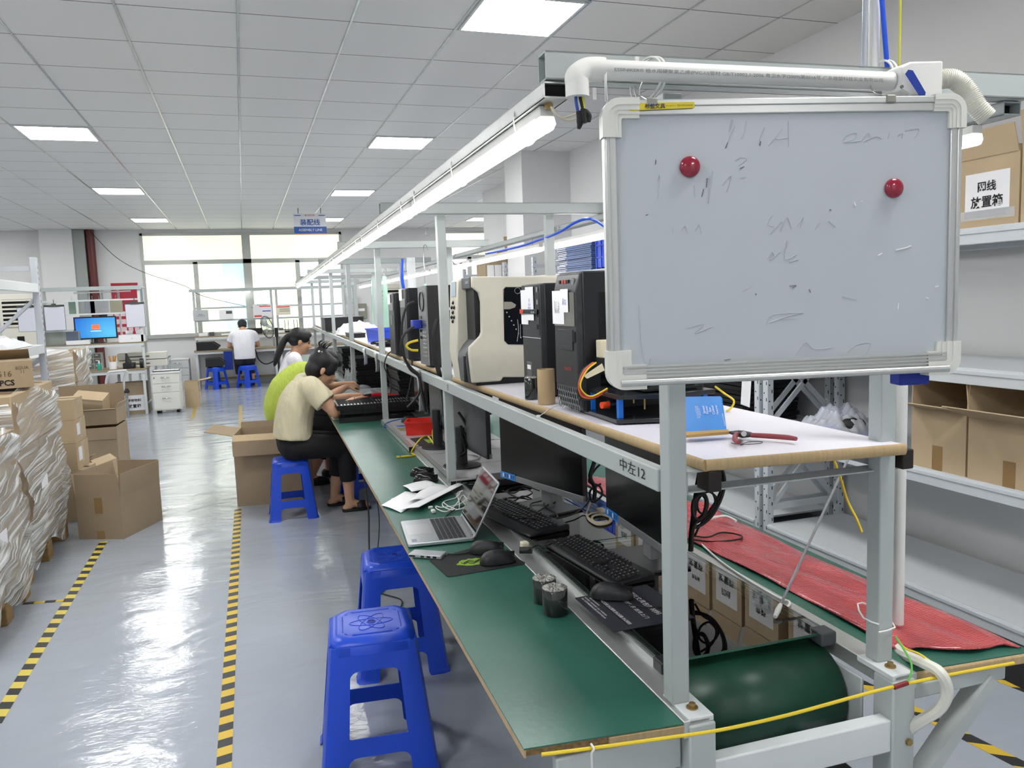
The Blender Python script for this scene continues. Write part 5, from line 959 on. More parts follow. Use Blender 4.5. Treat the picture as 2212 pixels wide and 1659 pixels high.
CK('second coil of black cables under the shelf end, thinner', [(1510, 1050), (1535, 1060), (1545, 1085), (1530, 1110), (1510, 1105), (1508, 1080), (1530, 1062), (1550, 1080), (1540, 1105), (1515, 1130), (1500, 1160)], .0035, 2.0)
CK('bundle of black cables dropping beside the nearest post', [(1512, 1020), (1505, 1060), (1500, 1100), (1494, 1150), (1492, 1190)], .008, 1.97)
solo('gap_shade_strip', 'black strip on the floor standing in for the shaded gap along the right rack', 'shade strip', B().box((2.80, 2.0, .0005), (3.06, 6.2, .006)), BLACKR, bev=.002)  # strip added to paint the dark shade in front of the rack
solo('cable', 'thin black cable looping onto the red bubble wrap', 'cable', B().tube([at(1495, 1165, z=.765), at(1540, 1170, z=.766), at(1595, 1165, z=.768), at(1600, 1156, z=.768), at(1560, 1150, z=.768), at(1530, 1160, z=.768), at(1500, 1158, z=.77)], .0028, 8), CABLEK)
solo('cable', 'white cable curving over the far end of the red bubble wrap', 'cable', B().tube([at(1500, 1140, z=.80), at(1530, 1122, z=.80), at(1565, 1115, z=.795), at(1590, 1125, z=.79)], .005, 8), CABLEW)
# racks
RX = 3.10; RACK = mat('rack_grey', 'c9cfd4', .42); RSH = mat('rack_shelf', 'cdd1d4', .5)
zt = [.10, .70, 1.21, 1.84]
def rack(lab, ya, yb, tiers=zt, brace=True):
    t = thing('storage_rack', lab, 'rack', (RX, ya, 0)); L_ = yb-ya; D = .6
    for y in (0, L_-.05):
        for x in (0, D-.045):
            u = obj('upright', B().box((x, y, .01), (x+.045, y+.05, 2.05)), RACK, t, bev=.003)
            h = B()
            for k in range(38): z = .06+k*.052; h.box((x-.0008, y+.01, z), (x+.001, y+.016, z+.022), None) if k % 2 == 0 else h.cyl((x-.0008, y+.035, z), (x+.001, y+.035, z), .005, 8)
            for k in range(38): z = .06+k*.052; h.box((x+.03, y-.0008, z), (x+.036, y+.001, z+.022)) if k % 2 else h.cyl((x+.014, y-.0008, z), (x+.014, y+.001, z), .005, 8)
            obj('slot_holes', h, DARKH, u, smooth=0); obj('foot_plate', B().box((x-.02, y-.01, 0), (x+.065, y+.06, .01)), RACK, u)
        for z0, z1 in ((.2, .75), (.75, .3+.95), (1.25, 1.8)):
            obj('brace', B().bar((.045, y+.025, z0), (D-.045, y+.025, z1), .03, .015, (0, 1, 0)), RACK, t); obj('brace', B().bar((.045, y+.025, z1), (D-.045, y+.025, z0), .03, .015, (0, 1, 0)), RACK, t) if brace else 0
        for z in (.2, 1.25, 1.95): obj('brace', B().box((.045, y+.015, z-.02), (D-.045, y+.035, z+.02)), RACK, t, smooth=0)
    for z in tiers:
        sh = obj('shelf', B().box((.01, .05, z-.012), (D-.01, L_-.05, z)), RSH, t, smooth=0)
        for x in (0, D-.03):
            obj('beam', B().box((x-.004, .05, z-.075), (x+.03, L_-.05, z-.005)).box((x-.01, .05, z-.03), (x+.03, L_-.05, z-.01)), RACK, t, bev=.003)
    return t
rack('grey steel rack nearest the camera on the right, holding open cartons', 2.18, 4.24); rack('grey steel rack along the right wall, just behind the perforated upright', 4.28, 6.34); rack('grey steel rack along the right wall, third from the camera', 6.38, 8.44)
def carton(lab, p, rz, lx, ly, h, flaps='', m=None, tape=True, group=None, open_=True, fl=.5, ang=None, cat='carton', inner=None, th=.006):
    """flaps: dict side -> opening angle from vertical-up (deg), sides L R F B = -x +x -y +y"""
    m = m or CARD; t = thing('cardboard_carton', lab, cat, p, rz, group); b = B()
    if open_:
        b.box((-lx/2, -ly/2, 0), (lx/2, ly/2, th)).box((-lx/2, -ly/2, th), (-lx/2+th, ly/2, h)).box((lx/2-th, -ly/2, th), (lx/2, ly/2, h)).box((-lx/2+th, -ly/2, th), (lx/2-th, -ly/2+th, h)).box((-lx/2+th, ly/2-th, th), (lx/2-th, ly/2, h))
    else: b.box((-lx/2, -ly/2, 0), (lx/2, ly/2, h))
    bd = obj('body', b, m, t, smooth=0)
    for s, a in (flaps or {}).items():
        f = (ly if s in 'FB' else lx)*fl if not isinstance(a, tuple) else a[1]; a = a if not isinstance(a, tuple) else a[0]; s_, c_ = sin(rad(a)), cos(rad(a))
        if s in 'LR':
            g = -1 if s == 'L' else 1; x = g*lx/2; q = [(x, -ly/2+.003, h), (x, ly/2-.003, h), (x+g*f*s_, ly/2-.008, h+f*c_), (x+g*f*s_, -ly/2+.008, h+f*c_)]
        else:
            g = -1 if s == 'F' else 1; y = g*ly/2; q = [(-lx/2+.003, y, h), (lx/2-.003, y, h), (lx/2-.008, y+g*f*s_, h+f*c_), (-lx/2+.008, y+g*f*s_, h+f*c_)]
        obj('flap', B().sheet(q, .005), m, t, smooth=0)
    if tape:
        obj('tape', B().box((-.03, -ly/2-.001, h*.62), (.03, -ly/2, h)), TAPE, t, smooth=0); obj('tape', B().box((-.03, -ly/2-.001, 0), (.03, -ly/2, h*.2)), TAPE, t, smooth=0)
        obj('tape', B().box((-lx/2-.001, -.03, h*.0), (-lx/2, .03, h*.4)), TAPE, t, smooth=0)
    return t
zs = .70
a_, b_ = at(1968, 985, x=3.12), at(2085, 1020, x=3.12)
carton('open tan carton on the middle rack shelf, beside the white conduit', (3.12+.21, (a_.y+b_.y)/2, zs), 0, .42, a_.y-b_.y, .30, {'L': (75, .14), 'F': (5, .16), 'B': (0, .17), 'R': (-5, .2)}, CARDL)
c_ = b_.y-.02; carton('open tan carton at the right edge of the picture on the middle rack shelf', (3.12+.20, c_-.21, zs), 0, .42, .42, .29, {'L': (70, .18), 'B': (8, .16), 'R': (-5, .2), 'F': (0, .15)}, CARDL)
yb0 = at(2075, 480, x=3.12, ).y; ya0 = at(2200, 455, x=3.12).y
def labelled(lab, y0, y1, h, txt):
    t = carton(lab, (3.12+.22, (y0+y1)/2, 1.84), 0, .44, abs(y1-y0), h, {'L': (12, .12)}, CARDL, False); w = abs(y1-y0)
    s = obj('paper_label', B().box((-.2215, -w*.36, h*.14), (-.2202, w*.36, h*.78)), PAPER, t, smooth=0)
    obj('clear_tape', B().box((-.222, -w*.45, h*.10), (-.2215, w*.45, h*.24)), FILM, s, smooth=0)
    x = 3.12-.0028; yc = (y0+y1)/2
    L1, L2 = txt; text(L1, s, INK, (x, yc, 1.84+h*.58), (0, -1, 0), (0, 0, 1), w*.3, h*.2, bold=.02); text(L2, s, INK, (x, yc, 1.84+h*.36), (0, -1, 0), (0, 0, 1), w*.52, h*.2, bold=.02); return t
labelled('tan carton labelled with two lines of Chinese on the top rack shelf', yb0+.02, ya0, .30, ('网线', '放置箱')); 
labelled('tan carton at the right edge of the picture on the top rack shelf', ya0-.01, ya0-.33, .34, ('电源线', '放置箱'))
TXT = [('网线', '放置箱'), ('数据线', '放置箱'), ('键鼠', '放置箱'), ('音箱', '放置箱')]; WHICH = ['first', 'second', 'third', 'fourth', 'fifth', 'sixth', 'seventh', 'eighth', 'ninth']
for k in range(9):
    y1 = yb0+.04+k*.40+(.06 if yb0+.04+k*.40 > 4.0 else 0); labelled('labelled tan carton on the top rack shelf, %s along the row behind the whiteboard' % WHICH[k], y1+.36, y1, .40+.03*(k % 3), TXT[k % 4])
# bag, black stacks, blue sheets and crates on the racks
b = B(); r = random.Random(3); b.grid(40, 40, lambda u, v: ((u-.5)*.34, (v-.5)*.46, .02+.22*max(0, sin(pi*u)*sin(pi*v))**.45*(.72+.16*sin(u*17+v*3)*sin(v*13)+.12*sin(u*33+v*21)*sin(v*29-u*8))))
pb_ = at(1815, 920, x=3.3); t = thing('plastic_bag', 'clear plastic bag with blue and white contents on the rack shelf', 'bag', (3.30, pb_.y, .702)); obj('bag', b, mat('thin_bag_film', 'e8ecf2', .12, alpha=.42, spec=.9, bump=1, bscale=22), t, smooth=70); obj('blue_contents', B().box((-.12, -.16, .005), (.12, .16, .06)), mat('bright_blue_bin', ''), t, bev=.01); obj('black_contents', B().ball((-.02, -.12, .1), (.08, .07, .05)), BLACKR, t)
def stack(nm, lab, grp, p, n, w, l, h, m, jig=.01, dz=None, cat='sheet', seed=1, edge=None):
    r = random.Random(seed); first = None
    for k in range(n):
        loc = (p[0]+r.uniform(-jig, jig), p[1]+r.uniform(-jig, jig), p[2]+k*(dz or h))
        if first is None:
            first = thing(nm, lab, cat, loc, 0, grp); obj('sheet', B().box((0, 0, 0), (w, l, h*.8)), m, first, smooth=0)
            if edge: obj('edge_strip', B().box((-.002, l*.72, h*.2), (.0, l*.98, h*.7)), edge, first, smooth=0)
        else: dup(first, loc, r.uniform(-.02, .02))
stack('black_tray', 'black tray, one of the stack on the rack shelf behind the perforated upright', 'black trays behind the perforated upright', (3.13, 4.5, .702), 11, .45, .75, .032, TRB, .012)
stack('black_tray', 'black tray, one of the stack with a white tag on the rack shelf', 'black trays with the white tag', (3.12, 5.45, .702), 10, .40, .7, .034, TRB, .012); solo('paper_tag', 'white tag hanging on the black tray stack on the rack', 'tag', B().box((-.001, -.05, -.09), (.0005, .05, .09)), PAPER, (3.095, at(1610, 848, x=3.09).y, at(1610, 848, x=3.09).z), rot=(.1, 0, 0), smooth=0)
p = at(1245, 590, x=3.12); SHB = mat('blue_grey_sheet', '5d74a8', .35, noise=.15, nscale=3)
y_a, y_b = at(1205, 590, x=3.12).y, at(1278, 580, x=3.12).y
ns = 17; top = at(1240, 520, x=3.12).z; stack('blue_tray', 'blue grey tray, one of the tall stack on the top rack shelf', 'blue grey trays on the top rack shelf', (3.13, y_b+.02, 1.842), ns, .4, y_a-y_b, max(.012, (top-1.842)/ns), SHB, .006, cat='tray', edge=PAPER)
def crate(lab, p, w, l, h, m):
    t = thing('plastic_crate', lab, 'crate', p); b = B().box((0, 0, 0), (w, l, .01)).box((0, 0, 0), (.012, l, h)).box((w-.012, 0, 0), (w, l, h)).box((0, 0, 0), (w, .012, h)).box((0, l-.012, 0), (w, l, h)); obj('body', b, m, t, smooth=0)
    rb = B()
    for k in range(1, 4): rb.box((-.008, 0, h*k/3.0-.012), (w, l+.0, h*k/3.0))
    for k in range(5): rb.box((-.008, l*k/4.2, 0), (0, l*k/4.2+.014, h)); rb.box((w*k/4.2, -.008, 0), (w*k/4.2+.014, 0, h))
    obj('ribs', rb, m, t, smooth=0); return t
yc_ = at(1300, 560, x=3.12).y; crate('bright blue ribbed crate on the top rack shelf beside the whiteboard', (3.13, yc_-.28, 1.842), .45, .42, at(1290, 503, x=3.12).z-1.842, mat('bright_blue_bin', ''))
# ---------------------------------------------------------------- plastic stools
def stool(lab, loc, rz, group='blue plastic stools'):
    t = thing('plastic_stool', lab, 'stool', loc, rz, group); hb, ht, Hs = .178, .128, .45
    hw = lambda z: hb+(ht-hb)*z/Hs
    zs_ = [0, .012, .02, .1, .2, .3, .4, .425]
    for sx in (-1, 1):
        for sy in (-1, 1):
            rings = []
            for z in zs_:
                h = hw(z)+(.006 if z < .012 else 0); w = .082-.02*z/Hs; c = .026
                q = [(h-w, h), (h-c, h), (h-c*.3, h-c*.3), (h, h-c), (h, h-w), (h-.004, h-w), (h-.005, h-c-.002), (h-c*.3-.004, h-c*.3-.004), (h-c-.002, h-.005), (h-w, h-.004)]
                q = [(sx*x, sy*y, z) for x, y in q]; rings.append(q if sx*sy < 0 else q[::-1])
            obj('leg', B().loft(rings), BLUEP, t, smooth=35)
    for k in range(4):
        X = M.Rotation(k*pi/2, 4, 'Z')
        def side(pts): return [V((u, -(hw(z)-.0005), z)) for u, z in pts], [V((u, -(hw(z)-.005), z)) for u, z in pts]
        def panel(b, pts):
            a, c = side(pts); n = len(a); b.add(a+c, [tuple(range(n)), tuple(range(2*n-1, n-1, -1))]+[(i, n+i, n+(i+1) % n, (i+1) % n) for i in range(n)], X); return b
        zt, w1 = .352, hw(.345)-.064; f = .028
        ap = [(-hw(.43)+.02, .43), (-w1-.012, .30)]+[(-w1+f-f*cos(rad(a)), zt-f+f*sin(rad(a))) for a in range(0, 91, 18)]+[(w1-f+f*cos(rad(a)), zt-f+f*sin(rad(a))) for a in range(90, -1, -18)]+[(w1+.012, .30), (hw(.43)-.02, .43)]
        obj('apron', panel(B(), ap), BLUEP, t, smooth=35)
        z0, z1 = .095, .15; a0, a1 = hw(z0)-.074, hw(z1)-.07; f = .03
        st_ = [(-a1-.01, z1+.03), (-a1-.012, .06)]+[(-a0+f-f*cos(rad(a)), z0-f+f*sin(rad(a))) for a in range(0, 91, 18)]+[(a0-f+f*cos(rad(a)), z0-f+f*sin(rad(a))) for a in range(90, -1, -18)]+[(a1+.012, .06), (a1+.01, z1+.03)]+[(a1-.012+.012*cos(rad(a)), z1+.012-.012*sin(rad(a))) for a in range(0, 91, 30)]+[(-a1+.012-.012*cos(rad(a)), z1+.012-.012*sin(rad(a))) for a in range(90, -1, -30)]
        obj('stretcher', panel(B(), st_), BLUEP, t, smooth=35)
    def oc(h, c, z): return [(h-c, h, z), (h, h-c, z), (h, -h+c, z), (h-c, -h, z), (-h+c, -h, z), (-h, -h+c, z), (-h, h-c, z), (-h+c, h, z)][::-1]
    seat = obj('seat', B().loft([oc(hw(.40), .03, .40), oc(hw(.425), .032, .425), oc(ht-.004, .033, .438), oc(ht-.013, .034, .446), oc(ht-.024, .034, .449), oc(ht-.03, .034, .4465), oc(.01, .004, .4465)]), BLUEP, t, smooth=50)
    r = B()
    for k in range(3): 
        a = k*pi/3; r.tube([(.066*cos(2*pi*j/28)*cos(a)-.024*sin(2*pi*j/28)*sin(a), .066*cos(2*pi*j/28)*sin(a)+.024*sin(2*pi*j/28)*cos(a), .4468) for j in range(29)], .0014, 6, 1)
    r.tube([(.013*cos(2*pi*j/16), .013*sin(2*pi*j/16), .447) for j in range(17)], .0016, 6, 1)
    for k in range(4): X = M.Rotation(k*pi/2, 4, 'Z'); r.tube([X@V((-.06, .088, .4468)), X@V((.06, .088, .4468))], .0014, 6, 1).tube([X@V((.075, .08, .4468)), X@V((.082, .073, .4468))], .0014, 6, 1)
    obj('raised_pattern', r, BLUEP, seat, smooth=60); obj('centre_hole', B().cyl((0, 0, .4464), (0, 0, .4469), .0115, 20), mat('hole_dark_blue', '0c1d66', .6), seat); return t
g0 = lambda x, y: at(x, y, z=0)
S1 = stool('blue plastic stool nearest the camera at the worktop edge', (.35, 2.70, 0), rad(-6))
dup(S1, (.565, 3.42, 0), rad(-5), 'empty blue plastic stool half under the worktop behind the nearest one', scale=(1.1, 1.1, 1.09))
dup(S1, (.26, 6.21, 0), rad(-1), 'blue plastic stool under the woman in the beige shirt'); dup(S1, (.28, 7.34, 0), rad(3), 'blue plastic stool under the person in the green shirt'); dup(S1, (.36, 8.45, 0), 0, 'blue plastic stool under the woman in white')
dup(S1, (.86, 6.6, 0), rad(8), 'blue plastic stool pushed under the worktop behind the woman in beige')
# ---------------------------------------------------------------- cartons in the aisle
a, b_, c = g0(178, 1165), g0(275, 1165), g0(345, 1122); ux = (b_-a); uy = (c-b_); lx, ly = ux.length, uy.length
ctr = a+ux*.5+uy*.5; carton('big open cardboard carton standing alone in the aisle beside the pallets', (ctr.x, ctr.y, 0), atan2(ux.y, ux.x), lx, .50, .30, {'F': (2, .17), 'R': (4, .17), 'L': (8, .17), 'B': (3, .17)})
a, c = V((-.15, 6.68, 0)), V((-.22, 7.10, 0)); b_ = V((.42, 6.60, 0))
ux = b_-a; rz = atan2(ux.y, ux.x); cx = (a+ux*.5+V((-ux.normalized().y, ux.normalized().x, 0))*.22)
t = carton('tall open brown carton with spread flaps behind the woman in beige', (cx.x, cx.y, 0), rz, .58, .44, .58, {'L': (78, .22), 'B': (5, .05)}, None, False)
obj('flap', B().sheet([(-.288, -.22, .58), (.288, -.22, .58), (.28, -.32, .545), (-.28, -.32, .545)], .005), CARDL, t, smooth=0); obj('flap', B().sheet([(-.28, -.32, .545), (.28, -.32, .545), (.28, -.325, .43), (-.28, -.325, .43)], .005), CARD, t, smooth=0)
b = B()
for i in range(3):
    for j in range(3): b.box((-.2915, -.10+i*.065, .2+j*.05), (-.2903, -.06+i*.065, .235+j*.05))
b.box((-.2915, -.1, .15), (-.2903, .08, .165)); obj('shipping_marks', b, mat('brown_ink', '6b543c', .9), t, smooth=0); obj('clear_tape', B().box((-.2912, -.015, .45), (-.29, .015, .58)).box((-.2912, -.015, 0), (-.29, .015, .13)), mat('tape_gloss', 'c9b79a', .2), t, smooth=0)
carton('tall cardboard carton at the bottom of the open carton pile on the left', (-1.58, 9.0, 0), rad(-4), .62, .5, .46, {'F': (178, .12)}, CARD, False)
carton('open carton on top of the pile, with a smaller carton inside', (-1.60, 9.12, .47), rad(-4), .64, .46, .16, {'F': (100, .02), 'B': (-2, .22), 'R': (20, .05), 'L': (30, .08)}, CARD, False)
t = carton('small taped tan carton lying tilted inside the open carton', (-1.56, 9.08, .56), 0, .30, .2, .22, {}, CARDL, False, open_=False); t.rotation_euler = (rad(18), rad(8), rad(-10)); obj('clear_tape', B().box((-.15, -.101, .17), (.15, -.1, .2)), mat('tape_gloss', ''), t, smooth=0)
t = carton('small open carton with a white label in front of the carton pile', (-1.36, 7.75, .14), rad(-20), .26, .34, .15, {'R': (-50, .07), 'L': (-60, .08)}, CARDL, False); obj('label', B().box((.1305, -.03, .03), (.1315, .05, .12)), PAPER, t, smooth=0)
carton('low tan carton under the small open one', (-1.36, 7.7, 0), rad(-15), .34, .42, .13, {}, CARDL, False, open_=False)
for k, (z, h, w, lab) in enumerate(((0, .40, .24, 'tan carton at the bottom of the narrow taped stack'), (.40, .21, .19, 'taped tan carton, third from the top of the narrow stack'), (.61, .18, .185, 'taped tan carton, second from the top of the narrow stack'), (.79, .16, .18, 'taped tan carton on top of the narrow stack'))):
    t = carton(lab, (-1.36-.012*(k > 0), 6.95, z), rad(-8+2*k), w, .3, h-.002, {}, CARDL, False, open_=False, group='narrow taped carton stack beside the pallet'); obj('tape', B().box((-w/2-.001, -.02, h*.2), (w/2+.001, .02, h-.002)), mat('tape_gloss', ''), t, smooth=0)
    if k == 1 or k == 2: obj('label', B().box((w/2, -.1, h*.3), (w/2+.001, -.02, h*.8)), PAPER, t, smooth=0)
# ---------------------------------------------------------------- wrapped pallets
def film_mat(nm, sc, rot, lo, hi=.85, a0=.46, a1=.60):
    m = mat(nm, 'f2f4f3', .12, spec=.9); nt = m.node_tree; p = nt.nodes['Principled BSDF']; L = nt.links.new
    tc = nt.nodes.new('ShaderNodeTexCoord')
    def nz(scale, st, ro, det, dist):
        mp = nt.nodes.new('ShaderNodeMapping'); mp.vector_type = 'TEXTURE'; mp.inputs['Rotation'].default_value = ro; mp.inputs['Scale'].default_value = st; L(tc.outputs['Object'], mp.inputs[0])
        n = nt.nodes.new('ShaderNodeTexNoise'); n.inputs['Scale'].default_value = scale; n.inputs['Detail'].default_value = det; n.inputs['Distortion'].default_value = dist; L(mp.outputs[0], n.inputs[0]); return n.outputs[0]
    a = nz(2.4, sc, rot, 7, .12); c = nz(1.8, (1, 1, 1), (0, 0, 0), 2, 0)
    ad = nt.nodes.new('ShaderNodeMath'); ad.operation = 'MULTIPLY_ADD'; L(c, ad.inputs[0]); ad.inputs[1].default_value = .35; L(a, ad.inputs[2]); sb = nt.nodes.new('ShaderNodeMath'); sb.operation = 'SUBTRACT'; L(ad.outputs[0], sb.inputs[0]); sb.inputs[1].default_value = .175
    mr = nt.nodes.new('ShaderNodeMapRange'); mr.inputs[1].default_value = a0; mr.inputs[2].default_value = a1; mr.inputs[3].default_value = lo; mr.inputs[4].default_value = hi; L(sb.outputs[0], mr.inputs[0]); L(mr.outputs[0], p.inputs['Alpha'])
    b = nt.nodes.new('ShaderNodeBump'); b.inputs['Strength'].default_value = .8; b.inputs['Distance'].default_value = .03; L(a, b.inputs['Height']); L(b.outputs[0], p.inputs['Normal']); return m
WRAP = film_mat('stretch_film', (1.6, 1.6, .035), (rad(6), rad(-2), 0), .22, .88, .46, .60); WRAP2 = film_mat('stretch_film_loose', (1.2, 1.2, .05), (rad(14), rad(-9), 0), .25, .88, .46, .6)
WOODP = mat('pallet_wood', '8d7148', .8, noise=.2, nscale=6, stretch=(1, 8, 8))
def wrapped(lab, x0, x1, y0, y1, h, seed, rows, fm=None):
    t = thing('wrapped_pallet', lab, 'wrapped pallet', ((x0+x1)/2, (y0+y1)/2, 0)); r = random.Random(seed); w, l = x1-x0, y1-y0
    pal = B()
    for k in range(7): pal.box((-w/2, -l/2+k*(l-.09)/6, .115), (w/2, -l/2+k*(l-.09)/6+.09, .135))
    pl_ = obj('pallet', pal, WOODP, t, smooth=0); bl = B()
    for x in (-w/2, -.05, w/2-.09):
        for y in (-l/2, -.06, l/2-.12): obj('pallet_block', B().box((x, y, .0), (x+.09, y+.12, .115)), WOODP, pl_, bev=.006)
    z = .136; hh = (h-z)/rows
    for k in range(rows):
        for i in range(2):
            for j in range(2):
                c = .012; obj('carton', B().box((-w/2+i*w/2+c*r.random(), -l/2+j*l/2+c*r.random(), z+.002), (-w/2+(i+1)*w/2-c*r.random(), -l/2+(j+1)*l/2-c*r.random(), z+hh-.002)), (CARD, CARDL)[(i+k) % 3 == 0], t, bev=.006)
        z += hh
    b = B(); nu, nv = 96, 44; p = [r.uniform(0, 6) for _ in range(8)]; per = 2*(w+l)
    def f(u, v):
        s = u*per; rr = .06
        if s < l: x, y, nx, ny = w/2, -l/2+s, 1, 0
        elif s < l+w: x, y, nx, ny = w/2-(s-l), l/2, 0, 1
        elif s < 2*l+w: x, y, nx, ny = -w/2, l/2-(s-l-w), -1, 0
        else: x, y, nx, ny = -w/2+(s-2*l-w), -l/2, 0, -1
        a = .015+.012*sin(v*13+u*30+p[0])+.007*sin(v*31-u*41+p[1])+.006*sin(v*60+u*33+p[2]); flare = .03*max(0, sin(v*6+p[3]))
        k = 1-.10*max(0, v-.93)/.07
        return ((x+nx*(a+flare))*k, (y+ny*(a+flare))*k, .10+.05*sin(u*40+p[4])*(1-v)+(h-.09)*v+.015*sin(u*25+p[5])*v)
    b.grid(nu, nv, f)
    o = obj('stretch_film', b, fm or WRAP, t, smooth=70); n0 = len(b.v)
    obj('film_top', B().grid(12, 12, lambda u, v: ((u-.5)*w*.92, (v-.5)*l*.92, h+.01+.015*sin(u*9+p[6])*sin(v*8+p[7]))), WRAP2, t, smooth=70)
    obj('label', B().box((w/2+.034, -l*.2, h*.45), (w/2+.036, -l*.05, h*.53)), PAPER, t, smooth=0); return t
z1 = at(25, 945, y=4.7).z; z2 = at(90, 838, y=5.7).z
wrapped('shrink wrapped pallet load nearest the camera on the left', -2.25, -1.27, 4.25, 5.08, z1, 1, 2, WRAP2)
wrapped('tall shrink wrapped pallet load behind the nearest one', -2.30, -1.31, 5.25, 6.35, z2, 2, 3)
wrapped('loosely wrapped pallet load behind the grey rack upright', -2.75, -1.80, 9.75, 10.65, 1.20, 5, 3, WRAP2)
p = at(40, 829, y=5.75); t = carton('crumpled tan carton marked PCS on top of the tall wrapped pallet', (at(20, 800, y=5.8).x-.06, 5.72, z2+.02), rad(14), .40, .36, .165, {'B': (-60, .12)}, mat('worn_carton', 'a08c70', .85, noise=.12, nscale=7), False, open_=False)
fr_ = V((sin(rad(14)), -cos(rad(14)), 0)); rt_ = V((cos(rad(14)), sin(rad(14)), 0)); o_ = V(t.location)+fr_*.182
text('PCS', t, INK, o_+rt_*.06+V((0, 0, .035)), rt_, (0, 0, 1), .10, .036, bold=.03); text('3516', t, mat('brown_ink', ''), o_+rt_*.04+V((0, 0, .09)), rt_, (.0, 0, 1), .1, .035); text('8GUA\n11', t, mat('brown_ink', ''), o_+rt_*.145+V((0, 0, .11)), rt_, (0, 0, 1), .07, .06)
# left rack
t = thing('storage_rack', 'grey steel rack upright and beams above the pallets on the left', 'rack', (-1.9, 9.0, 0)); RP = mat('left_rack_backlit_grey', 'b4b8be', .45)  # rack grey darkened as if backlit, the shade is in the paint
for x, y in ((0, 0), (-.55, 0), (0, -2.05), (-.55, -2.05)):
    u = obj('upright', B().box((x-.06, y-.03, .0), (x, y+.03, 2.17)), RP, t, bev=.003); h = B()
    for k in range(36): h.box((x-.001, y-.012+.012*(k % 2), .1+k*.056), (x+.0012, y-.004+.012*(k % 2), .125+k*.056))
    obj('slot_holes', h, DARKH, u, smooth=0)
for y in (0, -2.05):
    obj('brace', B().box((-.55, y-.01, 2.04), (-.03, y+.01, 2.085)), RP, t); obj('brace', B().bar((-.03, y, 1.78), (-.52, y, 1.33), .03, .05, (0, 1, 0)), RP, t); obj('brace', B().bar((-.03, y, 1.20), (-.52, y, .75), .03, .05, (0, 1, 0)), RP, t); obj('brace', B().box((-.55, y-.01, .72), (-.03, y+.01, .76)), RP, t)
for z in (1.91, 1.31, .55):
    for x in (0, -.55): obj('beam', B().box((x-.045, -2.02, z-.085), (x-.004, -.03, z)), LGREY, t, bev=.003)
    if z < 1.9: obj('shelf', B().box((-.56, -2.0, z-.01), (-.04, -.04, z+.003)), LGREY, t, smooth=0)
b = B(); b.grid(22, 16, lambda u, v: (-2.42+u*.5, 7.1+v*1.55, 1.316+.17*max(0, sin(pi*u)*sin(pi*v))**.5*(.75+.25*sin(u*21+v*15)*sin(v*23)))); solo('plastic_bag', 'heap of white plastic bags on the left rack shelf', 'bag', b, mat('white_bags', 'd9dce0', .3, bump=.8, bscale=14), kind='stuff', smooth=30)
# ---------------------------------------------------------------- repair bench at the left back
YB = 13.5; BX0, BX1 = -2.95, -1.52; DARKTOP = mat('worn_top', '6b7268', .6)
t = thing('repair_bench', 'grey steel repair bench with shelves and a monitor at the left back', 'bench', (BX0, YB, 0)); WB2 = BX1-BX0; zt1, zt2, zt3 = .70, 1.13, 1.98
for x in (0, WB2-.04):
    for y in (0, .62): obj('leg', B().box((x, y, 0), (x+.04, y+.04, zt1 if y == 0 else zt3)), LGREY, t, bev=.003)
for x in (0, WB2-.04): obj('post', B().box((x, .22, zt1+.02), (x+.04, .26, zt3)), LGREY, t, bev=.003)
for x in (.62, .82, 1.05): obj('post', B().box((x, .62, zt2), (x+.03, .65, zt3)), LGREY, t, bev=.002)
obj('top', B().box((-.02, -.02, zt1-.0), (WB2+.02, .68, zt1+.022)), mat('worn_wood_top', '94846a', .6), t, bev=.002); obj('apron', B().box((0, -.01, zt1-.05), (WB2, .02, zt1)), LGREY, t, bev=.002)
obj('shelf', B().box((-.01, .20, zt2-.02), (WB2+.01, .68, zt2)), mat('worn_wood_top', ''), t); obj('shelf_beam', B().box((0, .2, zt2-.06), (WB2, .23, zt2-.02)), LGREY, t)
obj('top_beam', B().box((-.02, .19, zt3-.03), (WB2+.03, .24, zt3+.03)), GREY, t, bev=.003); obj('top_panel', B().box((-.02, .24, zt3), (WB2+.03, .68, zt3+.012)), LGREY, t)
for z in (1.80, 1.59): obj('rail', B().box((0, .225, z-.012), (WB2, .245, z+.012)), LGREY, t)
obj('lower_shelf', B().box((0, .02, .36), (WB2-.55, .6, .375)), LGREY, t); obj('side_rail', B().box((WB2-.03, .04, .15), (WB2-.005, .62, .18)), LGREY, t)
obj('lamp_holder', B().cyl((.5, .24, zt3-.06), (1.3, .24, zt3-.05), .012, 10), WHITEP, t)
def lp(x, y=None): p = at(x, 700, y=(y or YB+.3)); return p.x
t = thing('monitor', 'lit monitor with a blue desktop on the left repair bench', 'monitor', (lp(206, YB+.4), YB+.40, zt2), rad(4)); obj('housing', B().box((-.30, 0, .07), (.30, .04, .42)), BLACKP, t, bev=.006)
def scr_mat():
    m = mat('lit_blue_screen', '000000', .2); nt = m.node_tree; p = nt.nodes['Principled BSDF']; L = nt.links.new; tc = nt.nodes.new('ShaderNodeTexCoord'); g = nt.nodes.new('ShaderNodeTexGradient'); g.gradient_type = 'SPHERICAL'; mp = nt.nodes.new('ShaderNodeMapping'); mp.inputs['Location'].default_value = (-.35, 0, -.35); mp.inputs['Scale'].default_value = (1.6, 0, 2.2); L(tc.outputs['Object'], mp.inputs[0]); L(mp.outputs[0], g.inputs[0])
    r = nt.nodes.new('ShaderNodeValToRGB'); r.color_ramp.elements[0].color = lin('0a62d0'); r.color_ramp.elements[1].color = lin('5fc4f0'); L(g.outputs[0], r.inputs[0]); L(r.outputs[0], p.inputs['Emission Color']); p.inputs['Emission Strength'].default_value = .9; return m
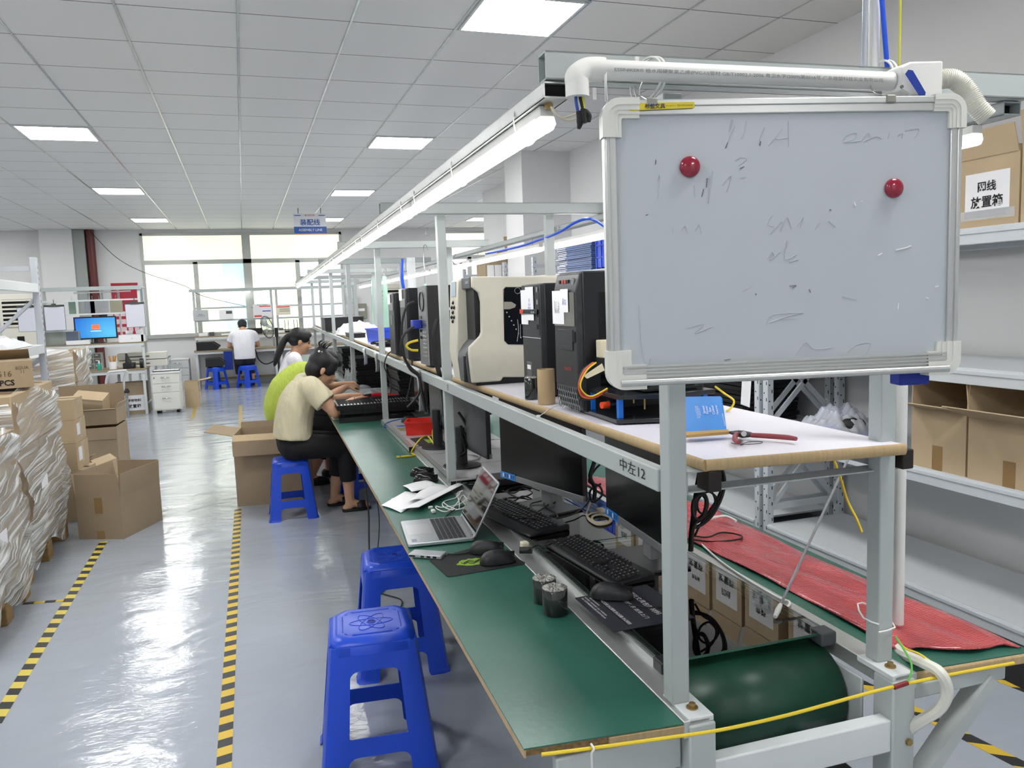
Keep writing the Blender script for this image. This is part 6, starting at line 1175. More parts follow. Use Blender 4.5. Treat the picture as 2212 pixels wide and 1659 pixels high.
sc_ = obj('screen', B().box((-.28, -.0015, .09), (.28, .001, .40)), scr_mat(), t, smooth=0); obj('login_tile', B().box((-.055, -.003, .225), (.055, -.0015, .295)), mat('login_orange', 'e8643c', .4, em='f0623a', es=.9), sc_, smooth=0); obj('login_line', B().box((-.075, -.003, .19), (.075, -.0015, .197)), mat('login_white', 'ffffff', .4, em='e8f4ff', es=.9), sc_, smooth=0)
obj('stand', B().box((-.12, -.08, 0), (.12, .1, .012)).box((-.02, .02, .012), (.02, .045, .12)), BLACKP, t)
t = thing('webcam', 'small black webcam on top of the lit monitor', 'webcam', (lp(206, YB+.4)+.12, YB+.41, zt2+.421)); obj('body', B().box((-.06, -.02, 0), (.06, .02, .04)), BLACKP, t, bev=.01); obj('lens', B().cyl((0, -.02, .02), (0, -.024, .02), .012, 14), BLACKG, t)
t = thing('instrument', 'grey bench instrument beside the lit monitor', 'instrument', (lp(125), YB+.28, zt2)); obj('case', B().box((-.3, 0, 0), (.28, .3, .21)), mat('grey_green_case', '8b918a', .5), t, bev=.006); obj('panel', B().box((.1, -.002, .01), (.27, .0, .2)), mat('slate_panel', '586274', .4), t); obj('lid_bar', B().box((-.3, -.003, .205), (.2, .3, .225)), LGREY, t)
t = thing('white_box', 'long white box in front of the lit monitor', 'box', (lp(160), YB+.22, zt2)); obj('body', B().box((-.12, 0, 0), (.2, .1, .06)), PAPER, t, bev=.002); obj('lid', B().box((-.122, -.002, .045), (.202, .102, .062)), PAPER, t)
t = thing('white_box', 'white open carton tray on the bench shelf by its right post', 'box', (lp(284), YB+.22, zt2)); obj('body', B().box((-.19, 0, 0), (.17, .25, .115)), PAPER, t, bev=.002); text('Λ', t, INK, (lp(284), YB+.219, zt2+.06), (1, 0, 0), (0, 0, 1), .05, .02); obj('flap', B().box((-.19, -.002, .112), (.17, .01, .118)), PAPER, t)
for k, dx in enumerate((-.05, .08)):
    t = thing('label_roll', ('white paper roll on the white carton tray, the left one', 'white paper roll on the white carton tray, the right one')[k], 'roll', (lp(284)+dx, YB+.36, zt2+.119)); obj('roll', B().cyl((-.05+.02*k, 0, .03), (.05-.02*k, 0, .03), .03+.012*k, 20), PAPER, t); obj('core', B().cyl((.05-.02*k, 0, .03), (.051-.02*k, 0, .03), .012, 12), CARD, t)
t = thing('parts_cabinet', 'small clear drawer cabinet under the bench shelf', 'drawer cabinet', (lp(165), YB+.36, zt1+.022)); obj('case', B().box((-.36, 0, 0), (.3, .16, .26)), mat('drawer_case', 'c9cdc8', .5), t)
for i in range(6):
    for j in range(3):
        d = obj('drawer', B().box((-.35+i*.108, -.006, .01+j*.083), (-.35+i*.108+.098, .0, .083+j*.083)), mat('smoky_drawer', '6d726c', .25), t); obj('handle', B().box((-.33+i*.108, -.014, .05+j*.083), (-.29+i*.108, -.006, .065+j*.083)), PAPER, d)
for nm, lab, px, m, r, h in (('bottle', 'small turquoise bottle on the repair bench', 206, mat('turquoise', '3fb39c', .4), .03, .10), ('pen_cup', 'white cup full of orange tools on the repair bench', 236, PAPER, .055, .12)):
    t = thing(nm, lab, 'cup' if nm == 'pen_cup' else 'bottle', (lp(px, YB+.12), YB+.12, zt1+.023)); obj('body', B().lathe([(r*.9, 0), (r, .004), (r, h), (r*.85, h), (r*.8, h*.4), (.001, h*.4)]), m, t)
    if nm == 'bottle': obj('cap', B().cyl((0, 0, h), (0, 0, h+.05), .012, 10), PAPER, t)
    else:
        for k in range(5): obj('tool', B().cyl((.02*cos(k*1.3), .02*sin(k*1.3), h*.4), (.05*cos(k*1.3), .05*sin(k*1.3), h+.09), .011, 8), mat('tool_orange', 'c98a3c', .4), t)
t = thing('soldering_station', 'black soldering station with a horn shaped holder on the bench', 'soldering station', (lp(272, YB+.12), YB+.12, zt1+.023)); obj('body', B().box((-.09, -.05, 0), (.08, .1, .09)), BLACKP, t, bev=.01); obj('holder', B().cyl((-.01, 0, .09), (-.035, 0, .24), .05, 14, .012), BLACKP, t); obj('knob', B().cyl((.05, -.05, .05), (.05, -.06, .05), .015, 12), DGREY, t)
t = thing('tape_reel', 'black tape reel standing on the repair bench corner', 'reel', (lp(299, YB+.1), YB+.1, zt1+.023)); obj('reel', B().cyl((-.025, 0, .075), (.025, 0, .075), .075, 24), BLACKP, t); obj('hub', B().cyl((-.027, 0, .075), (.027, 0, .075), .03, 18), DGREY, t)
for k in range(2):
    t = thing('instrument', ('flat cream instrument, lower of two at the bench back corner', 'flat cream instrument, upper of two at the bench back corner')[k], 'instrument', (lp(310, YB+.4), YB+.36, zt1+.024+k*.115)); obj('case', B().box((-.42, 0, 0), (.3, .3, .105)), mat('cream_case', 'cfcfc4', .5), t, bev=.005); obj('front_panel', B().box((.3, .02, .01), (.304, .28, .095)), LGREY, t); obj('vents', B().box((-.25, -.003, .04), (.05, 0, .06)), DGREY, t)
CBM = mat('clip_paper', 'd6d8e2', .7)
for px, lab in ((62, 'clipboard with white sheet hanging at the left bench, partly behind the rack'), (120, 'clipboard with a sketched sheet hanging between rack and lit monitor'), (294, 'clipboard with a printed sheet hanging at the right bench post')):
    x = lp(px, YB+.2); t = thing('clipboard', lab, 'clipboard', (x, YB+.205, 1.42), 0, 'clipboards on the left bench'); obj('board', B().box((-.14, 0, -.06), (.14, .006, .33)), mat('board_dark_green', '3c4a48', .5), t); obj('sheet', B().box((-.135, -.003, -.055), (.135, -.0005, .30)), CBM, t, smooth=0); obj('clip', B().box((-.07, -.012, .30), (.07, .0, .33)).box((-.03, -.012, .33), (.03, .0, .35)).cyl((0, -.006, .35), (0, -.006, .41), .005, 8), mat('clip_dark', '565852', .4, .5), t)
for k, (px, w, m) in enumerate(((195, .06, CBM), (204, .03, mat('folder_yellow', 'cbb469', .7)), (219, .13, PAPER), (255, .09, mat('folder_cream', 'e4dcc0', .7)), (160, .05, mat('folder_green', 'a5c4b0', .7)))):
    t = thing('document_folder', ['white folder hanging in the bench rack', 'yellow folder hanging in the bench rack', 'wide cream folder hanging above the lit monitor', 'cream folder hanging right of the wide one', 'pale green folder hanging beside the sketched clipboard'][k], 'folder', (lp(px, YB+.62), YB+.60, 1.58)); obj('cover', B().box((-w, 0, 0), (w, .012, .24)), m, t); obj('hook', B().cyl((0, .006, .24), (0, .006, .30), .004, 8), STEEL, t)
p = at(268, 700, y=17.8); t = thing('poster', 'red poster with rows of small pictures on the far wall behind the bench', 'poster', (p.x, 18.08, 1.1)); obj('sheet', B().box((-.22, 0, 0), (.28, .01, 1.1)), mat('poster_red', 'a8283c', .6), t); b = B()
for i in range(4):
    for j in range(3): obj('picture', B().box((-.2+i*.12, -.003, .1+j*.16), (-.11+i*.12, 0, .2+j*.16)), mat('poster_pink', 'dfc3c8', .6), t, smooth=0)
# bin, drawer cabinets, box under the bench
def picking_bin(lab, p, rz, L_=.42, W_=.26, h=.17, m=BLACKP):
    t = thing('picking_bin', lab, 'bin', p, rz); b = B(); pf = [(-L_/2, 0), (L_*.34, 0), (L_*.5, h*.42), (L_*.5, h*.5), (L_*.22, h), (-L_/2, h)]
    for y in (-W_/2, W_/2-.006): b.prism(pf, y, y+.006, 'y')
    b.box((-L_/2, -W_/2, 0), (L_*.34, W_/2, .006)).box((-L_/2, -W_/2, 0), (-L_/2+.006, W_/2, h)); b.add([(L_*.34, -W_/2, 0), (L_*.5, -W_/2, h*.45), (L_*.5, W_/2, h*.45), (L_*.34, W_/2, 0)], [(0, 1, 2, 3)])
    obj('body', b, m, t, smooth=0); [obj('rim', B().box((-L_/2-.006, y-.005, h-.01), (L_*.22, y+.005, h+.002)).bar((L_*.21, y, h-.004), (L_*.5, y, h*.46), .012, .012), mat('bin_rim', '45484a', .4), t, smooth=0) for y in (-W_/2, W_/2)]; return t
t = thing('side_table', 'grey steel bench running back toward the window from the repair bench', 'bench', (-1.42, YB+.75, 0)); 
obj('top', B().box((-.62, 0, .70), (0, 2.7, .722)), DARKTOP, t); obj('edge_beam', B().box((-.03, 0, .64), (.005, 2.7, .70)), LGREY, t)
for x in (-.6, -.04):
    for y in (.0, 1.3, 2.66): obj('leg', B().box((x, y, 0), (x+.04, y+.04, .64)), LGREY, t)
picking_bin('black picking bin on the bench by the window, left of the drawer cabinet', (-1.72, YB+1.6, .724), 0, .46, .3, .17); 
p = g0(335, 890)
def drawer_unit(lab, loc, w, d, h, hs, m, casters=True, keybd=False, rz=0):
    t = thing('drawer_cabinet', lab, 'drawer cabinet', loc, rz); z0 = .05 if casters else 0; obj('body', B().box((0, 0, z0), (w, d, h)), m, t, bev=.004); obj('top', B().box((-.008, -.01, h), (w+.008, d+.005, h+.022)), mat('cabinet_edge', 'c4c8c6', .5), t, bev=.003); z = h-.01
    for k, q in enumerate(hs):
        f = obj('drawer', B().box((.01, -.012, z-q+.006), (w-.01, 0, z)), m, t, bev=.003); obj('handle', B().tube([(w*.36, -.012, z-q*.32), (w*.37, -.03, z-q*.32), (w*.63, -.03, z-q*.32), (w*.64, -.012, z-q*.32)], .006, 8, 2), STEEL, f)
        if k == 0: obj('lock', B().cyl((w*.1, -.012, z-q*.3), (w*.1, -.018, z-q*.3), .012, 12), STEEL, f)
        z -= q
    if casters:
        for x in (.06, w-.06):
            for y in (.06, d-.06): obj('caster', B().cyl((x-.02, y, .026), (x+.02, y, .026), .025, 14), BLACKR, t)
    return t
CABW = mat('cabinet_white', 'dcdcd4', .45); yc = 13.4; xa, xb_ = at(331, 870, y=yc).x, at(392, 870, y=yc).x; hc_ = .62
drawer_unit('white three drawer cabinet on casters with a keyboard on top', (xa, yc, 0), xb_-xa, .45, hc_, [.14, .14, .27], CABW)
t = keyboard('white keyboard lying on the white drawer cabinet', ((xa+xb_)/2, yc+.2, hc_+.023), rad(90), .4, .13)
for o in kids(t): o.data = o.data.copy(); o.data.materials[0] = PAPER if o.name.startswith('key') else mat('key_frame_dark', '3a3c3e', .5)
xa2, xb2 = at(352, 770, y=17.3).x, at(414, 770, y=17.3).x; drawer_unit('grey drawer cabinet standing beside the far workbench', (xa2+.06, 17.2, 0), xb2-xa2-.12, .5, .60, [.15, .15, .22], mat('cabinet_grey', 'c6c8c8', .5), False)
t = carton('light tan carton flap box beside the white drawer cabinet', (xb_+.12, 14.2, 0), 0, .22, .3, .42, {'R': (80, .2)}, CARDL, False)
t = carton('brown carton with a Chinese sheet standing under the repair bench', (at(283, 830, y=13.7).x, 13.75, .0), 0, .46, .3, .50, {}, CARD, False, open_=False); x_ = at(289, 840, y=13.6).x
s = obj('paper_label', B().box((-.12, -.1525, .06), (.2, -.1505, .30)), PAPER, t, smooth=0); xc = t.location.x+.04; text('待修物料', s, INK, (xc, 13.596, .22), (1, 0, 0), (0, 0, 1), .2, .06, bold=.02); text('放置箱', s, INK, (xc, 13.596, .13), (1, 0, 0), (0, 0, 1), .19, .06, bold=.02)
t = thing('chair', 'white framed chair back wrapped in film under the repair bench', 'chair', (at(248, 830, y=13.2).x, 13.15, 0), rad(10)); ch = B()
for s_ in (-1, 1): obj('back_post', B().tube([(s_*.12, .05, .42), (s_*.12+.02, .0, .6), (s_*.12+.06, -.04, .72)], .018, 8), mat('film_white', 'd5d8da', .25, bump=.5, bscale=40), t)
obj('top_rail', B().tube([(-.06, -.04, .72), (.18, -.04, .73)], .018, 8), mat('film_white', ''), t); obj('seat', B().box((-.18, -.0, .38), (.2, .36, .42)), BLACKP, t, bev=.01)
for x in (-.16, .16):
    for y in (.03, .33): obj('leg', B().cyl((x, y, 0), (x, y, .38), .014, 8), STEEL, t)
# air conditioners on the far wall
def aircon(lab, x, y, w, h, rz=0):
    t = thing('air_conditioner', lab, 'air conditioner', (x, y, 0), rz); obj('cabinet', B().box((-w/2, 0, 0), (w/2, .35, h)), mat('ac_cream', 'dcd9cd', .45), t, bev=.01); gr = obj('outlet', B().box((-w*.42, -.004, h-.62), (w*.42, 0, h-.1)), DARKH, t, smooth=0)
    for k in range(7): obj('louvre', B().box((-w*.42, -.02, h-.62+k*.08), (w*.42, .0, h-.585+k*.08)), mat('ac_cream', ''), gr, smooth=0)
    obj('badge', B().box((-.06, -.006, h*.55), (.06, 0, h*.6)), DARKH, t); obj('intake', B().box((-w*.4, -.004, .12), (w*.4, 0, .45)), LGREY, t); return t
p = at(38, 690, y=17.3); aircon('cream floor standing air conditioner behind the left rack', p.x, 17.4, .62, at(38, 635, y=17.4).z)
p = at(845, 690, y=16.3); aircon('cream floor standing air conditioner behind the hanging green sleeves', p.x, 16.3, .5, at(845, 612, y=16.3).z)
p = at(780, 672, y=18.0); t = thing('electric_box', 'grey electric box on the far wall beyond the upper shelf', 'electric box', (p.x, 17.98, p.z-.17)); obj('case', B().box((-.13, 0, 0), (.13, .12, .34)), mat('box_grey_olive', '8e8c80', .5), t, bev=.006); obj('label', B().box((-.06, -.002, .17), (.08, 0, .23)), PAPER, t); obj('conduit', B().tube([(.03, .05, 0), (.02, .05, -.2), (-.02, .05, -.4)], .014, 8), BLACKR, t)
solo('wire', 'thin black wire sagging across the left part of the big window', 'wire', B().tube([at(195, 500, y=17.9), at(250, 555, y=17.9), at(310, 588, y=17.9), at(400, 618, y=17.9), at(440, 640, y=17.9), at(560, 668, y=17.9)], .006, 6), INK)
# ---------------------------------------------------------------- far workbench with the man, and its neighbour
YF = 17.25
def far_bench(lab, x0, x1, d=.55):
    t = thing('workbench', lab, 'workbench', (x0, YF, 0)); w = x1-x0
    for x in (0, w-.045):
        obj('leg', B().box((x, 0, 0), (x+.045, .045, .74)), LGREY, t); obj('post', B().box((x, d-.05, 0), (x+.045, d-.005, 1.98)), GREY, t)
    obj('top', B().box((-.02, -.03, .74), (w+.02, d, .765)), mat('worn_wood_top', ''), t); obj('apron', B().box((0, -.02, .69), (w, .01, .74)), LGREY, t); obj('shelf', B().box((0, d-.22, 1.02), (w, d, 1.045)), mat('worn_wood_top', ''), t); obj('shelf_beam', B().box((0, d-.225, .97), (w, d-.2, 1.02)), LGREY, t)
    obj('top_beam', B().box((-.06, d-.06, 1.96), (w, d, 2.02)), GREY, t)
    for z in (1.62, 1.36): obj('rail', B().box((0, d-.04, z-.018), (w, d-.015, z+.018)), GREY, t)
    obj('back_panel', B().box((0, d-.02, .1), (w, d-.005, .7)), WALLM, t); obj('foot_rail', B().box((0, d-.1, .12), (w, d-.05, .16)), mat('worn_wood_top', ''), t); return t
bx0, bx1 = at(420, 700, y=YF+.5).x, at(592, 700, y=YF+.5).x; far_bench('grey steel workbench by the window where the man sits', bx0, bx1); far_bench('grey steel workbench to the right of the one with the man', bx1+.06, bx1+1.75)
fx = lambda px, y=YF+.45: at(px, 700, y=y).x
t = thing('tube_light', 'lit tube light under the top beam of the far workbench', 'tube light', (fx(445), YF+.5, 1.93)); obj('diffuser', B().cyl((0, 0, 0), (fx(545)-fx(445), 0, 0), .018, 10), TUBEEM, t); obj('housing', B().box((-.1, -.015, .016), (fx(545)-fx(445)+.25, .015, .03)), LGREY, t)
for k, (px, w, h, z, m, lab) in enumerate(((435, .15, .22, 1.37, mat('card_grey', 'b9bbbe', .7), 'grey paper card on the far workbench rails'), (490, .14, .20, 1.38, PAPER, 'white paper card with a dark photo on the far workbench rails'), (569, .19, .29, 1.38, mat('notice_white', 'e3e2e6', .7), 'notice board with red and blue bars on the far workbench'), (614, .15, .20, 1.42, mat('notice_cream', 'dcd6c4', .7), 'cream warning notice on the neighbouring workbench'))):
    t = thing('notice', lab, 'notice', (fx(px), YF+.5, z)); s = obj('sheet', B().box((-w, -.012, 0), (w, -.004, h)), m, t, smooth=0)
    if k == 1: obj('photo', B().box((-.0, -.014, h*.55), (.12, -.0125, h*.85)), DGREY, s, smooth=0)
    if k == 2: obj('red_bar', B().box((-w*.9, -.014, .02), (-.02, -.0125, .055)).box((-.06, -.014, .23), (w*.9, -.0125, .25)), mat('signal_red', ''), s, smooth=0); obj('blue_bar', B().box((0, -.014, .13), (w*.9, -.0125, .15)), mat('sign_blue', ''), s, smooth=0); text('安全生产注意事项', s, INK, (fx(px), YF+.485, z+.27), (1, 0, 0), (0, 0, 1), .25, .025)
    if k == 3: obj('red_bar', B().box((-w*.9, -.014, .165), (w*.9, -.0125, .185)), mat('signal_red', ''), s, smooth=0); obj('dark_bar', B().box((-w*.5, -.014, .08), (w*.9, -.0125, .09)).box((-w*.5, -.014, .12), (w*.9, -.0125, .13)), DGREY, s, smooth=0)
    if k == 0: text('测试区\nTesting Area', s, DGREY, (fx(px), YF+.485, z+.11), (1, 0, 0), (0, 0, 1), .16, .08)
picking_bin('black picking bin on the far workbench left of the man', (fx(447, YF+.1), YF+.12, .767), rad(-6), .44, .24, .17); t = picking_bin('black picking bin standing on the far stool', (fx(460, 16.9), 16.95, .452), 0, .38, .26, .17)
for nm, lab, px, w, h, m in (('white_box', 'white box on the far workbench shelf at its left end', 438, .09, .06, PAPER), ('black_instrument', 'small black instrument on the far workbench shelf', 456, .05, .08, DGREY), ('paper_stack', 'low white paper pile on the far workbench shelf', 490, .12, .03, PAPER), ('black_monitor', 'long black box on the far workbench shelf right of the man', 545, .19, .12, BLACKP)):
    t = thing(nm, lab, nm.split('_')[1], (fx(px), YF+.36, 1.046)); obj('body', B().box((-w, 0, 0), (w, .15, h)), m, t, bev=.003); obj('face', B().box((-w*.8, -.002, h*.15), (w*.8, 0, h*.85)), m, t)
t = thing('router', 'black router with upright antennas on the far right workbench', 'router', (fx(629), YF+.4, 1.046)); obj('body', B().box((-.14, -.06, 0), (.14, .08, .04)), BLACKP, t, bev=.006)
for x in (-.13, -.06, .06, .13): obj('antenna', B().box((x-.006, .08, .01), (x+.006, .09, .27)), BLACKP, t)
t = thing('small_device', 'dark device on the shelf beside the router', 'device', (fx(605), YF+.4, 1.046)); obj('base', B().box((-.06, 0, 0), (.08, .1, .05)), PAPER, t, bev=.003); obj('top', B().box((-.03, .01, .05), (.06, .09, .10)), DGREY, t, bev=.003)
dup(S1, (fx(459, 16.95), 16.95, 0), rad(40), 'blue plastic stool by the far workbench holding a black bin'); dup(S1, (fx(528, 16.85), 16.85, 0), rad(38), 'blue plastic stool under the man at the far workbench')
open_bin('parts_bin', 'tall blue bin standing behind the far stools', (fx(488, 17.3), 17.3, .35), 0, .16, .2, .38, mat('deep_blue_bin', '1f3fa8', .4))
# fan
t = thing('pedestal_fan', 'black pedestal fan standing beside the man at the far workbench', 'fan', (fx(596, 16.7), 16.7, 0), rad(60)); hz = 1.24
obj('base', B().lathe([(.2, 0), (.2, .02), (.05, .05), (.001, .055)]), BLACKP, t); obj('pole', B().cyl((0, 0, .05), (0, 0, 1.05), .02, 14), BLACKP, t); obj('neck', B().cyl((0, 0, 1.0), (0, 0, 1.18), .035, 14), BLACKP, t)
Xf = M.Translation((0, .0, hz))@M.Rotation(rad(-12), 4, 'X'); obj('motor', B().ball((0, 0, 0), (.07, .11, .075), 18, 12, None), BLACKP, t)
cg = B()
for rr, yy in ((.225, .20), (.215, .225), (.215, .17), (.13, .245), (.13, .15), (.04, .25)): cg.tube([Xf@V((rr*cos(2*pi*k/32), yy, rr*sin(2*pi*k/32))) for k in range(33)], .0022 if rr < .22 else .008, 6, 1)
for k in range(30): a = 2*pi*k/30; cg.tube([Xf@V((r_*cos(a), y_, r_*sin(a))) for r_, y_ in ((.03, .25), (.13, .245), (.215, .225), (.22, .2), (.215, .17), (.13, .15), (.05, .13))], .0011, 4, 1)
obj('cage', cg, BLACKP, t); bl = B()
for k in range(3):
    a = 2*pi*k/3; bl.add([Xf@V((r_*cos(a+d), .2+.02*d*6, r_*sin(a+d))) for r_, d in ((.03, -.3), (.19, -.35), (.2, .0), (.17, .5), (.04, .4))], [(0, 1, 2, 3, 4)])
obj('blades', bl, mat('clear_blade', 'b9c4cc', .2, alpha=.6), t, solid=.003)
solo('cable', 'black cable hanging in a loop under the far workbench', 'cable', B().tube([at(x, y, y=YF-.05) for x, y in ((552, 755), (558, 775), (572, 786), (588, 782), (596, 772))], .012, 8), CABLEK)
# green sleeves, bags and hooks hanging on the right overhead beam
SLV = mat('green_sleeve', 'b9e0cc', .3, alpha=.75)
for px, y, z0, z1_, w, lab in ((806, 10.2, 1.18, 1.93, .022, 'pale green plastic sleeve hanging by the electric box'), (833, 9.0, 1.14, 1.90, .032, 'pale green plastic sleeve hanging in front of the air conditioner'), (920, 5.4, 1.25, 1.72, .018, 'narrow greenish sleeve clipped beside the second post')):
    x = at(px, 650, y=y).x; t = thing('plastic_sleeve', lab, 'sleeve', (x, y, z0), rad(20)); obj('sleeve', B().grid(4, 10, lambda u, v: ((u-.5)*w*2, .01*sin(v*4+u*3), v*(z1_-z0))), SLV, t, solid=.002); obj('hook', B().tube([(0, 0, z1_-z0), (0, .0, 1.95-z0), (.02, 0, 1.985-z0), (.035, 0, 1.95-z0)], .003, 6), STEEL, t)
x = at(890, 620, y=5.9).x; t = thing('clear_bag', 'clear bag hanging from the right overhead beam behind the second post', 'bag', (x, 5.9, 1.62)); obj('bag', B().grid(6, 8, lambda u, v: ((u-.5)*.065, .02*sin(u*3)*sin(v*3), v*.31)), mat('clear_hang', 'f4f7f8', .15, alpha=.4), t, solid=.002); obj('blue_tube', B().tube([(-.06, 0, .3), (-.07, 0, .15), (-.05, 0, 0)], .012, 8), mat('blue_hose', ''), t)
# cartons on the far racks at the right
TX = 3.3
for i, (px, py, w, d, h, lab, m) in enumerate(((1066, 597, .44, .4, .26, 'tan carton with white sheets on the far right rack above the printer', CARD), (1106, 597, .36, .4, .17, 'dark red printed carton on the far right rack, the lower one', mat('printed_carton', '7a3f30', .7, noise=.25, nscale=30)),)):
    p = at(px, 600, y=9.6); t = thing('stored_carton', lab, 'carton', (p.x+.12, 9.6, 1.845)); obj('body', B().box((-w/2, 0, 0), (w/2, d, h)), m, t, bev=.004); 
    if i == 0:
        for dx in (-.2, -.1, .0): obj('white_sheet', B().box((dx, -.004, .02), (dx+.09, -.001, .18)), PAPER, t, smooth=0)
        obj('open_flap', B().box((w/2-.012, 0, h), (w/2, d, h+.22)), m, t, smooth=0)
    else:
        obj('white_band', B().box((-w/2-.002, -.002, h), (w/2+.002, d, h+.03)), LGREY, t, smooth=0); t2 = thing('stored_carton', 'red and tan striped carton on the far right rack, the upper one', 'carton', (p.x+.12, 9.6, 1.845+h+.031)); obj('body', B().box((-w/2, 0, 0), (w/2, d, .16)), mat('striped_carton', '8d4a36', .7, col2='b98a5a', nscale=20, stretch=(1, 1, .01)), t2, bev=.003); obj('open_flap', B().add([(-w*.45, .1, .16), (w*.2, .1, .16), (w*.15, .16, .36), (-w*.45, .16, .34)], [(0, 1, 2, 3)]), CARD, t2, solid=.006)
rack('grey steel rack far along the right wall holding printed cartons', 9.45, 11.4)

S1.scale = (1.12, 1.12, 1.10)

solo('hose', 'blue air hose draped under the right overhead beam beside the whiteboard', 'hose', B().tube([at(x, y, y=yy) for x, y, yy in ((1310, 492, 2.9), (1285, 476, 3.0), (1265, 473, 3.05), (1240, 482, 3.15), (1205, 503, 3.3), (1165, 518, 3.6), (1120, 533, 3.9), (1050, 548, 4.4))], .006, 8), mat('blue_hose', ''))
for px_, py_, yy, lab in ((985, 566, 5.0, 'steel hook hanging under the right beam beside the second post'), (925, 505, 6.2, 'open steel hook hanging on the right beam past the second post')):
    p = at(px_, py_, y=yy); solo('hook', lab, 'hook', B().tube([p+V((0, 0, .05)), p+V((-.02, 0, .02)), p+V((-.015, 0, -.01)), p+V((.015, 0, -.015)), p+V((.04, 0, -.005))], .003, 6), STEEL)
# ---------------------------------------------------------------- people
SKIN = mat('skin', 'c79a7c', .55, sss=.08, noise=.04, nscale=12); HAIR = mat('black_hair', '151417', .5, noise=.35, nscale=60, stretch=(1, 1, .1), bump=.35, bscale=90, bstretch=(1, 1, .08)); LIP = mat('lip', 'a3665c', .5); EYEW = mat('eye_dark', '1d1714', .3)
def flesh(b, pts, rs, ends=True):
    b.tube(pts, list(rs), 14, 4)
    if ends: b.ball(pts[0], rs[0], 12, 8); b.ball(pts[-1], rs[-1], 12, 8)
    return b
def hand(b, w, d, n, s, curl=.6, L=.17):      # wrist, direction, back-of-hand normal, side of the thumb
    d = V(d).normalized(); n = V(n); n = (n-d*n.dot(d)).normalized(); t = d.cross(n)*s; w = V(w); k = L/.18
    flesh(b, [w, w+d*.03*k, w+d*.075*k], [.021*k, .026*k, .026*k])
    for j, o in enumerate((-.026, -.009, .009, .026)): b.ball(w+d*.075*k+t*o*k, .0125*k, 10, 8)
    for j, (o, ln) in enumerate(((.027, .068), (.009, .078), (-.009, .073), (-.026, .057))):
        p = w+d*.078*k+t*o*k; c = curl*(1+.12*j); q = [p]
        for i, f in enumerate((.42, .33, .25)):
            a = c*(i+.6)*.75; q.append(q[-1]+(d*cos(a)-n*sin(a))*ln*f*k)
        flesh(b, q, [.0095*k, .009*k, .008*k, .0068*k])
    p = w+d*.03*k+t*.022*k; flesh(b, [p, p+(d*.6+t*.7-n*.2)*.03*k, p+(d*.95+t*.75-n*.45)*.052*k, p+(d*1.3+t*.6-n*.7)*.07*k], [.0125*k, .011*k, .0095*k, .008*k])
def head(t, sk, X, hair, voxel=.006, bangs=False):
    P = lambda x, y, z: X@V((x, y, z)); R3 = X.to_3x3()
    def ball(b, c, r): b.ball(P(*c), r, 18, 12, R3)
    for c, r in (((-.012, 0, .03), (.092, .074, .086)), ((.03, 0, -.028), (.056, .058, .082)), ((.045, 0, -.082), (.036, .036, .030)), ((.072, 0, .022), (.016, .042, .014)), ((.092, .008, -.033), (.009, .008, .008)), ((.092, -.008, -.033), (.009, .008, .008)), ((.085, 0, -.054), (.009, .021, .007)), ((.083, 0, -.064), (.009, .019, .007)),
                 ((.05, .036, -.028), (.03, .024, .03)), ((.05, -.036, -.028), (.03, .024, .03)), ((-.012, .075, -.012), (.017, .008, .029)), ((-.012, -.075, -.012), (.017, .008, .029)), ((.004, 0, -.06), (.06, .05, .05))): ball(sk, c, r)
    flesh(sk, [P(.084, 0, .006), P(.096, 0, -.014), P(.104, 0, -.03)], [.008, .010, .012])
    for s in (-1, 1):
        e = B(); e.ball(P(.078, s*.030, .003), (.009, .013, .0055), 12, 8, R3); obj('eye', e, EYEW, t, world=False)
        obj('eyebrow', B().tube([P(.083, s*.014, .026), P(.083, s*.032, .030), P(.072, s*.05, .024)], .003, 6), HAIR, t)
    obj('mouth', B().tube([P(.0935, -.016, -.0595), P(.0975, 0, -.0585), P(.0935, .016, -.0595)], .0035, 6), LIP, t)
    h = B()
    for c, r in ((((-.026, 0, .048), (.095, .086, .082)),) + hair): ball(h, c, r)
    return h
def shirt_mesh(torso, sleeves, wide=1.0):
    b = B()
    for o, k in ((-.078, .94), (-.04, 1), (0, 1.03), (.04, 1), (.078, .94)): flesh(b, [V(p)+V((0, o*wide*ww, 0)) for p, r, ww in torso], [r*k for p, r, ww in torso], False)
    for pts, rs in sleeves: b.tube([V(p) for p in pts], list(rs), 18, 4); b.ball(pts[0], rs[0], 14, 10)
    return b
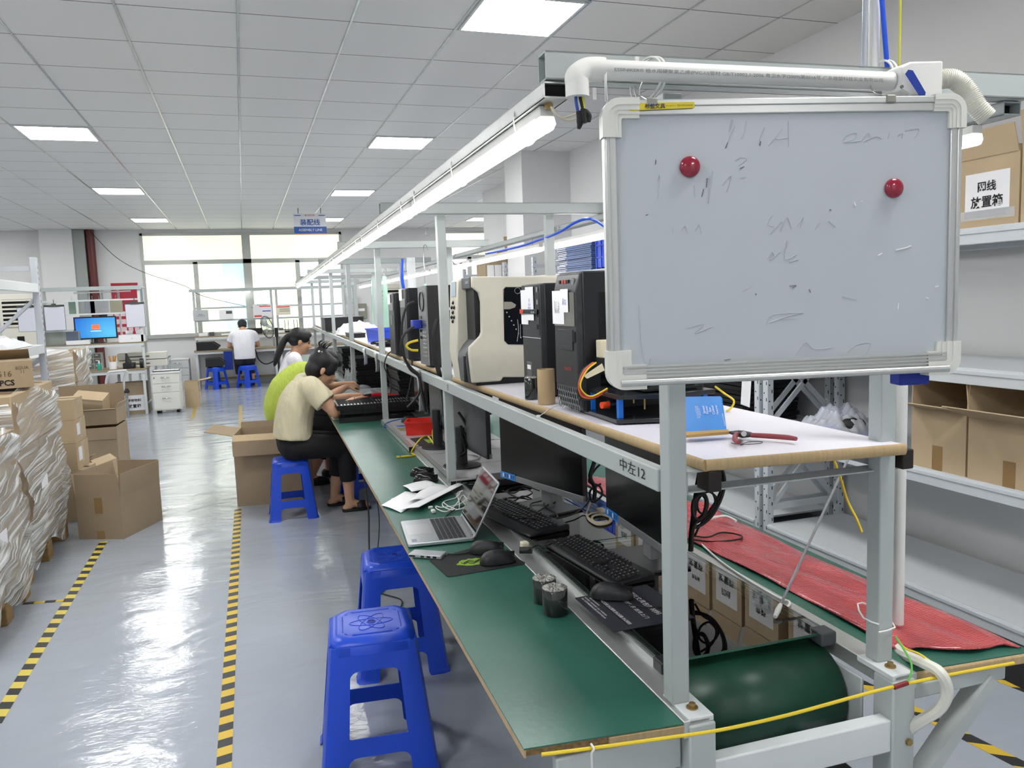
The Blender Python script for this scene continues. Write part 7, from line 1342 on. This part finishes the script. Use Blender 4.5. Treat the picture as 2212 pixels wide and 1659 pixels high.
def seated(lab, loc, rz, torso, neck, hd, pitch, arms, legs, shirt, pants, hair, yaw=0, cuff=.62, shoes='sandal', tail=None, wide=1., hands=None, extra=None, group=None, folds=.9, hsc=1.1):
    t = thing('person', lab, 'person', loc, rz, group); sk = B(); shm = mat('shirt_'+shirt, shirt, .85, noise=.06, nscale=5, bump=folds, bscale=5, bstretch=(2.6, 1, .8)); FN = [n for n in shm.node_tree.nodes if n.type == 'BUMP'][0]; FN.inputs['Distance'].default_value = .035; pm = mat('trousers_'+pants, pants, .85, noise=.1, nscale=6)
    X = M.Translation(V(hd))@M.Rotation(yaw, 4, 'Z')@M.Rotation(pitch, 4, 'Y')@M.Scale(hsc, 4)
    hm = head(t, sk, X, hair); flesh(sk, [V(neck), V(neck)*.45+(X@V((-.025, 0, -.05)))*.55, X@V((-.02, 0, -.02))], [.062, .052, .056])
    if tail: flesh(hm, [X@V(p) for p, r in tail], [r for p, r in tail])
    # one continuous trunk joins all limbs
    for o in (-.06, 0, .06): flesh(sk, [V(p)+V((0, o*wide*ww, 0)) for p, r, ww in torso], [r*.72 for p, r, ww in torso])
    sl = []
    for i, (sh_, el, wr, hdir, hn, hs, rr) in enumerate(arms):
        sh_, el, wr = V(sh_), V(el), V(wr); flesh(sk, [sh_, sh_*.5+el*.5, el], [.05*rr, .046*rr, .037*rr]); flesh(sk, [el, el*.5+wr*.5, wr], [.038*rr, .035*rr, .023*rr]); hand(sk, wr, hdir, hn, hs)
        ctr = V(torso[-1][0]); f = .60; e = sh_+(el-sh_)*f; sl.append(([ctr*.4+sh_*.6, sh_, sh_+(el-sh_)*.3, e], [.075, .074*rr, .072*rr, .074*rr]))
    pb = B(); shoe = []
    for i, (hp, kn, an, toe) in enumerate(legs):
        hp, kn, an, toe = V(hp), V(kn), V(an), V(toe); flesh(sk, [hp, kn], [.07, .05]); flesh(sk, [kn, kn*.6+an*.4, an], [.05, .052, .034]); flesh(sk, [an-V((0, 0, .0)), an*.5+toe*.5-V((0, 0, .01)), toe], [.036, .03, .022]); d_ = (toe-an); d_.z = 0; d_.normalize(); flesh(sk, [an-V((0, 0, .03)), an-d_*.03-V((0, 0, .045))], [.034, .028])
        cf = kn+(an-kn)*cuff; flesh(pb, [hp, hp*.5+kn*.5, kn], [.108, .094, .078]); flesh(pb, [kn, kn+(cf-kn)*.5, cf], [.076, .07, .062], False); pb.ball(kn, .077, 12, 8); shoe.append((an, toe, d_))
    for o in (-.07, 0, .07): flesh(pb, [V(torso[0][0])+V((0, o, .02)), V((legs[0][0][0]+.0, o, legs[0][0][2]))], [.118, .115])
    obj('body', sk, SKIN, t, remesh=.0075, smoothit=2); obj('hair', hm, HAIR, t, remesh=.007, smoothit=16)
    obj('shirt', shirt_mesh(torso, sl, wide), shm, t, remesh=.010, smoothit=3); obj('trousers', pb, pm, t, remesh=.011, smoothit=2)
    for an, toe, d_ in shoe:
        s_ = V((-d_.y, d_.x, 0)); z0 = .002; heel, tip = V((an.x, an.y, 0))-d_*.06, V((toe.x, toe.y, 0))+d_*.025
        sole = [(heel+s_*a*.035+d_*b_) for a, b_ in ((-.8, .0), (-1, .03))]+[(heel+(tip-heel)*.7-s_*.045), tip-s_*.02, tip+s_*.02, (heel+(tip-heel)*.7+s_*.045)]+[(heel+s_*.035+d_*.03), heel+s_*.028]
        so = obj('sandal' if shoes == 'sandal' else 'shoe', B().prism([(p.x, p.y) for p in sole], z0, .022, 'z'), BLACKR, t, bev=.004)
        mid = heel+(tip-heel)*.66; st_ = B()
        if shoes == 'sandal': st_.add([mid+d_*dx+s_*.048*cos(rad(a))+V((0, 0, .02+.052*sin(rad(a)))) for dx in (-.035, .03) for a in range(0, 181, 20)], [(i, i+1, 11+i, 10+i) for i in range(9)]); obj('strap', st_, BLACKR, so, solid=.004)
        else: flesh(st_, [heel+d_*.04+V((0, 0, .04)), mid+V((0, 0, .035)), tip-d_*.03+V((0, 0, .03))], [.045, .042, .03]); obj('upper', st_, BLACKR, so, remesh=.008, smoothit=2)
    return t, X
bun = (((-.05, 0, -.015), (.07, .080, .075)), ((.035, 0, .066), (.056, .074, .048)), ((.066, 0, .042), (.026, .056, .034)), ((.03, .062, .022), (.045, .018, .052)), ((.03, -.062, .022), (.045, .018, .052)), ((-.055, 0, .105), (.055, .055, .036)), ((-.06, 0, .13), (.035, .03, .028)))
tor = [((.02, 0, .60), .142, 1.1), ((.035, 0, .72), .140, 1.05), ((.07, 0, .86), .135, 1.05), ((.13, 0, .96), .115, 1.05), ((.18, 0, 1.01), .075, .8)]
t, X = seated('woman in a beige shirt and black trousers bending over the trays', (.27, 6.21, 0), rad(4), tor, (.205, 0, 1.03), (.275, -.01, 1.105), rad(27), [((.155, -.185, .99), (.315, -.27, .80), (.485, -.125, .865), (1, .35, .08), (-.2, -.5, .9), 1, 1.22), ((.155, .185, .99), (.34, .26, .82), (.50, .06, .875), (1, -.35, .05), (-.2, .4, .9), -1, 1.22)],
       [((.02, -.095, .545), (.40, -.12, .515), (.405, -.115, .075), (.54, -.12, .035)), ((.02, .095, .545), (.40, .11, .515), (.33, .12, .075), (.47, .12, .035))], 'cfc7a8', '131316', bun, rad(3))
ws = B()
for k in range(16):
    a_ = k*2.4; p_ = V((-.06+.025*cos(a_), .022*sin(a_), .145)); ws.tube([X@p_, X@(p_+V((-.004+.012*cos(a_), .012*sin(a_), .022))), X@(p_+V((.012*cos(a_)+.012, .03*sin(a_), .036+.012*(k % 3))))], [.0045, .003, .0012], 6, 3)
obj('loose_strands', ws, HAIR, t)
hc = B()
for k in range(9): hc.ball(X@V((-.075+.012*cos(k*2.1), -.035+.012*sin(k*1.7), .098+.012*cos(k))), .010, 8, 6)
obj('hair_clip', hc, mat('pearl_clip', 'dcd8e4', .25), t); obj('bracelet', B().tube([V((.475, -.135, .862))+V((.006*sin(2*pi*k/14), .027*cos(2*pi*k/14), .027*sin(2*pi*k/14))) for k in range(15)], .003, 6, 1), mat('gold', 'c9a24a', .25, .9), t)
q = V((.27+.60, 6.21-.02, .89)); solo('held_part', 'small black bracket held in the fingers of the woman in beige', 'bracket', B().cbox((0, 0, 0), (.07, .03, .012)).cbox((.03, 0, -.012), (.012, .03, .03)), BLACKP, q, .6, bev=.002)
tor2 = [((-.02, 0, .60), .155, 1.05), ((-.035, 0, .72), .16, 1.05), ((.02, 0, .87), .15, 1.05), ((.14, 0, .985), .12, 1.0), ((.23, 0, 1.01), .08, .8)]
seated('person in a lime green shirt bending low behind the woman in beige', (.31, 7.34, 0), rad(0), tor2, (.27, 0, 1.03), (.37, 0, 1.05), rad(45), [((.2, -.19, .98), (.36, -.26, .80), (.52, -.14, .86), (1, .3, 0), (-.2, -.4, .9), 1, 1.1), ((.2, .19, .98), (.38, .25, .82), (.54, .05, .87), (1, -.3, 0), (-.2, .4, .9), -1, 1.1)],
       [((.02, -.095, .545), (.38, -.14, .515), (.16, -.16, .075), (.30, -.16, .035)), ((.02, .095, .545), (.40, .11, .515), (.34, .12, .075), (.47, .12, .035))], 'b3c552', '15161a', (((-.04, 0, -.02), (.07, .08, .07)), ((.045, 0, .080), (.048, .070, .036))), shoes='shoe')
pony = (((-.05, 0, .0), (.06, .08, .06)), ((.03, 0, .078), (.06, .074, .040)), ((.025, .064, .04), (.05, .016, .045)), ((.025, -.064, .04), (.05, .016, .045)))
tor3 = [((.0, 0, .60), .135, 1.0), ((.0, 0, .74), .13, .95), ((.02, 0, .9), .125, .95), ((.045, 0, 1.03), .105, .95), ((.06, 0, 1.09), .07, .8)]
seated('woman in a white shirt with a long black ponytail at the worktop', (.40, 8.42, 0), rad(2), tor3, (.085, 0, 1.12), (.135, 0, 1.235), rad(16), [((.05, -.17, 1.05), (.15, -.23, .82), (.35, -.14, .84), (1, .3, 0), (-.1, -.3, 1), 1, 1.0), ((.05, .17, 1.05), (.17, .23, .83), (.36, .05, .85), (1, -.3, 0), (-.1, .3, 1), -1, 1.0)],
       [((.02, -.09, .545), (.38, -.1, .51), (.36, -.1, .075), (.49, -.1, .035)), ((.02, .09, .545), (.38, .1, .51), (.34, .1, .075), (.47, .1, .035))], 'dfdde6', '22242c', pony, wide=.95, tail=[((-.09, 0, .045), .022), ((-.125, 0, .02), .03), ((-.15, 0, -.04), .036), ((-.165, 0, -.13), .038), ((-.175, 0, -.21), .032), ((-.18, 0, -.27), .014)])
tor4 = [((.0, 0, .58), .13, 1.05), ((.0, 0, .74), .13, 1.05), ((.04, 0, .92), .13, 1.15), ((.10, 0, 1.06), .115, 1.2), ((.14, 0, 1.13), .07, .9)]
seated('man in a white T-shirt sitting with his back turned at the far workbench', (fx(524, 16.9), 16.88, 0), rad(92), tor4, (.155, 0, 1.15), (.225, 0, 1.225), rad(38), [((.10, -.2, 1.06), (.16, -.285, .84), (.36, -.2, .80), (1, .35, 0), (0, -.2, 1), 1, 1.05), ((.10, .2, 1.06), (.16, .285, .84), (.36, .2, .80), (1, -.35, 0), (0, .2, 1), -1, 1.05)],
       [((.02, -.1, .55), (.36, -.13, .52), (.34, -.13, .075), (.47, -.13, .035)), ((.02, .1, .55), (.36, .13, .52), (.34, .13, .075), (.47, .13, .035))], 'e4e4ea', '25262b', (((-.04, 0, .0), (.062, .074, .06)),), shoes='shoe')
flush_texts()
S.cycles.use_denoising = True
S.cycles.max_bounces = 8; S.cycles.diffuse_bounces = 4; S.cycles.glossy_bounces = 4; S.cycles.transmission_bounces = 6; S.cycles.transparent_max_bounces = 10
S.cycles.caustics_reflective = False; S.cycles.caustics_refractive = False; S.cycles.sample_clamp_indirect = 6
S.view_settings.view_transform = 'Standard'; S.view_settings.look = 'None'; S.view_settings.gamma = 1; S.view_settings.use_curve_mapping = False
S.view_settings.exposure = EXPOSURE
